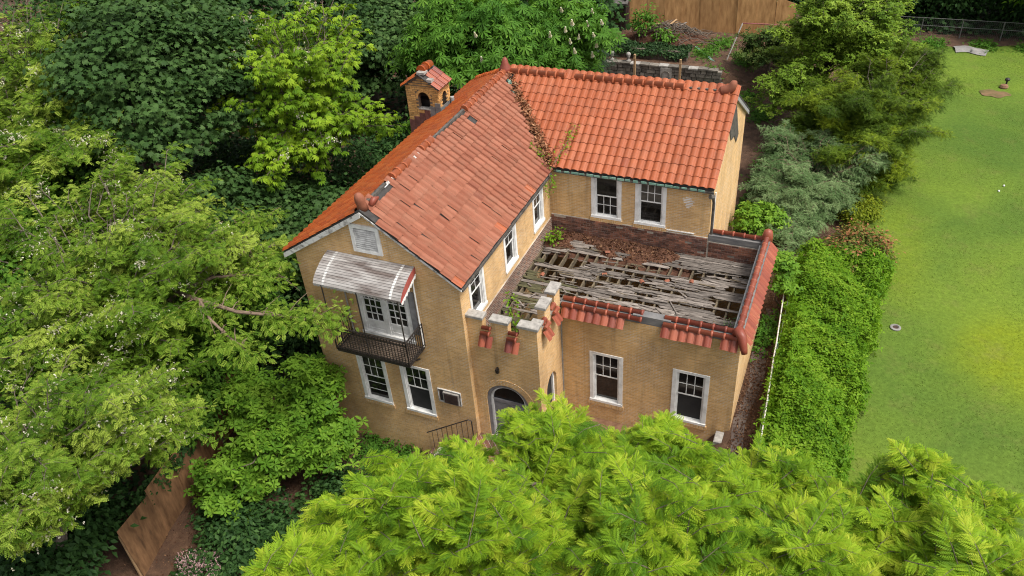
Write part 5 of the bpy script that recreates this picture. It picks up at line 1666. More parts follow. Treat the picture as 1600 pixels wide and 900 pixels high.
# ------------------------------------------------------------------ foreground: clump of bright young trees
def sapling(label, base, shoots_c, rad, n_sh, seed, lean=(0, 0)):
    rng_ = np.random.default_rng(seed)
    t_ = empty('feathery_tree', label, 'tree', 'bright feathery trees in the foreground', base)
    inv = -np.array(base)
    tips = []
    dirs = []
    for c_, r_, n_ in zip(shoots_c, rad, n_sh):
        a, d = clumps(rng_, c_, r_, n_, 0.55, 1.0, -0.15)
        tips.append(a); dirs.append(d)
    tips = np.concatenate(tips); dirs = np.concatenate(dirs)
    b_ = MB()
    P_, F_, U_, T_, S_ = [], [], [], [], []
    for tip, d in zip(tips, dirs):
        az0 = math.atan2(d[1], d[0]) + rng_.normal(0, 0.7)
        hz = Vector((math.cos(az0), math.sin(az0), 0))
        L = rng_.uniform(0.7, 1.6)
        tp = Vector(tip)
        rise = rng_.uniform(0.25, 1.1)
        s_ = tp - (hz + Vector((0, 0, rise))).normalized() * L
        md = s_.lerp(tp, 0.5) + Vector((0, 0, 0.13 * L)) + Vector((rng_.normal(0, 0.05), rng_.normal(0, 0.05), 0))
        b_.tube([s_ + Vector(inv), md + Vector(inv), tp + Vector(inv)], [0.011, 0.008, 0.003], 5)
        nf = int(30 * L) + rng_.integers(6, 13)
        tb = rng_.normal(0, 0.22)
        sz = rng_.uniform(0.85, 1.15)
        for i in range(nf):
            k = (i + rng_.uniform(0, 0.9)) / nf
            p = s_.lerp(md, k * 2) if k < 0.5 else md.lerp(tp, k * 2 - 1)
            az = az0 + (1 if i % 2 else -1) * (1.25 - 0.75 * k) + rng_.normal(0, 0.38)
            out_ = Vector((math.cos(az), math.sin(az), 0))
            P_.append(p); F_.append(out_ + Vector((0, 0, 0.15 + 0.55 * k ** 2 + rng_.normal(0, 0.22)))); U_.append(Vector((0, 0, 1)) - out_ * 0.25)
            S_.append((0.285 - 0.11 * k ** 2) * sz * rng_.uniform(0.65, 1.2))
            T_.append(0.41 + tb + 0.32 * k ** 2 + rng_.normal(0, 0.16))  # yellower young tips; shade inside the crown also put into the tint
    P_ = np.array(P_) + inv
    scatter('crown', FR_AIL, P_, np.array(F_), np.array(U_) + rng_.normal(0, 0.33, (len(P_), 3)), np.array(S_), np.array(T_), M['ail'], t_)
    b_.build('twig', M['bark'], t_, kind='stuff')
    top_ = np.mean(tips, axis=0)
    sel = rng_.choice(len(tips), min(26, len(tips)), replace=False)
    wood(t_, (0, 0, 0), top_ + inv + np.array([0, 0, 0.2]), 0.16, tips[sel] + inv - np.array([0, 0, 0.8]), rng_, M['bark'], 0.3)
    return t_
sapling('bright green feathery tree at the lower left of the house front', (1.6, -9.6, gz(1.6, -9.6)), [(2.2, -7.8, 4.7), (1.2, -10.0, 4.6), (0.4, -8.6, 3.6), (-0.5, -4.6, 1.6)], [(2.0, 1.9, 1.7), (1.7, 1.7, 1.7), (1.5, 1.5, 1.5), (0.5, 0.5, 1.2)], [170, 120, 80, 22], 101)
sapling('bright green feathery tree in front of the arched door', (4.6, -6.3, gz(4.6, -6.3)), [(4.7, -4.3, 4.3), (4.5, -7.9, 5.5), (3.6, -3.4, 3.2), (2.6, -5.6, 3.6), (5.9, -3.4, 3.4), (6.2, -6.2, 4.7)], [(1.7, 1.5, 1.6), (2.2, 2.0, 1.7), (1.1, 1.2, 1.8), (1.5, 1.5, 1.6), (1.2, 1.2, 1.4), (1.3, 1.3, 1.3)], [120, 170, 50, 80, 56, 70], 102)
sapling('bright green feathery tree below the two lower windows of the flat roofed room', (7.4, -5.6, gz(7.4, -5.6)), [(7.3, -3.2, 3.8), (8.0, -6.8, 5.5), (8.9, -3.4, 3.4), (6.6, -5.2, 4.2)], [(1.7, 1.5, 1.7), (2.3, 2.1, 1.7), (1.4, 1.4, 1.5), (1.6, 1.5, 1.6)], [110, 180, 70, 90], 103)
sapling('bright green feathery tree hiding the lower end of the hedge', (10.6, -5.2, gz(10.6, -5.2)), [(10.3, -2.8, 3.4), (11.2, -6.2, 5.1), (11.6, -3.4, 3.5), (9.4, -4.6, 4.1)], [(1.5, 1.4, 1.5), (2.2, 2.0, 1.7), (1.5, 1.4, 1.4), (1.4, 1.4, 1.5)], [90, 170, 80, 80], 104)
sapling('bright green feathery tree against the lower right of the lawn', (13.9, -4.0, gz(13.9, -4.0)), [(13.4, -2.7, 4.3), (14.4, -5.2, 4.9), (16.2, -4.2, 3.8), (14.9, -2.6, 3.7), (12.7, -4.4, 4.3), (12.4, -2.8, 3.3)], [(1.3, 1.2, 1.9), (2.0, 1.8, 1.7), (1.6, 1.5, 1.5), (1.0, 1.0, 1.6), (1.4, 1.3, 1.5), (1.1, 1.1, 1.3)], [90, 150, 100, 56, 90, 60], 105)

# ------------------------------------------------------------------ left: flowering locusts
LB = (M['blossom'])
spray_tree('locust_tree', 'large flowering locust tree spreading over the left middle of the view', 'tree', (-13.5, -3.0, -2.7), (-12.2, -2.6, 3.6), 0.34,
           crown_targets(201, [((-13.4, -5.4, 5.2), (2.6, 2.4, 1.6), 26), ((-10.6, -1.6, 6.3), (2.8, 2.5, 1.6), 34), ((-13.8, 0.4, 6.6), (2.5, 2.4, 1.6), 28), ((-9.4, -4.0, 5.3), (2.2, 2.0, 1.4), 28), ((-8.4, 0.2, 4.8), (1.6, 1.5, 1.1), 14), ((-16.0, -3.0, 6.0), (2.6, 2.6, 1.7), 26), ((-11.6, -3.6, 4.2), (2.4, 2.2, 1.2), 26), ((-12.4, -1.8, 6.9), (2.2, 2.2, 0.7), 26), ((-12.0, -3.6, 5.9), (1.8, 1.8, 0.7), 18)]),
           FR_LOC, M['loc'], 0.185, 201, 'white flowering locust trees', 0.021, 9, blossoms=3200, bl_size=0.115, spread=0.22)
spray_tree('locust_tree', 'flowering locust tree at the lower left corner of the view', 'tree', (-10.4, -10.0, -2.7), (-9.4, -9.2, 2.6), 0.26,
           crown_targets(202, [((-7.4, -9.2, 5.3), (2.4, 2.4, 1.5), 34), ((-9.8, -7.4, 4.4), (2.2, 2.0, 1.4), 30), ((-9.2, -10.8, 4.6), (2.2, 2.2, 1.6), 28), ((-8.8, -5.2, 3.6), (1.8, 1.7, 1.1), 22), ((-6.8, -7.2, 4.2), (1.6, 1.6, 1.1), 16)]),
           FR_LOC, M['loc'], 0.17, 202, 'white flowering locust trees', 0.021, 9, blossoms=2200, bl_size=0.115, spread=0.2)
spray_tree('locust_tree', 'flowering locust tree in the far upper left corner of the view', 'tree', (-25.0, 6.0, -2.7), (-23.6, 5.0, 5.4), 0.36,
           crown_targets(203, [((-24.4, 6.4, 9.2), (3.2, 3.2, 2.0), 44), ((-21.8, 3.6, 8.0), (2.8, 2.7, 1.7), 36), ((-18.6, 2.6, 7.2), (2.4, 2.2, 1.4), 28), ((-20.4, -0.4, 7.0), (2.6, 2.5, 1.6), 34)]),
           FR_LOC, M['loc'], 0.23, 203, 'white flowering locust trees', 0.024, 9, blossoms=3200, bl_size=0.135, spread=0.26)
# the half bare limb of a locust reaching toward the balcony
rng_ = np.random.default_rng(61)
br = empty('locust_tree', 'thin half bare locust reaching toward the iron balcony', 'tree', 'white flowering locust trees', (-12.6, -3.6, -2.7))
o3 = Vector((-12.6, -3.6, -2.7))
b_ = MB()
limbs_ = [[(-12.6, -3.6, -2.7), (-12.0, -3.2, 1.0), (-10.8, -2.7, 4.0), (-9.6, -2.4, 5.1), (-8.0, -2.9, 5.5), (-6.4, -3.0, 5.5), (-4.8, -2.6, 5.4), (-3.6, -2.4, 5.35)],
          [(-10.8, -2.7, 4.0), (-10.9, -1.4, 4.9), (-10.6, -0.2, 5.3), (-10.0, 0.9, 5.5), (-9.5, 1.8, 5.6), (-8.9, 2.2, 5.6)],
          [(-10.6, -0.2, 5.3), (-9.6, 0.1, 5.6), (-8.6, -0.1, 5.6), (-7.5, -0.4, 5.4), (-6.7, -0.6, 5.3)],
          [(-9.6, -2.4, 5.1), (-8.6, -1.6, 5.4), (-7.4, -1.2, 5.5), (-6.2, -0.9, 5.4)], [(-8.0, -2.9, 5.5), (-7.0, -3.6, 5.5), (-6.0, -4.0, 5.4), (-5.0, -4.3, 5.2)],
          [(-11.2, -2.9, 3.2), (-11.6, -1.0, 4.6), (-11.3, 0.6, 5.2), (-10.7, 1.5, 5.4)]]
for k, l_ in enumerate(limbs_):
    n_ = len(l_)
    b_.tube([Vector(p) - o3 for p in l_], [(0.13 if k == 0 else 0.06) * (1 - 0.85 * i / (n_ - 1)) + 0.008 for i in range(n_)], 7)
    for i in range(1, n_):
        for q in range(4):
            s_ = Vector(l_[i - 1]).lerp(Vector(l_[i]), rng_.uniform(0.2, 1))
            if s_.z < 3.5:
                continue
            e = s_ + Vector((rng_.normal(0, 0.5), rng_.normal(0, 0.5), rng_.uniform(-0.15, 0.4)))
            b_.tube([s_ - o3, s_.lerp(e, 0.5) + Vector((0, 0, 0.07)) - o3, e - o3], [0.02, 0.012, 0.005], 5)
b_.build('trunk', M['twig'], br)
cc = []
for l_ in limbs_:
    for t in np.linspace(0, 1, 7):
        p = Vector(l_[-2]).lerp(Vector(l_[-1]), t)
        cc.append(p + Vector((rng_.normal(0, 0.35), rng_.normal(0, 0.35), rng_.normal(0.1, 0.12))))
for t in np.linspace(0.1, 1, 13):
    p = Vector(limbs_[0][4]).lerp(Vector(limbs_[0][-1]), t)
    cc.append(p + Vector((rng_.normal(0, 0.5), rng_.normal(0, 0.5) - 0.3, rng_.normal(-0.1, 0.15))))
cc = np.array(cc)
cd = np.tile([0.2, 0.1, 0.8], (len(cc), 1))
pos, fwd, up_n, idx = spread_leaves(rng_, cc, cd, 60, 0.42, 0.3, 0.3)
scatter('crown', FR_LOC, pos - np.array(o3), fwd, up_n, 0.18 * rng_.uniform(0.7, 1.2, len(pos)), 0.5 + rng_.normal(0, 0.2, len(pos)), M['loc'], br)

# darker leafy climbers and understorey at the left
tree('leafy_thicket', 'darker green broadleaf thicket behind the leaning plywood fence', 'thicket', (-12.6, -2.0, -2.7), (-12.2, -2.0, 1.2), 0.16,
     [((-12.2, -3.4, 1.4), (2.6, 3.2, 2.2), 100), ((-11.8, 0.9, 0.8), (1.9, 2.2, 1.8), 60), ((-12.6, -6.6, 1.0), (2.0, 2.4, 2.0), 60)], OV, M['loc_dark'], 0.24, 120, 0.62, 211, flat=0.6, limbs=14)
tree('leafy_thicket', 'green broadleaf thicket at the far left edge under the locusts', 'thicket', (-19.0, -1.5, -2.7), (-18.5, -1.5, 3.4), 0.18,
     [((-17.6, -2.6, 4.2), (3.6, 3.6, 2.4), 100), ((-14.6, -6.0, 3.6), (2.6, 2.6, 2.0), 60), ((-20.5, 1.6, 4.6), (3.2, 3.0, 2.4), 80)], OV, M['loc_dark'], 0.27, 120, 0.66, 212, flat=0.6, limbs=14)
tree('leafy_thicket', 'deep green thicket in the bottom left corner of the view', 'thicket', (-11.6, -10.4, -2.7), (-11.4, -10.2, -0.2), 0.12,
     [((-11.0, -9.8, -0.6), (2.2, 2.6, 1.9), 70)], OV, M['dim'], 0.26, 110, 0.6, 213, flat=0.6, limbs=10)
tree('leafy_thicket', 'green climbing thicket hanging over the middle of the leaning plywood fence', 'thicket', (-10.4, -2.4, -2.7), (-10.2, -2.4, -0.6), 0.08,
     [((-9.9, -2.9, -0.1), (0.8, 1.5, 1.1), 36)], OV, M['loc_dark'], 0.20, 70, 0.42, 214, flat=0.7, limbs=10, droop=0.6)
# maples
tree('maple_tree', 'big dark green maple filling the upper left behind the locusts', 'tree', (-24.5, 10.0, -1.8), (-21.5, 8.6, 8.0), 0.48,
     [((-19.6, 7.4, 6.6), (5.0, 4.4, 4.6), 150), ((-22.6, 11.4, 8.6), (5.4, 4.6, 3.6), 100)], MAP, M['maple'], 0.26, 150, 0.90, 221, flat=0.35, limbs=24, droop=0.45)
tree('maple_tree', 'dark maple low down beside the eave of the main gable', 'tree', (-13.0, 7.6, -2.4), (-12.6, 7.2, 2.2), 0.28,
     [((-12.4, 6.8, 0.8), (3.4, 3.8, 3.0), 120), ((-14.8, 3.8, 2.4), (3.2, 3.0, 2.6), 80)], MAP, M['maple'], 0.24, 130, 0.80, 222, flat=0.38, limbs=16, droop=0.45)
tree('maple_tree', 'dark maple between the yellow green tree and the horse chestnut', 'tree', (-17.6, 22.5, 0.0), (-16.8, 21.8, 5.0), 0.34,
     [((-16.4, 22.0, 4.0), (4.0, 3.8, 3.8), 110)], MAP, M['maple'], 0.28, 130, 0.90, 223, flat=0.38, limbs=16, droop=0.45)
# bright yellow green flowering tree
CAT_P = combine([turned(leaf_ovate(1.0, 0.40, 0.06, 1, 0.25), a_, -0.25, (0, 0, 0), s_) for a_, s_ in ((-1.15, 0.8), (-0.55, 0.95), (0, 1.05), (0.55, 0.95), (1.15, 0.8))])
spray_tree('flowering_tree', 'yellow green tree with small white flowers left of the bell tower', 'tree', (-15.2, 12.4, -1.4), (-14.2, 11.4, 4.4), 0.28,
           crown_targets(231, [((-13.6, 10.6, 6.6), (3.9, 3.4, 3.0), 62), ((-14.4, 13.2, 8.2), (3.4, 2.8, 2.0), 36), ((-10.8, 10.0, 5.0), (2.4, 2.2, 1.8), 26), ((-12.9, 7.6, 4.2), (1.9, 1.8, 1.7), 22)]),
           CAT_P, M['cat'], 0.27, 231, None, 0.085, 6, blossoms=520, bl_size=0.14, spread=0.24, tint_mu=0.42)
# horse chestnut with upright white candles
def candle():
    q = (np.array([(-0.5, 0, 0), (0.5, 0, 0), (0.36, 0.62, 0.12), (-0.36, 0.62, 0.12)]), np.array([(0, 1, 2), (0, 2, 3)]))
    items = []
    for i in range(26):
        h = i / 26
        items.append(turned(q, i * 2.4, 0.35 + 0.25 * (i % 3), (0, 0, h * 1.7), 0.85 * (1.05 - 0.7 * h)))
    return combine(items)
ch = tree('chestnut_tree', 'horse chestnut with large fingered leaves behind the bell tower', 'tree', (-10.2, 22.4, 0.0), (-9.4, 20.6, 6.4), 0.36,
     [((-8.6, 19.9, 5.4), (4.0, 3.6, 3.2), 125), ((-4.6, 21.6, 5.6), (2.5, 2.6, 2.4), 64), ((-8.4, 16.8, 2.6), (2.4, 2.2, 2.2), 40)], PALM, M['chest'], 0.44, 34, 0.80, 241, flat=0.45, limbs=24, droop=0.55)
rng_ = np.random.default_rng(9)
cpx = np.array([(-3.1, 19.6, 7.3), (-3.4, 19.4, 7.0), (-2.6, 20.4, 7.0), (-2.2, 20.2, 6.6), (-2.9, 19.9, 6.5), (-3.3, 19.8, 6.3), (-2.1, 20.3, 6.0), (-3.0, 19.6, 5.9), (-2.3, 20.3, 5.5), (-4.1, 19.1, 6.8), (-4.8, 18.9, 5.4), (-7.2, 17.1, 7.3), (-6.9, 16.9, 6.1), (-2.5, 20.9, 7.5), (-1.9, 20.6, 7.1), (-6.0, 18.2, 3.9), (-3.9, 20.3, 7.7), (-8.6, 15.2, 4.4)])
scatter('blossom', candle(), cpx - np.array((-10.2, 22.4, 0.0)), np.tile([1.0, 0, 0], (len(cpx), 1)), np.tile([0.55, -0.2, 0.8], (len(cpx), 1)) + rng_.normal(0, 0.15, (len(cpx), 3)), rng_.uniform(0.17, 0.22, len(cpx)), rng_.uniform(0.4, 1, len(cpx)), M['blossom'], ch)

# magnolia-like shrub in front of the gable
tree('magnolia_shrub', 'shrub with broad glossy light green leaves left of the lower windows', 'shrub', (-7.4, -3.4, -2.7), (-7.0, -3.2, -0.6), 0.12,
     [((-6.6, -2.9, -0.6), (2.3, 2.2, 1.8), 74), ((-5.2, -2.0, -0.9), (1.5, 1.2, 1.3), 32), ((-7.4, -4.8, -1.4), (1.7, 1.7, 1.2), 32), ((-6.6, -0.9, 0.4), (1.0, 0.8, 1.6), 28), ((-5.7, -1.3, 0.6), (0.9, 0.8, 1.3), 24), ((-8.0, -2.2, 0.3), (1.2, 1.2, 1.4), 30)], ROS, M['magn'], 0.25, 11, 0.36, 251, flat=0.55, lo=0.4, limbs=20, droop=0.05, upn=1.2)
tree('leafy_shrub', 'dark low shrub at the foot of the plywood fence below the magnolia', 'shrub', (-6.6, -6.2, -2.7), (-6.6, -6.2, -1.9), 0.06,
     [((-6.4, -6.0, -2.0), (1.5, 1.4, 0.7), 46), ((-7.9, -5.2, -2.3), (0.7, 1.2, 0.45), 18), ((-4.9, -5.4, -2.2), (1.2, 1.3, 0.6), 30)], OV, M['dim'], 0.22, 60, 0.4, 252, flat=0.6, limbs=8)
tree('leafy_shrub', 'dark low shrub between the magnolia and the bright feathery trees', 'shrub', (-3.6, -3.2, -2.7), (-3.6, -3.2, -1.9), 0.06,
     [((-3.6, -3.4, -2.1), (1.7, 1.3, 0.7), 50)], OV, M['dim'], 0.20, 60, 0.4, 253, flat=0.6, limbs=8)
rng_ = np.random.default_rng(91)
fi = empty('fence_creeper', 'dark creeper hanging over the top of the leaning plywood fence', 'creeper', None, (-9.6, -4.8, -2.7))
n_ = 1500
t = rng_.uniform(0, 1, n_)
px_ = np.interp(t, [0, 0.5, 1], [-0.1, -0.25, -0.75]) + 0.12 + rng_.normal(0, 0.10, n_)
py_ = -2.2 + 4.4 * t + rng_.normal(0, 0.1, n_)
hang = np.abs(np.sin(t * 17)) * 0.9 * rng_.uniform(0, 1, n_)
scatter('foliage', OV, np.stack([px_, py_, 2.45 - hang], 1), rng_.normal(0, 0.6, (n_, 3)) + [0.3, 0, -0.7], rng_.normal(0, 0.4, (n_, 3)) + [1.0, 0, 0.6], rng_.uniform(0.10, 0.2, n_), rng_.uniform(0.2, 1, n_), M['dim'], fi)
ps = empty('pink_flowering_shrub', 'low shrub covered in pale pink blossoms by the plywood fence', 'shrub', None, (-6.9, -7.5, -2.7))
rng_ = np.random.default_rng(77)
pc, pd = clumps(rng_, (0, 0, 0.35), (0.95, 0.85, 0.5), 90, 0.7, 1.0, -0.1)
pos, fwd, up_n, idx = spread_leaves(rng_, pc, pd, 16, 0.22, 0.6)
scatter('foliage', OV, pos, fwd, up_n, 0.12 * rng_.uniform(0.7, 1.2, len(pos)), rng_.uniform(0, 0.8, len(pos)), M['dim'], ps)
pos, fwd, up_n, idx = spread_leaves(rng_, pc + pd * 0.06, pd, 14, 0.16, 0.5)
scatter('blossom', BLO, pos, fwd, up_n, 0.085 * rng_.uniform(0.7, 1.3, len(pos)), rng_.uniform(0, 1, len(pos)), M['pink'], ps)

# dark background thickets to close the woods
thick = [((-30, 22, 3.4), (7, 6, 5), 120, 'dark woods thicket behind the big maple'), ((-22, 33, 3.6), (8, 5, 5), 120, 'dark woods thicket far behind the horse chestnut'), ((-40, 8, 4.2), (7, 7, 6), 110, 'dark woods thicket at the far upper left'),
         ((-9, 33, 4.0), (4, 4, 4), 80, 'dark woods thicket behind the chestnut blossoms'), ((-12, 13.5, 0.4), (3.0, 4.0, 2.4), 90, 'dark low thicket under the yellow green tree'), ((-9.4, 16.5, 1.2), (3.4, 3.0, 2.2), 80, 'dark low thicket at the foot of the bell tower'),
         ((-10.4, 4.0, -1.4), (2.4, 4.4, 1.6), 90, 'dark low thicket beside the gable wall'), ((-16.0, 3.0, -0.6), (3, 4, 2.2), 80, 'dark low thicket beneath the left locust'), ((-27, -6, 2.4), (7, 6, 4), 100, 'dark thicket beyond the left edge of the locusts'), ((-46, 22, 4.2), (9, 8, 6), 130, 'dark woods thicket in the extreme upper left corner'), ((-19.0, 11.5, 0.8), (3.4, 3.4, 2.2), 110, 'dark thicket between the big maple and the yellow green tree'), ((-66, 36, 6.0), (11, 10, 8), 150, 'dark woods thicket at the horizon side of the upper left corner'), ((-21, 0.5, 1.0), (5, 5, 3.0), 130, 'dark thicket under the far upper left locust')]
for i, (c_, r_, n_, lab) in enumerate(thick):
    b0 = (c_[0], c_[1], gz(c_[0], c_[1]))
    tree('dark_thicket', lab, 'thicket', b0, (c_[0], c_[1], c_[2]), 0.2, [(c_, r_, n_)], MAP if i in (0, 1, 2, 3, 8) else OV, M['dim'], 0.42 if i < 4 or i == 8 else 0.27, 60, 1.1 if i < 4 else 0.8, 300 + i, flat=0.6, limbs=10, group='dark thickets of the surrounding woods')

# ------------------------------------------------------------------ right side
spray_tree('leafy_tree', 'light green leafy tree behind the wing roof', 'tree', (8.4, 29.5, 0.4), (8.6, 29.0, 3.0), 0.24,
           crown_targets(261, [((8.6, 28.4, 4.6), (2.8, 2.6, 3.0), 56), ((9.8, 30.5, 5.6), (2.6, 2.2, 2.4), 40), ((7.0, 25.6, 2.0), (1.7, 1.8, 1.6), 26), ((10.8, 27.2, 4.0), (2.0, 2.0, 2.0), 34)]), HP_, M['yew_light'], 0.16, 261, None, 0.024, 8, spread=0.26)
spray_tree('yew_tree', 'dense yellow green evergreen bordering the lawn', 'tree', (10.9, 23.4, 0.0), (11.0, 23.2, 1.8), 0.26,
           crown_targets(262, [((11.0, 22.2, 2.4), (2.6, 3.8, 2.6), 100), ((12.4, 25.8, 3.2), (2.1, 2.2, 2.4), 54), ((9.4, 23.8, 2.4), (1.8, 2.2, 2.0), 34), ((11.2, 20.4, 1.2), (2.0, 2.2, 1.0), 40)]), SPR, M['yew'], 0.29, 262, None, 0.011, 8, spread=0.26, tint_mu=0.36, arch=0.04)
spray_tree('feathery_shrub', 'grey green feathery shrub beside the wing of the house', 'shrub', (9.2, 18.0, 0.0), (9.2, 17.9, 0.6), 0.10,
           crown_targets(263, [((9.0, 17.2, 1.5), (1.9, 2.4, 1.3), 72), ((7.6, 20.0, 1.9), (0.9, 1.2, 1.2), 26), ((11.2, 18.8, 2.3), (0.8, 1.2, 0.9), 18), ((7.6, 17.0, 0.9), (0.8, 1.8, 0.9), 24), ((9.4, 13.6, 1.1), (1.3, 1.8, 0.8), 34), ((9.7, 20.2, 2.6), (0.5, 0.8, 0.7), 10)]), SPR, M['blue'], 0.24, 263, None, 0.016, 7, 'twig', spread=0.13, tint_mu=0.55, arch=0.06)
tree('yellow_shrub', 'small yellow green shrub at the edge of the lawn', 'shrub', (11.5, 17.6, 0.0), (11.5, 17.6, 0.6), 0.06, [((11.5, 17.5, 0.45), (0.95, 1.3, 0.65), 46)], OV, M['yellow_leaf'], 0.13, 90, 0.34, 264, flat=0.6, limbs=8)
tree('reddish_shrub', 'shrub with rusty orange new leaves at the top end of the hedge', 'shrub', (11.8, 13.8, 0.0), (11.8, 13.8, 0.8), 0.06, [((11.7, 13.6, 0.65), (1.2, 1.9, 0.85), 70)], OV, M['rusty_leaf'], 0.17, 80, 0.36, 265, flat=0.6, limbs=8, tint_mu=0.5)
tree('small_tree_sapling', 'bright light green sapling beside the end wall of the wing', 'sapling', (7.5, 14.2, 0.0), (7.5, 14.0, 1.3), 0.05, [((7.5, 13.6, 1.4), (1.1, 1.2, 0.7), 20)], HP_, M['magn'], 0.20, 40, 0.34, 266, flat=0.4, limbs=10)
tree('small_tree_sapling', 'bright light green sapling at the back corner of the flat roof', 'sapling', (8.95, 9.6, 0.0), (8.9, 9.5, 1.5), 0.04, [((8.9, 9.4, 1.6), (0.55, 1.0, 0.9), 16)], HP_, M['magn'], 0.18, 36, 0.3, 267, flat=0.4, limbs=8)
tree('glossy_shrub', 'broad leaved shrub with pale buds by the swing frame', 'shrub', (5.0, 32.6, 0.9), (5.0, 32.5, 2.2), 0.10, [((4.9, 32.2, 2.1), (1.7, 1.6, 1.3), 60)], ROS, M['rhodo'], 0.20, 26, 0.42, 268, flat=0.6, limbs=10)
tree('dark_conifer', 'dark drooping conifer beside the chestnut blossoms', 'tree', (-5.6, 29.0, 0.0), (-5.6, 28.8, 5.0), 0.22, [((-6.2, 28.4, 2.4), (1.8, 2.2, 2.4), 80), ((-7.8, 31.4, 4.0), (2.0, 2.0, 2.2), 60)], SPR, M['conifer'], 0.34, 130, 0.6, 269, flat=0.4, limbs=12, droop=0.3)
for i, (c_, r_, lab, mk) in enumerate((((9.5, 46.5, 2.6), (4.0, 2.6, 3.4), 'dark tree beyond the fence behind the evergreen', 'dim'), ((15.0, 47.0, 2.8), (4.2, 2.8, 3.6), 'dark tree beyond the middle of the far fence', 'dim'), ((21.0, 46.8, 2.6), (4.0, 2.8, 3.4), 'dark tree beyond the right end of the far fence', 'dim'),
                                       ((14.4, 45.6, 5.0), (2.4, 1.6, 1.4), 'lighter leafy tree overhanging the far fence', 'cat'), ((20.2, 43.4, 3.9), (1.7, 1.4, 1.6), 'light green branches hanging in the upper right corner', 'magn'), ((3.0, 47.0, 4.6), (5.0, 3.0, 4.4), 'dark tree behind the plywood boards', 'dim'), ((27.5, 46.0, 4.0), (4.0, 4.0, 4.0), 'dark tree past the right edge of the lawn', 'dim'), ((-6.0, 44.0, 5.0), (5.0, 3.0, 4.6), 'dark tree behind the shed', 'dim'))):
    b0 = (c_[0], c_[1] + 0.5, gz(c_[0], c_[1]))
    tree('far_tree', lab, 'tree', b0, (c_[0], c_[1] + 0.3, c_[2]), 0.22, [(c_, r_, 150 if mk == 'dim' else 80)], OV, M[mk], 0.36, 70, 0.9, 330 + i, flat=0.55, limbs=12, group='trees beyond the rear fences', zmin=-0.9)

# hedge: a clipped-looking mass of small leaves
rng_ = np.random.default_rng(5)
hd = empty('hedge', 'bright green overgrown hedge between the house and the lawn', 'hedge', None, (9.7, 6.5, 0))
nh = 26000
yh = rng_.uniform(-1.6, 12.9, nh)
u_ = rng_.uniform(0, 1, nh)
lx = 9.55 + 0.012 * (6 - yh); rx = 11.95 + 0.07 * np.clip(yh - 1, 0, 11) + 0.16 * np.sin(yh * 1.7) + 0.10 * np.sin(yh * 4.1 + 1)
side = rng_.random(nh)
xh = lx + (rx - lx) * u_
topz = 1.34 + 0.13 * np.sin(xh * 2.2 + yh * 0.9) + 0.10 * np.sin(yh * 1.9 + 1.3 * xh) + 0.10 * np.sin(3.7 * xh) * np.sin(2.9 * yh)
edge = np.minimum((xh - lx), (rx - xh))
topz = topz * np.sqrt(np.clip(edge / 0.35, 0.05, 1))
hole = np.clip(np.sin(xh * 4.3 + 1.1 * np.sin(yh * 3.1)) * np.sin(yh * 3.7 + xh) - 0.45, 0, 1)
zh_ = topz - np.abs(rng_.normal(0, 0.13, nh)) - 0.35 * hole
s_m = side < 0.24
xh = np.where(s_m, np.where(rng_.random(nh) < 0.5, lx, rx) + rng_.normal(0, 0.10, nh), xh)
zh_ = np.where(s_m, rng_.uniform(0.05, 1.25, nh), zh_)
nrm_ = np.stack([np.where(s_m, np.sign(xh - (lx + rx) / 2) * 1.0, 0), np.zeros(nh), np.where(s_m, 0.5, 1.0)], 1)
fw = rng_.normal(0, 1, (nh, 3)); fw[:, 2] = fw[:, 2] * 0.3 - 0.1
stray = rng_.random(nh) < 0.035
zh_ = zh_ + np.where(stray, rng_.uniform(0.05, 0.35, nh), 0)
tint = 0.45 + 0.22 * np.sin(xh * 1.7 + yh * 2.3) * np.sin(yh * 1.1) + rng_.normal(0, 0.2, nh)
HP = combine([turned(leaf_ovate(1.0, 0.55), a_, p_, (0, 0, 0), s_) for a_, p_, s_ in ((0, 0.1, 1.0), (2.2, -0.1, 0.85), (4.1, 0.15, 0.9))])
scatter('foliage', HP, np.stack([xh - 9.7, yh - 6.5, zh_], 1), fw, nrm_ + rng_.normal(0, 0.35, (nh, 3)), 0.125 * rng_.uniform(0.6, 1.4, nh), tint, M['hedge'], hd)
b_ = MB()
for i in range(40):
    x, y = rng_.uniform(-0.05, 2.3), rng_.uniform(-7.8, 6.2)
    b_.tube([(x, y, -0.1), (x + rng_.normal(0, 0.1), y + rng_.normal(0, 0.1), 0.6), (x + rng_.normal(0, 0.25), y + rng_.normal(0, 0.25), 1.05)], [0.02, 0.014, 0.006], 5)
b_.build('stem', M['bark'], hd)

# white rail of the chain link fence along the alley
cf_ = empty('chain_link_fence', 'chain link fence with a crooked white top rail along the hedge', 'fence', None, (9.4, 6, 0))
rl = [(9.10, 11.8, 1.05), (9.14, 10.6, 1.12), (9.22, 8.6, 1.10), (9.36, 6.0, 1.16), (9.38, 5.2, 1.10), (9.50, 3.0, 1.12), (9.60, 0.8, 1.16), (9.66, -1.6, 1.10)]
b_ = MB()
b_.tube([(x - 9.4, y - 6, z) for x, y, z in rl], 0.026, 7)
b_.build('rail', M['pole_white'], cf_)
for x, y, z in (rl[1], rl[3], rl[5], rl[7]):
    b_ = MB(); b_.tube([(x - 9.4 + 0.03, y - 6, -0.1), (x - 9.4 + 0.03, y - 6, z)], 0.03, 7); b_.build('post', M['copper'], cf_)
b_ = MB()
for k in range(56):
    y0 = -1.4 + k * 0.23
    xx = 9.42 - 9.4 + 0.012 * (6 - y0)
    b_.bar((xx, y0 - 6, 0.03), (xx, y0 - 6 + 0.9, 1.08), 0.008, 0.008)
    b_.bar((xx + 0.008, y0 - 6 + 0.9, 0.03), (xx + 0.008, y0 - 6, 1.08), 0.008, 0.008)
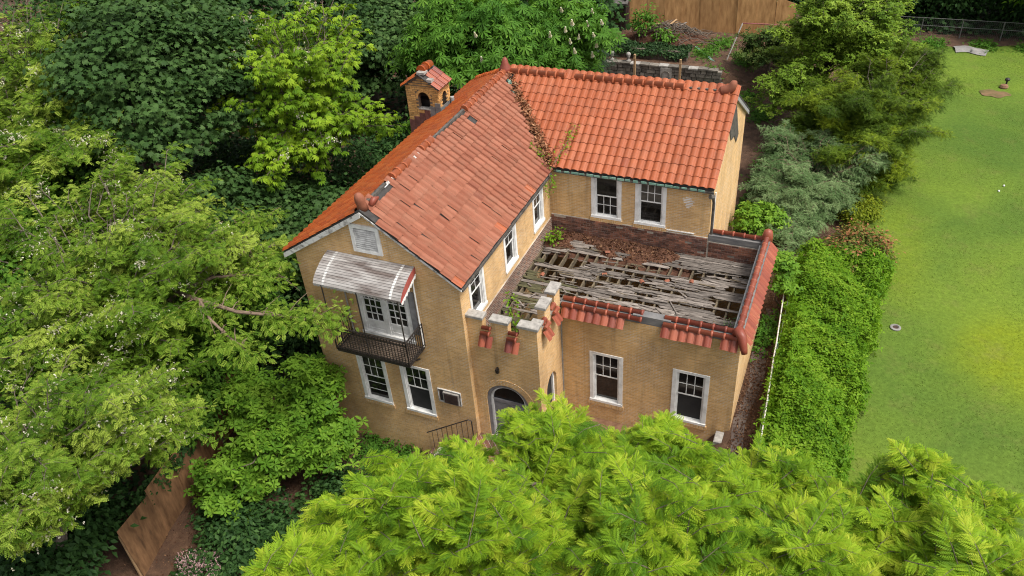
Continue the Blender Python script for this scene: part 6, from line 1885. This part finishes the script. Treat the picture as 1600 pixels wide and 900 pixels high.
b_.build('wire_mesh', M['steel'], cf_, kind='stuff')

# far chain link fence
ff = empty('chain_link_fence', 'dark chain link fence along the far end of the lawn', 'fence', None, (16, 42.8, 0))
for k in range(9):
    b_ = MB(); x = -7.2 + k * 2.42
    b_.tube([(x, 0, -0.1), (x, 0, 1.25)], 0.035, 6); b_.build('post', M['dark_steel'], ff)
for z in (1.23, 0.72):
    b_ = MB(); b_.tube([(-7.4, 0, z), (12.5, 0, z)], 0.022, 6); b_.build('rail', M['dark_steel'], ff)
b_ = MB()
for k in range(150):
    x = -7.4 + k * 0.13
    b_.bar((x, 0.02, 0.03), (x + 0.55, 0.02, 1.22), 0.006, 0.006)
    b_.bar((x + 0.55, 0.03, 0.03), (x, 0.03, 1.22), 0.006, 0.006)
b_.build('wire_mesh', M['dark_steel'], ff, kind='stuff')

# things on the lawn
tp = MB()
nx_, ny_ = 16, 10
vs = []; fs = []
for j in range(ny_):
    for i in range(nx_):
        u, v = i / (nx_ - 1), j / (ny_ - 1)
        x = -0.95 + 1.9 * u + 0.25 * (v - 0.5) * (1 if u > 0.5 else -0.6); y = -0.55 + 1.1 * v + 0.22 * math.sin(u * 5)
        vs.append((x, y, 0.06 + 0.09 * abs(math.sin(u * 7 + v * 3)) * math.sin(math.pi * v) + 0.10 * math.sin(math.pi * u) * math.sin(math.pi * v)))
for j in range(ny_ - 1):
    for i in range(nx_ - 1):
        fs.append((j * nx_ + i, j * nx_ + i + 1, (j + 1) * nx_ + i + 1, (j + 1) * nx_ + i))
tp.add(vs, fs)
o = tp.build('tarpaulin', M['tarp'], None, smooth=True, label='crumpled grey tarpaulin lying on the grass by the far fence', cat='tarpaulin')
o.location = (16.7, 40.4, gz(16.7, 40.4) + 0.02)
sp_ = MB()
k = 40
vs = [(17.75 + 0.85 * math.cos(t) * (1 + 0.12 * math.sin(3 * t + 1)) * (1 if abs(math.cos(t)) > 0.3 else 1.1), 33.6 + 0.85 * math.sin(t) * (1 + 0.15 * math.sin(4 * t)), 0.062) for t in np.linspace(0, 2 * math.pi, k, endpoint=False)]
vs = [(17.75 + (x - 17.75) * 0.95, 33.6 + (y - 33.6) * 0.62 + 0.05 * math.sin(9 * x), z) for x, y, z in vs]
sp_.add(vs, [tuple(range(k))])
sp_.build('bare_soil', M['lawn_earth'], kind='structure')
bp_ = empty('garden_lamp', 'small dark garden lamp on a tan stone beside the bare earth patch', 'lamp', None, (18.3, 34.8, 0.03))
b_ = MB(); b_.lathe((0, -0.15, 0), [(0.22, 0.0), (0.25, 0.08), (0.19, 0.19), (0.06, 0.23)], 10); b_.build('base', M['clay_earth'], bp_)
b_ = MB(); b_.tube([(0.1, 0.02, 0), (0.1, 0.02, 0.42)], 0.05, 7); b_.lathe((0.1, 0.02, 0.40), [(0.13, 0), (0.14, 0.10), (0.07, 0.15)], 8); b_.build('lamp_head', M['iron'], bp_)
dc = empty('drain_cover', 'round pale stone drain ring set in the lawn near the hedge', 'drain cover', None, (13.4, 9.65, 0.03))
b_ = MB()
b_.lathe((0, 0, 0), [(0.20, 0.0), (0.20, 0.04), (0.16, 0.055), (0.12, 0.055), (0.11, 0.03)], 16); b_.build('ring', M['tarp'], dc)
b_ = MB(); b_.lathe((0, 0, 0.031), [(0.105, 0.0), (0.09, 0.012)], 12); b_.build('lid', M['rust'], dc)
for x, y, lab in ((17.46, 21.7, 'nearer of the two white balls on the lawn'), (17.70, 22.3, 'farther of the two white balls on the lawn')):
    b_ = MB(); b_.lathe((0, 0, 0), [(0.02, 0.0), (0.042, 0.02), (0.05, 0.045), (0.042, 0.07), (0.02, 0.09)], 10)
    o = b_.build('ball', M['white'], None, smooth=True, label=lab, cat='ball', group='white balls on the lawn'); o.location = (x, y, 0.03)

# ------------------------------------------------------------------ rear yard
sw_ = empty('stone_wall', 'ruined stone garden wall behind the wing roof', 'wall', None, (-2.5, 30.8, 0))
srng = random.Random(4)
for row in range(5):
    x = -3.3 + srng.uniform(0, 0.2)
    while x < 4.75:
        w_ = srng.uniform(0.28, 0.62)
        z0 = row * 0.225
        e = 0.018
        mb = MB()
        d_ = srng.uniform(0, 0.05)
        mb.prism([(x + e, -0.18 - d_, z0 + e), (x + w_ - e, -0.18 - d_, z0 + e * 0.5), (x + w_ - e * 0.6, -0.18 - d_ * 0.5, z0 + 0.225 - e), (x + e * 1.4, -0.18 - d_, z0 + 0.222 - e)], (0, 0.36, 0))
        mb.build('stone', M['ruin_stone'], sw_)
        x += w_
for k in range(12):
    mb = MB(); x = -2.6 + k * 0.62
    mb.box(x, x + 0.59, -0.24, 0.22, 1.13 + srng.uniform(-0.01, 0.01), 1.22 + srng.uniform(-0.01, 0.02)); mb.build('capstone', M['ruin_stone'] if k % 3 else M['stone'], sw_)
for k, (x, h) in enumerate(((-3.2, 1.55), (-3.55, 1.85), (-3.95, 2.0), (-2.85, 1.35))):
    mb = MB(); mb.box(x, x + 0.34, -0.2, 0.2, 1.11, h); mb.build('stepped_pier', M['old_brick'] if k % 2 else M['ruin_stone'], sw_)
mb = MB()
mb.box(1.25, 1.95, -0.27, -0.10, 0.25, 1.10)
mb.build('niche_stone', M['stone'], sw_)
mb = arch_frame('y', -0.27, 1.60, 0.27, 0.66, 0.28, 0.33, 0.06, 0.0, 0.03, 10)
mb.build('niche_ring', M['ruin_stone'], sw_)
mb = MB(); mb.box(-4.6, -3.3, -0.15, 0.3, -0.1, 1.1); mb.build('rubble_core', M['ruin_stone'], sw_)
for x, lab in ((-4.55, 'left of the two stone ball finials on the garden wall'), (-3.45, 'right of the two stone ball finials on the garden wall')):
    b_ = MB(); b_.lathe((0, 0, 0), [(0.16, 0), (0.16, 0.07), (0.07, 0.12), (0.06, 0.24), (0.12, 0.27), (0.10, 0.32), (0.15, 0.40), (0.155, 0.48), (0.10, 0.57), (0.03, 0.60)], 12)
    o = b_.build('stone_finial', M['stone'], None, smooth=True, label=lab, cat='finial', group='stone ball finials'); o.location = (x, 30.9, 1.22)
for (x, y, z0, z1, lab) in ((-2.64, 29.5, gz(-2.64, 29.5), 2.25, 'left of the two raw timber posts behind the wing ridge'), (0.22, 29.5, gz(0.2, 29.5), 2.16, 'right of the two raw timber posts behind the wing ridge')):
    b_ = MB(); b_.box(-0.06, 0.06, -0.06, 0.06, -0.1, z1 - z0); b_.box(-0.075, 0.075, -0.075, 0.0, z1 - z0 - 0.3, z1 - z0 - 0.22)
    o = b_.build('timber_post', M['new_wood'], None, label=lab, cat='post', group='raw timber posts'); o.location = (x, y, z0)
# ivy hedge on the terrace
rng_ = np.random.default_rng(8)
iv = empty('ivy_hedge', 'low dark ivy covered bank above the stone wall', 'hedge', None, (-2.4, 32.3, 1.15))
n_ = 5200
x_ = rng_.uniform(-2.7, 2.6, n_); y_ = rng_.uniform(-0.75, 0.75, n_)
z_ = 0.85 * np.sqrt(np.clip(1 - (y_ / 0.85) ** 2, 0.02, 1)) * (0.9 + 0.12 * np.sin(x_ * 3)) - np.abs(rng_.normal(0, 0.06, n_))
fw = rng_.normal(0, 1, (n_, 3)); fw[:, 2] -= 0.6
up_n = np.stack([np.zeros(n_), y_ * 1.2, np.full(n_, 0.7)], 1) + rng_.normal(0, 0.3, (n_, 3))
scatter('foliage', OV, np.stack([x_, y_, z_], 1), fw, up_n, 0.17 * rng_.uniform(0.7, 1.3, n_), 0.4 + rng_.normal(0, 0.25, n_), M['ivy'], iv)
mb = MB(); mb.box(-2.6, 2.5, -0.5, 0.5, -0.2, 0.6); mb.build('stem', M['bark'], iv)
# plywood board fences
def board_fence(label, pts, h, mk, lean=0.0, seed=0, base=None):
    rg = random.Random(seed)
    org = Vector(base if base else pts[0])
    fz = empty('plywood_fence', label, 'fence', None, org)
    for i in range(len(pts) - 1):
        a, b2_ = Vector(pts[i]) - org, Vector(pts[i + 1]) - org
        d = (b2_ - a); dn = d.normalized(); nrm_v = Vector((-dn.y, dn.x, 0))
        off = nrm_v * (0.025 * (i % 2)) ; ln = nrm_v * (lean + rg.uniform(-0.05, 0.05))
        h0, h1 = h + rg.uniform(-0.22, 0.12), h + rg.uniform(-0.22, 0.12)
        sk = dn * rg.uniform(-0.10, 0.05)
        mb = MB()
        mb.prism([a + off + Vector((0, 0, -0.08)), b2_ + off + Vector((0, 0, -0.08)), b2_ + off + ln + sk + Vector((0, 0, h1)), a + off + ln + sk + Vector((0, 0, h0))], nrm_v * 0.02)
        mb.build('panel', M[mk], fz)
        mb = MB(); q = a + nrm_v * 0.10
        mb.bar(q + Vector((0, 0, -0.2)), q + ln + Vector((0, 0, h * 0.9)), 0.08, 0.08, (1, 0, 0)); mb.build('post', M['new_wood'], fz)
    return fz
lp = [(-9.0, -8.25, -2.7), (-9.42, -6.6, -2.7), (-9.72, -5.1, -2.7), (-10.05, -3.5, -2.7), (-10.4, -1.9, -2.7), (-10.8, -0.3, -2.7), (-11.2, 1.3, -2.7)]
board_fence('leaning brown plywood fence below the locusts at the lower left', lp, 2.45, 'ply', -0.10, 2)
ry = 37.2
rp = [(-9.6, ry - 0.9, 1.1), (-8.4, ry - 0.7, 1.1), (-7.2, ry - 0.5, 1.1)]
board_fence('short dark plywood fence left of the shed', rp, 1.5, 'ply_dark', 0.0, 5)
rp = [(-5.2 + 1.22 * k, ry + 0.05 * k, 1.12 if k < 6 else 1.12 - 0.25 * (k - 5)) for k in range(10)]
board_fence('tall tan plywood fence behind the brush pile', rp, 3.3, 'ply_tan', 0.0, 6)
# shed corner
sh = empty('garden_shed', 'dark weathered shed corner with a shingled roof at the top of the view', 'shed', None, (-5.95, 36.9, 1.1))
b_ = MB(); b_.box(-1.6, 0.5, 0.0, 1.8, -0.2, 1.9); b_.build('wall', M['rust'], sh)
b_ = MB(); b_.box(0.50, 0.62, -0.25, -0.13, -0.2, 2.4); b_.box(0.2, 0.28, -0.25, -0.13, -0.2, 2.0); b_.build('post', M['iron'], sh)
b_ = MB(); b_.prism([(-1.9, -0.5, 1.75), (0.75, -0.5, 1.85), (0.9, 1.9, 2.75), (-1.9, 1.9, 2.65)], (0, 0, 0.10)); rf_ = b_.build('roof', M['shingle'], sh)
for k in range(6):
    for j in range(9):
        b_ = MB(); b_.box(-1.85 + j * 0.29, -1.85 + j * 0.29 + 0.27, -0.5 + k * 0.38, -0.5 + k * 0.38 + 0.36, 1.90 + k * 0.145, 1.925 + k * 0.145); b_.build('shingle', M['shingle'], rf_)
# brush pile
bpil = empty('brush_pile', 'heap of cut branches and broken boards in front of the tan plywood', 'brush pile', None, (-2.2, 35.4, 1.15))
def bz(X_, Y_):
    return 1.0 * np.exp(-((X_ / 1.9) ** 2 + (Y_ / 1.2) ** 2)) - 0.05
o = mound('brush', -3, 3, -1.7, 1.7, bz, 44, 26, M['debris'], bpil, kind='stuff')
rng_ = np.random.default_rng(31)
b_ = MB()
for i in range(150):
    a = rng_.normal(0, 0.8); x, y = rng_.normal(0, 1.1), rng_.normal(0, 0.6)
    L = rng_.uniform(0.5, 1.6)
    z = float(bz(np.array(x), np.array(y))) + 0.06
    b_.tube([(x, y, z), (x + L * 0.5 * math.cos(a), y + L * 0.5 * math.sin(a), z + rng_.uniform(0, 0.22)), (x + L * math.cos(a), y + L * math.sin(a), max(0.02, z - rng_.uniform(0, 0.4)))], [0.03, 0.022, 0.01], 4)
b_.build('stick', M['bark'], bpil, kind='stuff')
for i, (x, y, L, a, mk) in enumerate(((-0.9, 0.3, 1.6, 0.15, 'new_wood'), (0.35, -0.1, 0.7, 1.2, 'new_wood'), (0.1, -0.5, 0.55, -1.1, 'teal'), (-1.9, -0.4, 0.8, -0.4, 'new_wood'), (0.9, 0.1, 0.6, 0.9, 'grey_wood'), (-0.2, -0.9, 0.5, 1.3, 'new_wood'))):
    z = float(bz(np.array(x), np.array(y))) + 0.2
    b_ = MB(); b_.bar((x, y, z), (x + L * math.cos(a), y + L * math.sin(a), z + 0.12), 0.12, 0.03); b_.build('board', M[mk], bpil)
b_ = MB(); b_.bar((0, 0, 0), (1.6, -2.0, -0.15), 0.16, 0.04)
o = b_.build('green_plank', M['teal'], None, label='long faded green plank lying on the slope right of the ivy', cat='plank'); o.location = (0.15, 34.2, 1.28)
b_ = MB(); b_.bar((0, 0, 0), (0.75, 0.3, 0.0), 0.12, 0.03)
o = b_.build('green_plank', M['teal'], None, label='short teal board lying left of the brush pile', cat='plank'); o.location = (-5.3, 33.6, 1.5)
# swing frame
sf = empty('swing_frame', 'leaning metal swing frame with a faded red top bar', 'swing', None, (2.35, 32.9, 0.9))
b_ = MB(); b_.tube([(0, 0, -0.1), (0.75, 0.55, 2.35)], 0.04, 7); b_.build('leg', M['pole_white'], sf)
b_ = MB(); b_.tube([(0.75, 0.55, 2.35), (4.4, 0.9, 2.30)], 0.035, 7); b_.build('top_bar', M['pole_red'], sf)
b_ = MB(); b_.tube([(4.4, 0.9, 2.30), (4.9, 0.2, -0.3)], 0.04, 7); b_.build('leg', M['pole_white'], sf)
b_ = MB(); b_.prism([(1.55, 0.6, 0.55), (2.05, 0.6, 0.60), (2.0, 0.95, 0.95), (1.6, 0.95, 0.9)], (0, 0.03, -0.03)); b_.build('seat', M['red'], sf)
b_ = MB(); b_.tube([(1.8, 0.8, 0.8), (1.8, 0.65, 2.33)], 0.01, 5); b_.build('chain', M['steel'], sf)
# fallen branches between the stone wall and the wing
for i, (a, b2_, lab) in enumerate((((0.9, 29.2, 0.15), (4.1, 30.4, 0.55), 'long fallen branch lying right of the timber posts'), ((1.0, 28.4, 0.1), (3.6, 28.6, 0.2), 'shorter fallen branch nearest the wing ridge'))):
    a = Vector(a); b2_ = Vector(b2_)
    o = MB(); o.tube([(0, 0, 0), (b2_ - a) * 0.5 + Vector((0, 0, 0.12)), b2_ - a], [0.06, 0.045, 0.02], 6)
    q = o.build('fallen_branch', M['twig'], None, label=lab, cat='branch'); q.location = a
# small sapling by the brush pile
tree('green_sapling', 'leafy sapling growing in front of the brush pile', 'sapling', (-3.6, 34.6, 1.15), (-3.5, 34.7, 2.6), 0.04, [((-3.5, 34.6, 2.4), (1.0, 0.8, 1.2), 22), ((-1.9, 34.3, 1.8), (0.6, 0.5, 0.6), 10)], OV, M['chest'], 0.26, 26, 0.36, 271, flat=0.6, limbs=10)

scatter('debris_chip', *DEBRIS_AT, M['litter'], deck)
# ------------------------------------------------------------------ plants on the house
def sprig(name, label, cat, base, pts, per, size, mk, proto, seed, spreadr=0.16):
    rng_ = np.random.default_rng(seed)
    t_ = empty(name, label, cat, None, base)
    b_ = MB(); cc_ = []
    for l_ in pts:
        b_.tube(l_, [0.015 * (1 - 0.8 * i / (len(l_) - 1)) + 0.003 for i in range(len(l_))], 5)
        for i in range(len(l_) - 1):
            for t in (0.3, 0.65, 1.0):
                cc_.append(Vector(l_[i]).lerp(Vector(l_[i + 1]), t))
    b_.build('stem', M['twig'], t_)
    cc_ = np.array(cc_)
    pos, fwd, up_n, idx = spread_leaves(rng_, cc_, np.tile([0, 0, 0.7], (len(cc_), 1)), per, spreadr, 0.7, 0.2)
    scatter('foliage', proto, pos, fwd, up_n, size * rng_.uniform(0.7, 1.2, len(pos)), 0.55 + rng_.normal(0, 0.2, len(pos)), M[mk], t_)
sprig('valley_vine', 'green vine climbing out of the roof valley', 'vine', (0.15, 7.6, 5.9), [[(0, 0, 0), (-0.35, 0.45, 0.45), (-0.8, 0.55, 0.75)], [(0, 0, 0), (0.25, 0.6, 0.55), (0.45, 1.2, 0.95), (0.5, 1.6, 1.25)], [(0.05, -0.1, 0), (0.15, -0.2, -0.35), (0.1, -0.25, -0.7)]], 12, 0.12, 'hedge', OV, 401)
sprig('roof_sapling', 'small bright sapling growing through the deck behind the crenellations', 'sapling', (1.1, 1.6, 2.9), [[(0, 0, 0), (-0.1, 0.15, 0.5), (-0.25, 0.35, 0.95), (-0.4, 0.5, 1.25)], [(0, 0, 0.1), (0.25, 0.0, 0.6)]], 10, 0.13, 'hedge', OV, 402)
sprig('roof_weed', 'bright weed in the inner corner of the deck under the side window', 'weed', (0.35, 7.1, 3.1), [[(0, 0, 0), (0.1, 0, 0.35), (0.35, 0.1, 0.5)], [(0, 0, 0), (-0.05, -0.2, 0.35)]], 12, 0.15, 'hedge', OV, 403)
sprig('roof_weed', 'pale wispy weed in the front right corner of the deck', 'weed', (7.75, 3.0, 3.0), [[(0, 0, 0), (0.05, 0.1, 0.3), (0.1, 0.3, 0.5)], [(0, 0, 0), (-0.25, -0.05, 0.3)], [(0.1, 0.9, 0), (0.15, 1.1, 0.35)]], 14, 0.075, 'blue', OV, 404, 0.2)
# dry leaves in the roof valley
rng_ = np.random.default_rng(15)
n_ = 1500
t = rng_.beta(1.6, 1.2, n_)
vx = -3.1 + (EA + 3.1) * t; vy = YR + (EB - YR) * t; vz = ZR + (plane_B(EB) - ZR) * t
pos = np.stack([vx + rng_.normal(0, 0.10, n_) + 0.06, vy + rng_.normal(0, 0.13, n_), vz + 0.09 + np.abs(rng_.normal(0, 0.05, n_))], 1)
scatter('valley_litter', OV, pos, rng_.normal(0, 1, (n_, 3)) * [1, 1, 0.4], rng_.normal(0, 0.4, (n_, 3)) + [0, 0, 1], rng_.uniform(0.08, 0.17, n_), rng_.uniform(0, 1, n_), M['valley'], roof_o)
for (x, y, L) in ((-2.75, 10.9, 0.45), (-2.35, 10.45, 0.3)):
    mb = MB()
    z = plane_B(y) + 0.14
    mb.bar((x, y, z), (x + L * 0.55, y - L * 0.8, z - L * 0.45), 0.16, 0.02, (0.3, 0.2, 1)); mb.build('copper_scrap', M['copper'], roof_o)

# ------------------------------------------------------------------ ground litter, weeds, grass
rng_ = np.random.default_rng(44)
n_ = 9000
zone = rng_.random(n_)
x_ = np.where(zone < 0.35, rng_.uniform(8.55, 9.5, n_), np.where(zone < 0.65, rng_.uniform(-10, -1, n_), rng_.uniform(-6, 9, n_)))
y_ = np.where(zone < 0.35, rng_.uniform(0, 13, n_), np.where(zone < 0.65, rng_.uniform(-9, -0.3, n_), rng_.uniform(16, 36.5, n_)))
scatter('dry_leaves', OV, np.stack([x_, y_, ground(x_, y_) + 0.04], 1), rng_.normal(0, 1, (n_, 3)) * [1, 1, 0.25], rng_.normal(0, 0.3, (n_, 3)) + [0, 0, 1], rng_.uniform(0.04, 0.10, n_), rng_.uniform(0, 1, n_) ** 1.7, M['litter'])
# weeds in patches
n_ = 10000
pc_ = np.array([(7.0, 16.6), (7.3, 12.2), (8.75, 7.8), (6.9, 19.5), (7.2, 23.0), (4.5, 29.5), (2.0, 30.0), (-4.5, -0.6), (-3.2, -0.9), (3.5, 33.5), (6.0, 34.0), (-2.5, 33.8), (14.5, 41.2), (17.5, 41.5), (20.0, 41.4), (12.5, 41.0), (8.0, 26.0), (6.8, 14.2), (5.6, 27.5), (0.9, 33.4), (7.0, 17.6), (7.1, 21.2), (6.9, 13.0), (7.2, 11.2), (3.0, 28.8), (1.6, 35.2), (5.2, 35.4)])
ci = rng_.integers(0, len(pc_), n_)
x_ = pc_[ci, 0] + rng_.normal(0, 0.42, n_); y_ = pc_[ci, 1] + rng_.normal(0, 0.6, n_)
x_ = np.where((y_ > 1) & (y_ < 9) & (x_ > 8), np.clip(x_, 8.62, 9.5), x_)
scatter('weeds', HP, np.stack([x_, y_, ground(x_, y_) + np.abs(rng_.normal(0, 0.12, n_))], 1), rng_.normal(0, 1, (n_, 3)) * [1, 1, 0.4], rng_.normal(0, 0.4, (n_, 3)) + [0, 0, 1], rng_.uniform(0.08, 0.19, n_), rng_.normal(0.35, 0.2, n_), M['chest'])
# ground ivy below the woods on the left
n_ = 40000
x_ = rng_.uniform(-34, -6.6, n_); y_ = rng_.uniform(-12, 36, n_)
keep = ~((x_ > -11) & (y_ < 2.0))
x_, y_ = x_[keep], y_[keep]; n_ = len(x_)
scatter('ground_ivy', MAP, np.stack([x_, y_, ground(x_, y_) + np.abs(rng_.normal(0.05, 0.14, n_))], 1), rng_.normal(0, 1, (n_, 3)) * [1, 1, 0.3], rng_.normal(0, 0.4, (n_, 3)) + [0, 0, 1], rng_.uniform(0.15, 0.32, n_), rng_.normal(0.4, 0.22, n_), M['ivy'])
n_ = 5000
x_ = rng_.uniform(2, 32, n_); y_ = rng_.uniform(43.2, 52, n_)
scatter('woodland_undergrowth', MAP, np.stack([x_, y_, ground(x_, y_) + np.abs(rng_.normal(0.1, 0.3, n_))], 1), rng_.normal(0, 1, (n_, 3)) * [1, 1, 0.3], rng_.normal(0, 0.4, (n_, 3)) + [0, 0, 1], rng_.uniform(0.25, 0.5, n_), rng_.normal(0.4, 0.22, n_), M['ivy'])
n_ = 9000
x_ = rng_.uniform(-8, 20, n_); y_ = rng_.uniform(-24, -3.4, n_)
scatter('front_undergrowth', HP, np.stack([x_, y_, ground(x_, y_) + np.abs(rng_.normal(0.04, 0.12, n_))], 1), rng_.normal(0, 1, (n_, 3)) * [1, 1, 0.3], rng_.normal(0, 0.4, (n_, 3)) + [0, 0, 1], rng_.uniform(0.15, 0.34, n_), rng_.normal(0.45, 0.22, n_), M['dim'])
# grass blades over the lawn in view
n_ = 110000
y_ = -6 + 48 * rng_.uniform(0, 1, n_) ** 1.15
x_ = lawn_edge(y_) + rng_.uniform(-0.15, 1, n_) ** 1.0 * 9.5
tuft = (np.array([(-0.22, 0, 0), (0.22, 0, 0), (0.0, 0.25, 1.0)]), np.array([(0, 1, 2)]))
bare = ((x_ - 17.75) / 0.9) ** 2 + ((y_ - 33.6) / 0.9) ** 2 < 1
ok = (y_ < 41.2) & ~bare
x_, y_ = x_[ok], y_[ok]; n_ = len(x_)
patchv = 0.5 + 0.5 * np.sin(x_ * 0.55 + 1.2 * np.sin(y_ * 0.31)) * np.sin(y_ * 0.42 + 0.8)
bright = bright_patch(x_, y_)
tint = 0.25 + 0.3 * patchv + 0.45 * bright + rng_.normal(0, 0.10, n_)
an = rng_.uniform(0, 6.28, n_)
scatter('grass', tuft, np.stack([x_, y_, ground(x_, y_) + 0.03], 1), np.stack([np.cos(an), np.sin(an), np.zeros(n_)], 1), np.tile([0, 0, 0.8], (n_, 1)) + rng_.normal(0, 0.8, (n_, 3)), rng_.uniform(0.022, 0.05, n_), tint, M['grass'])
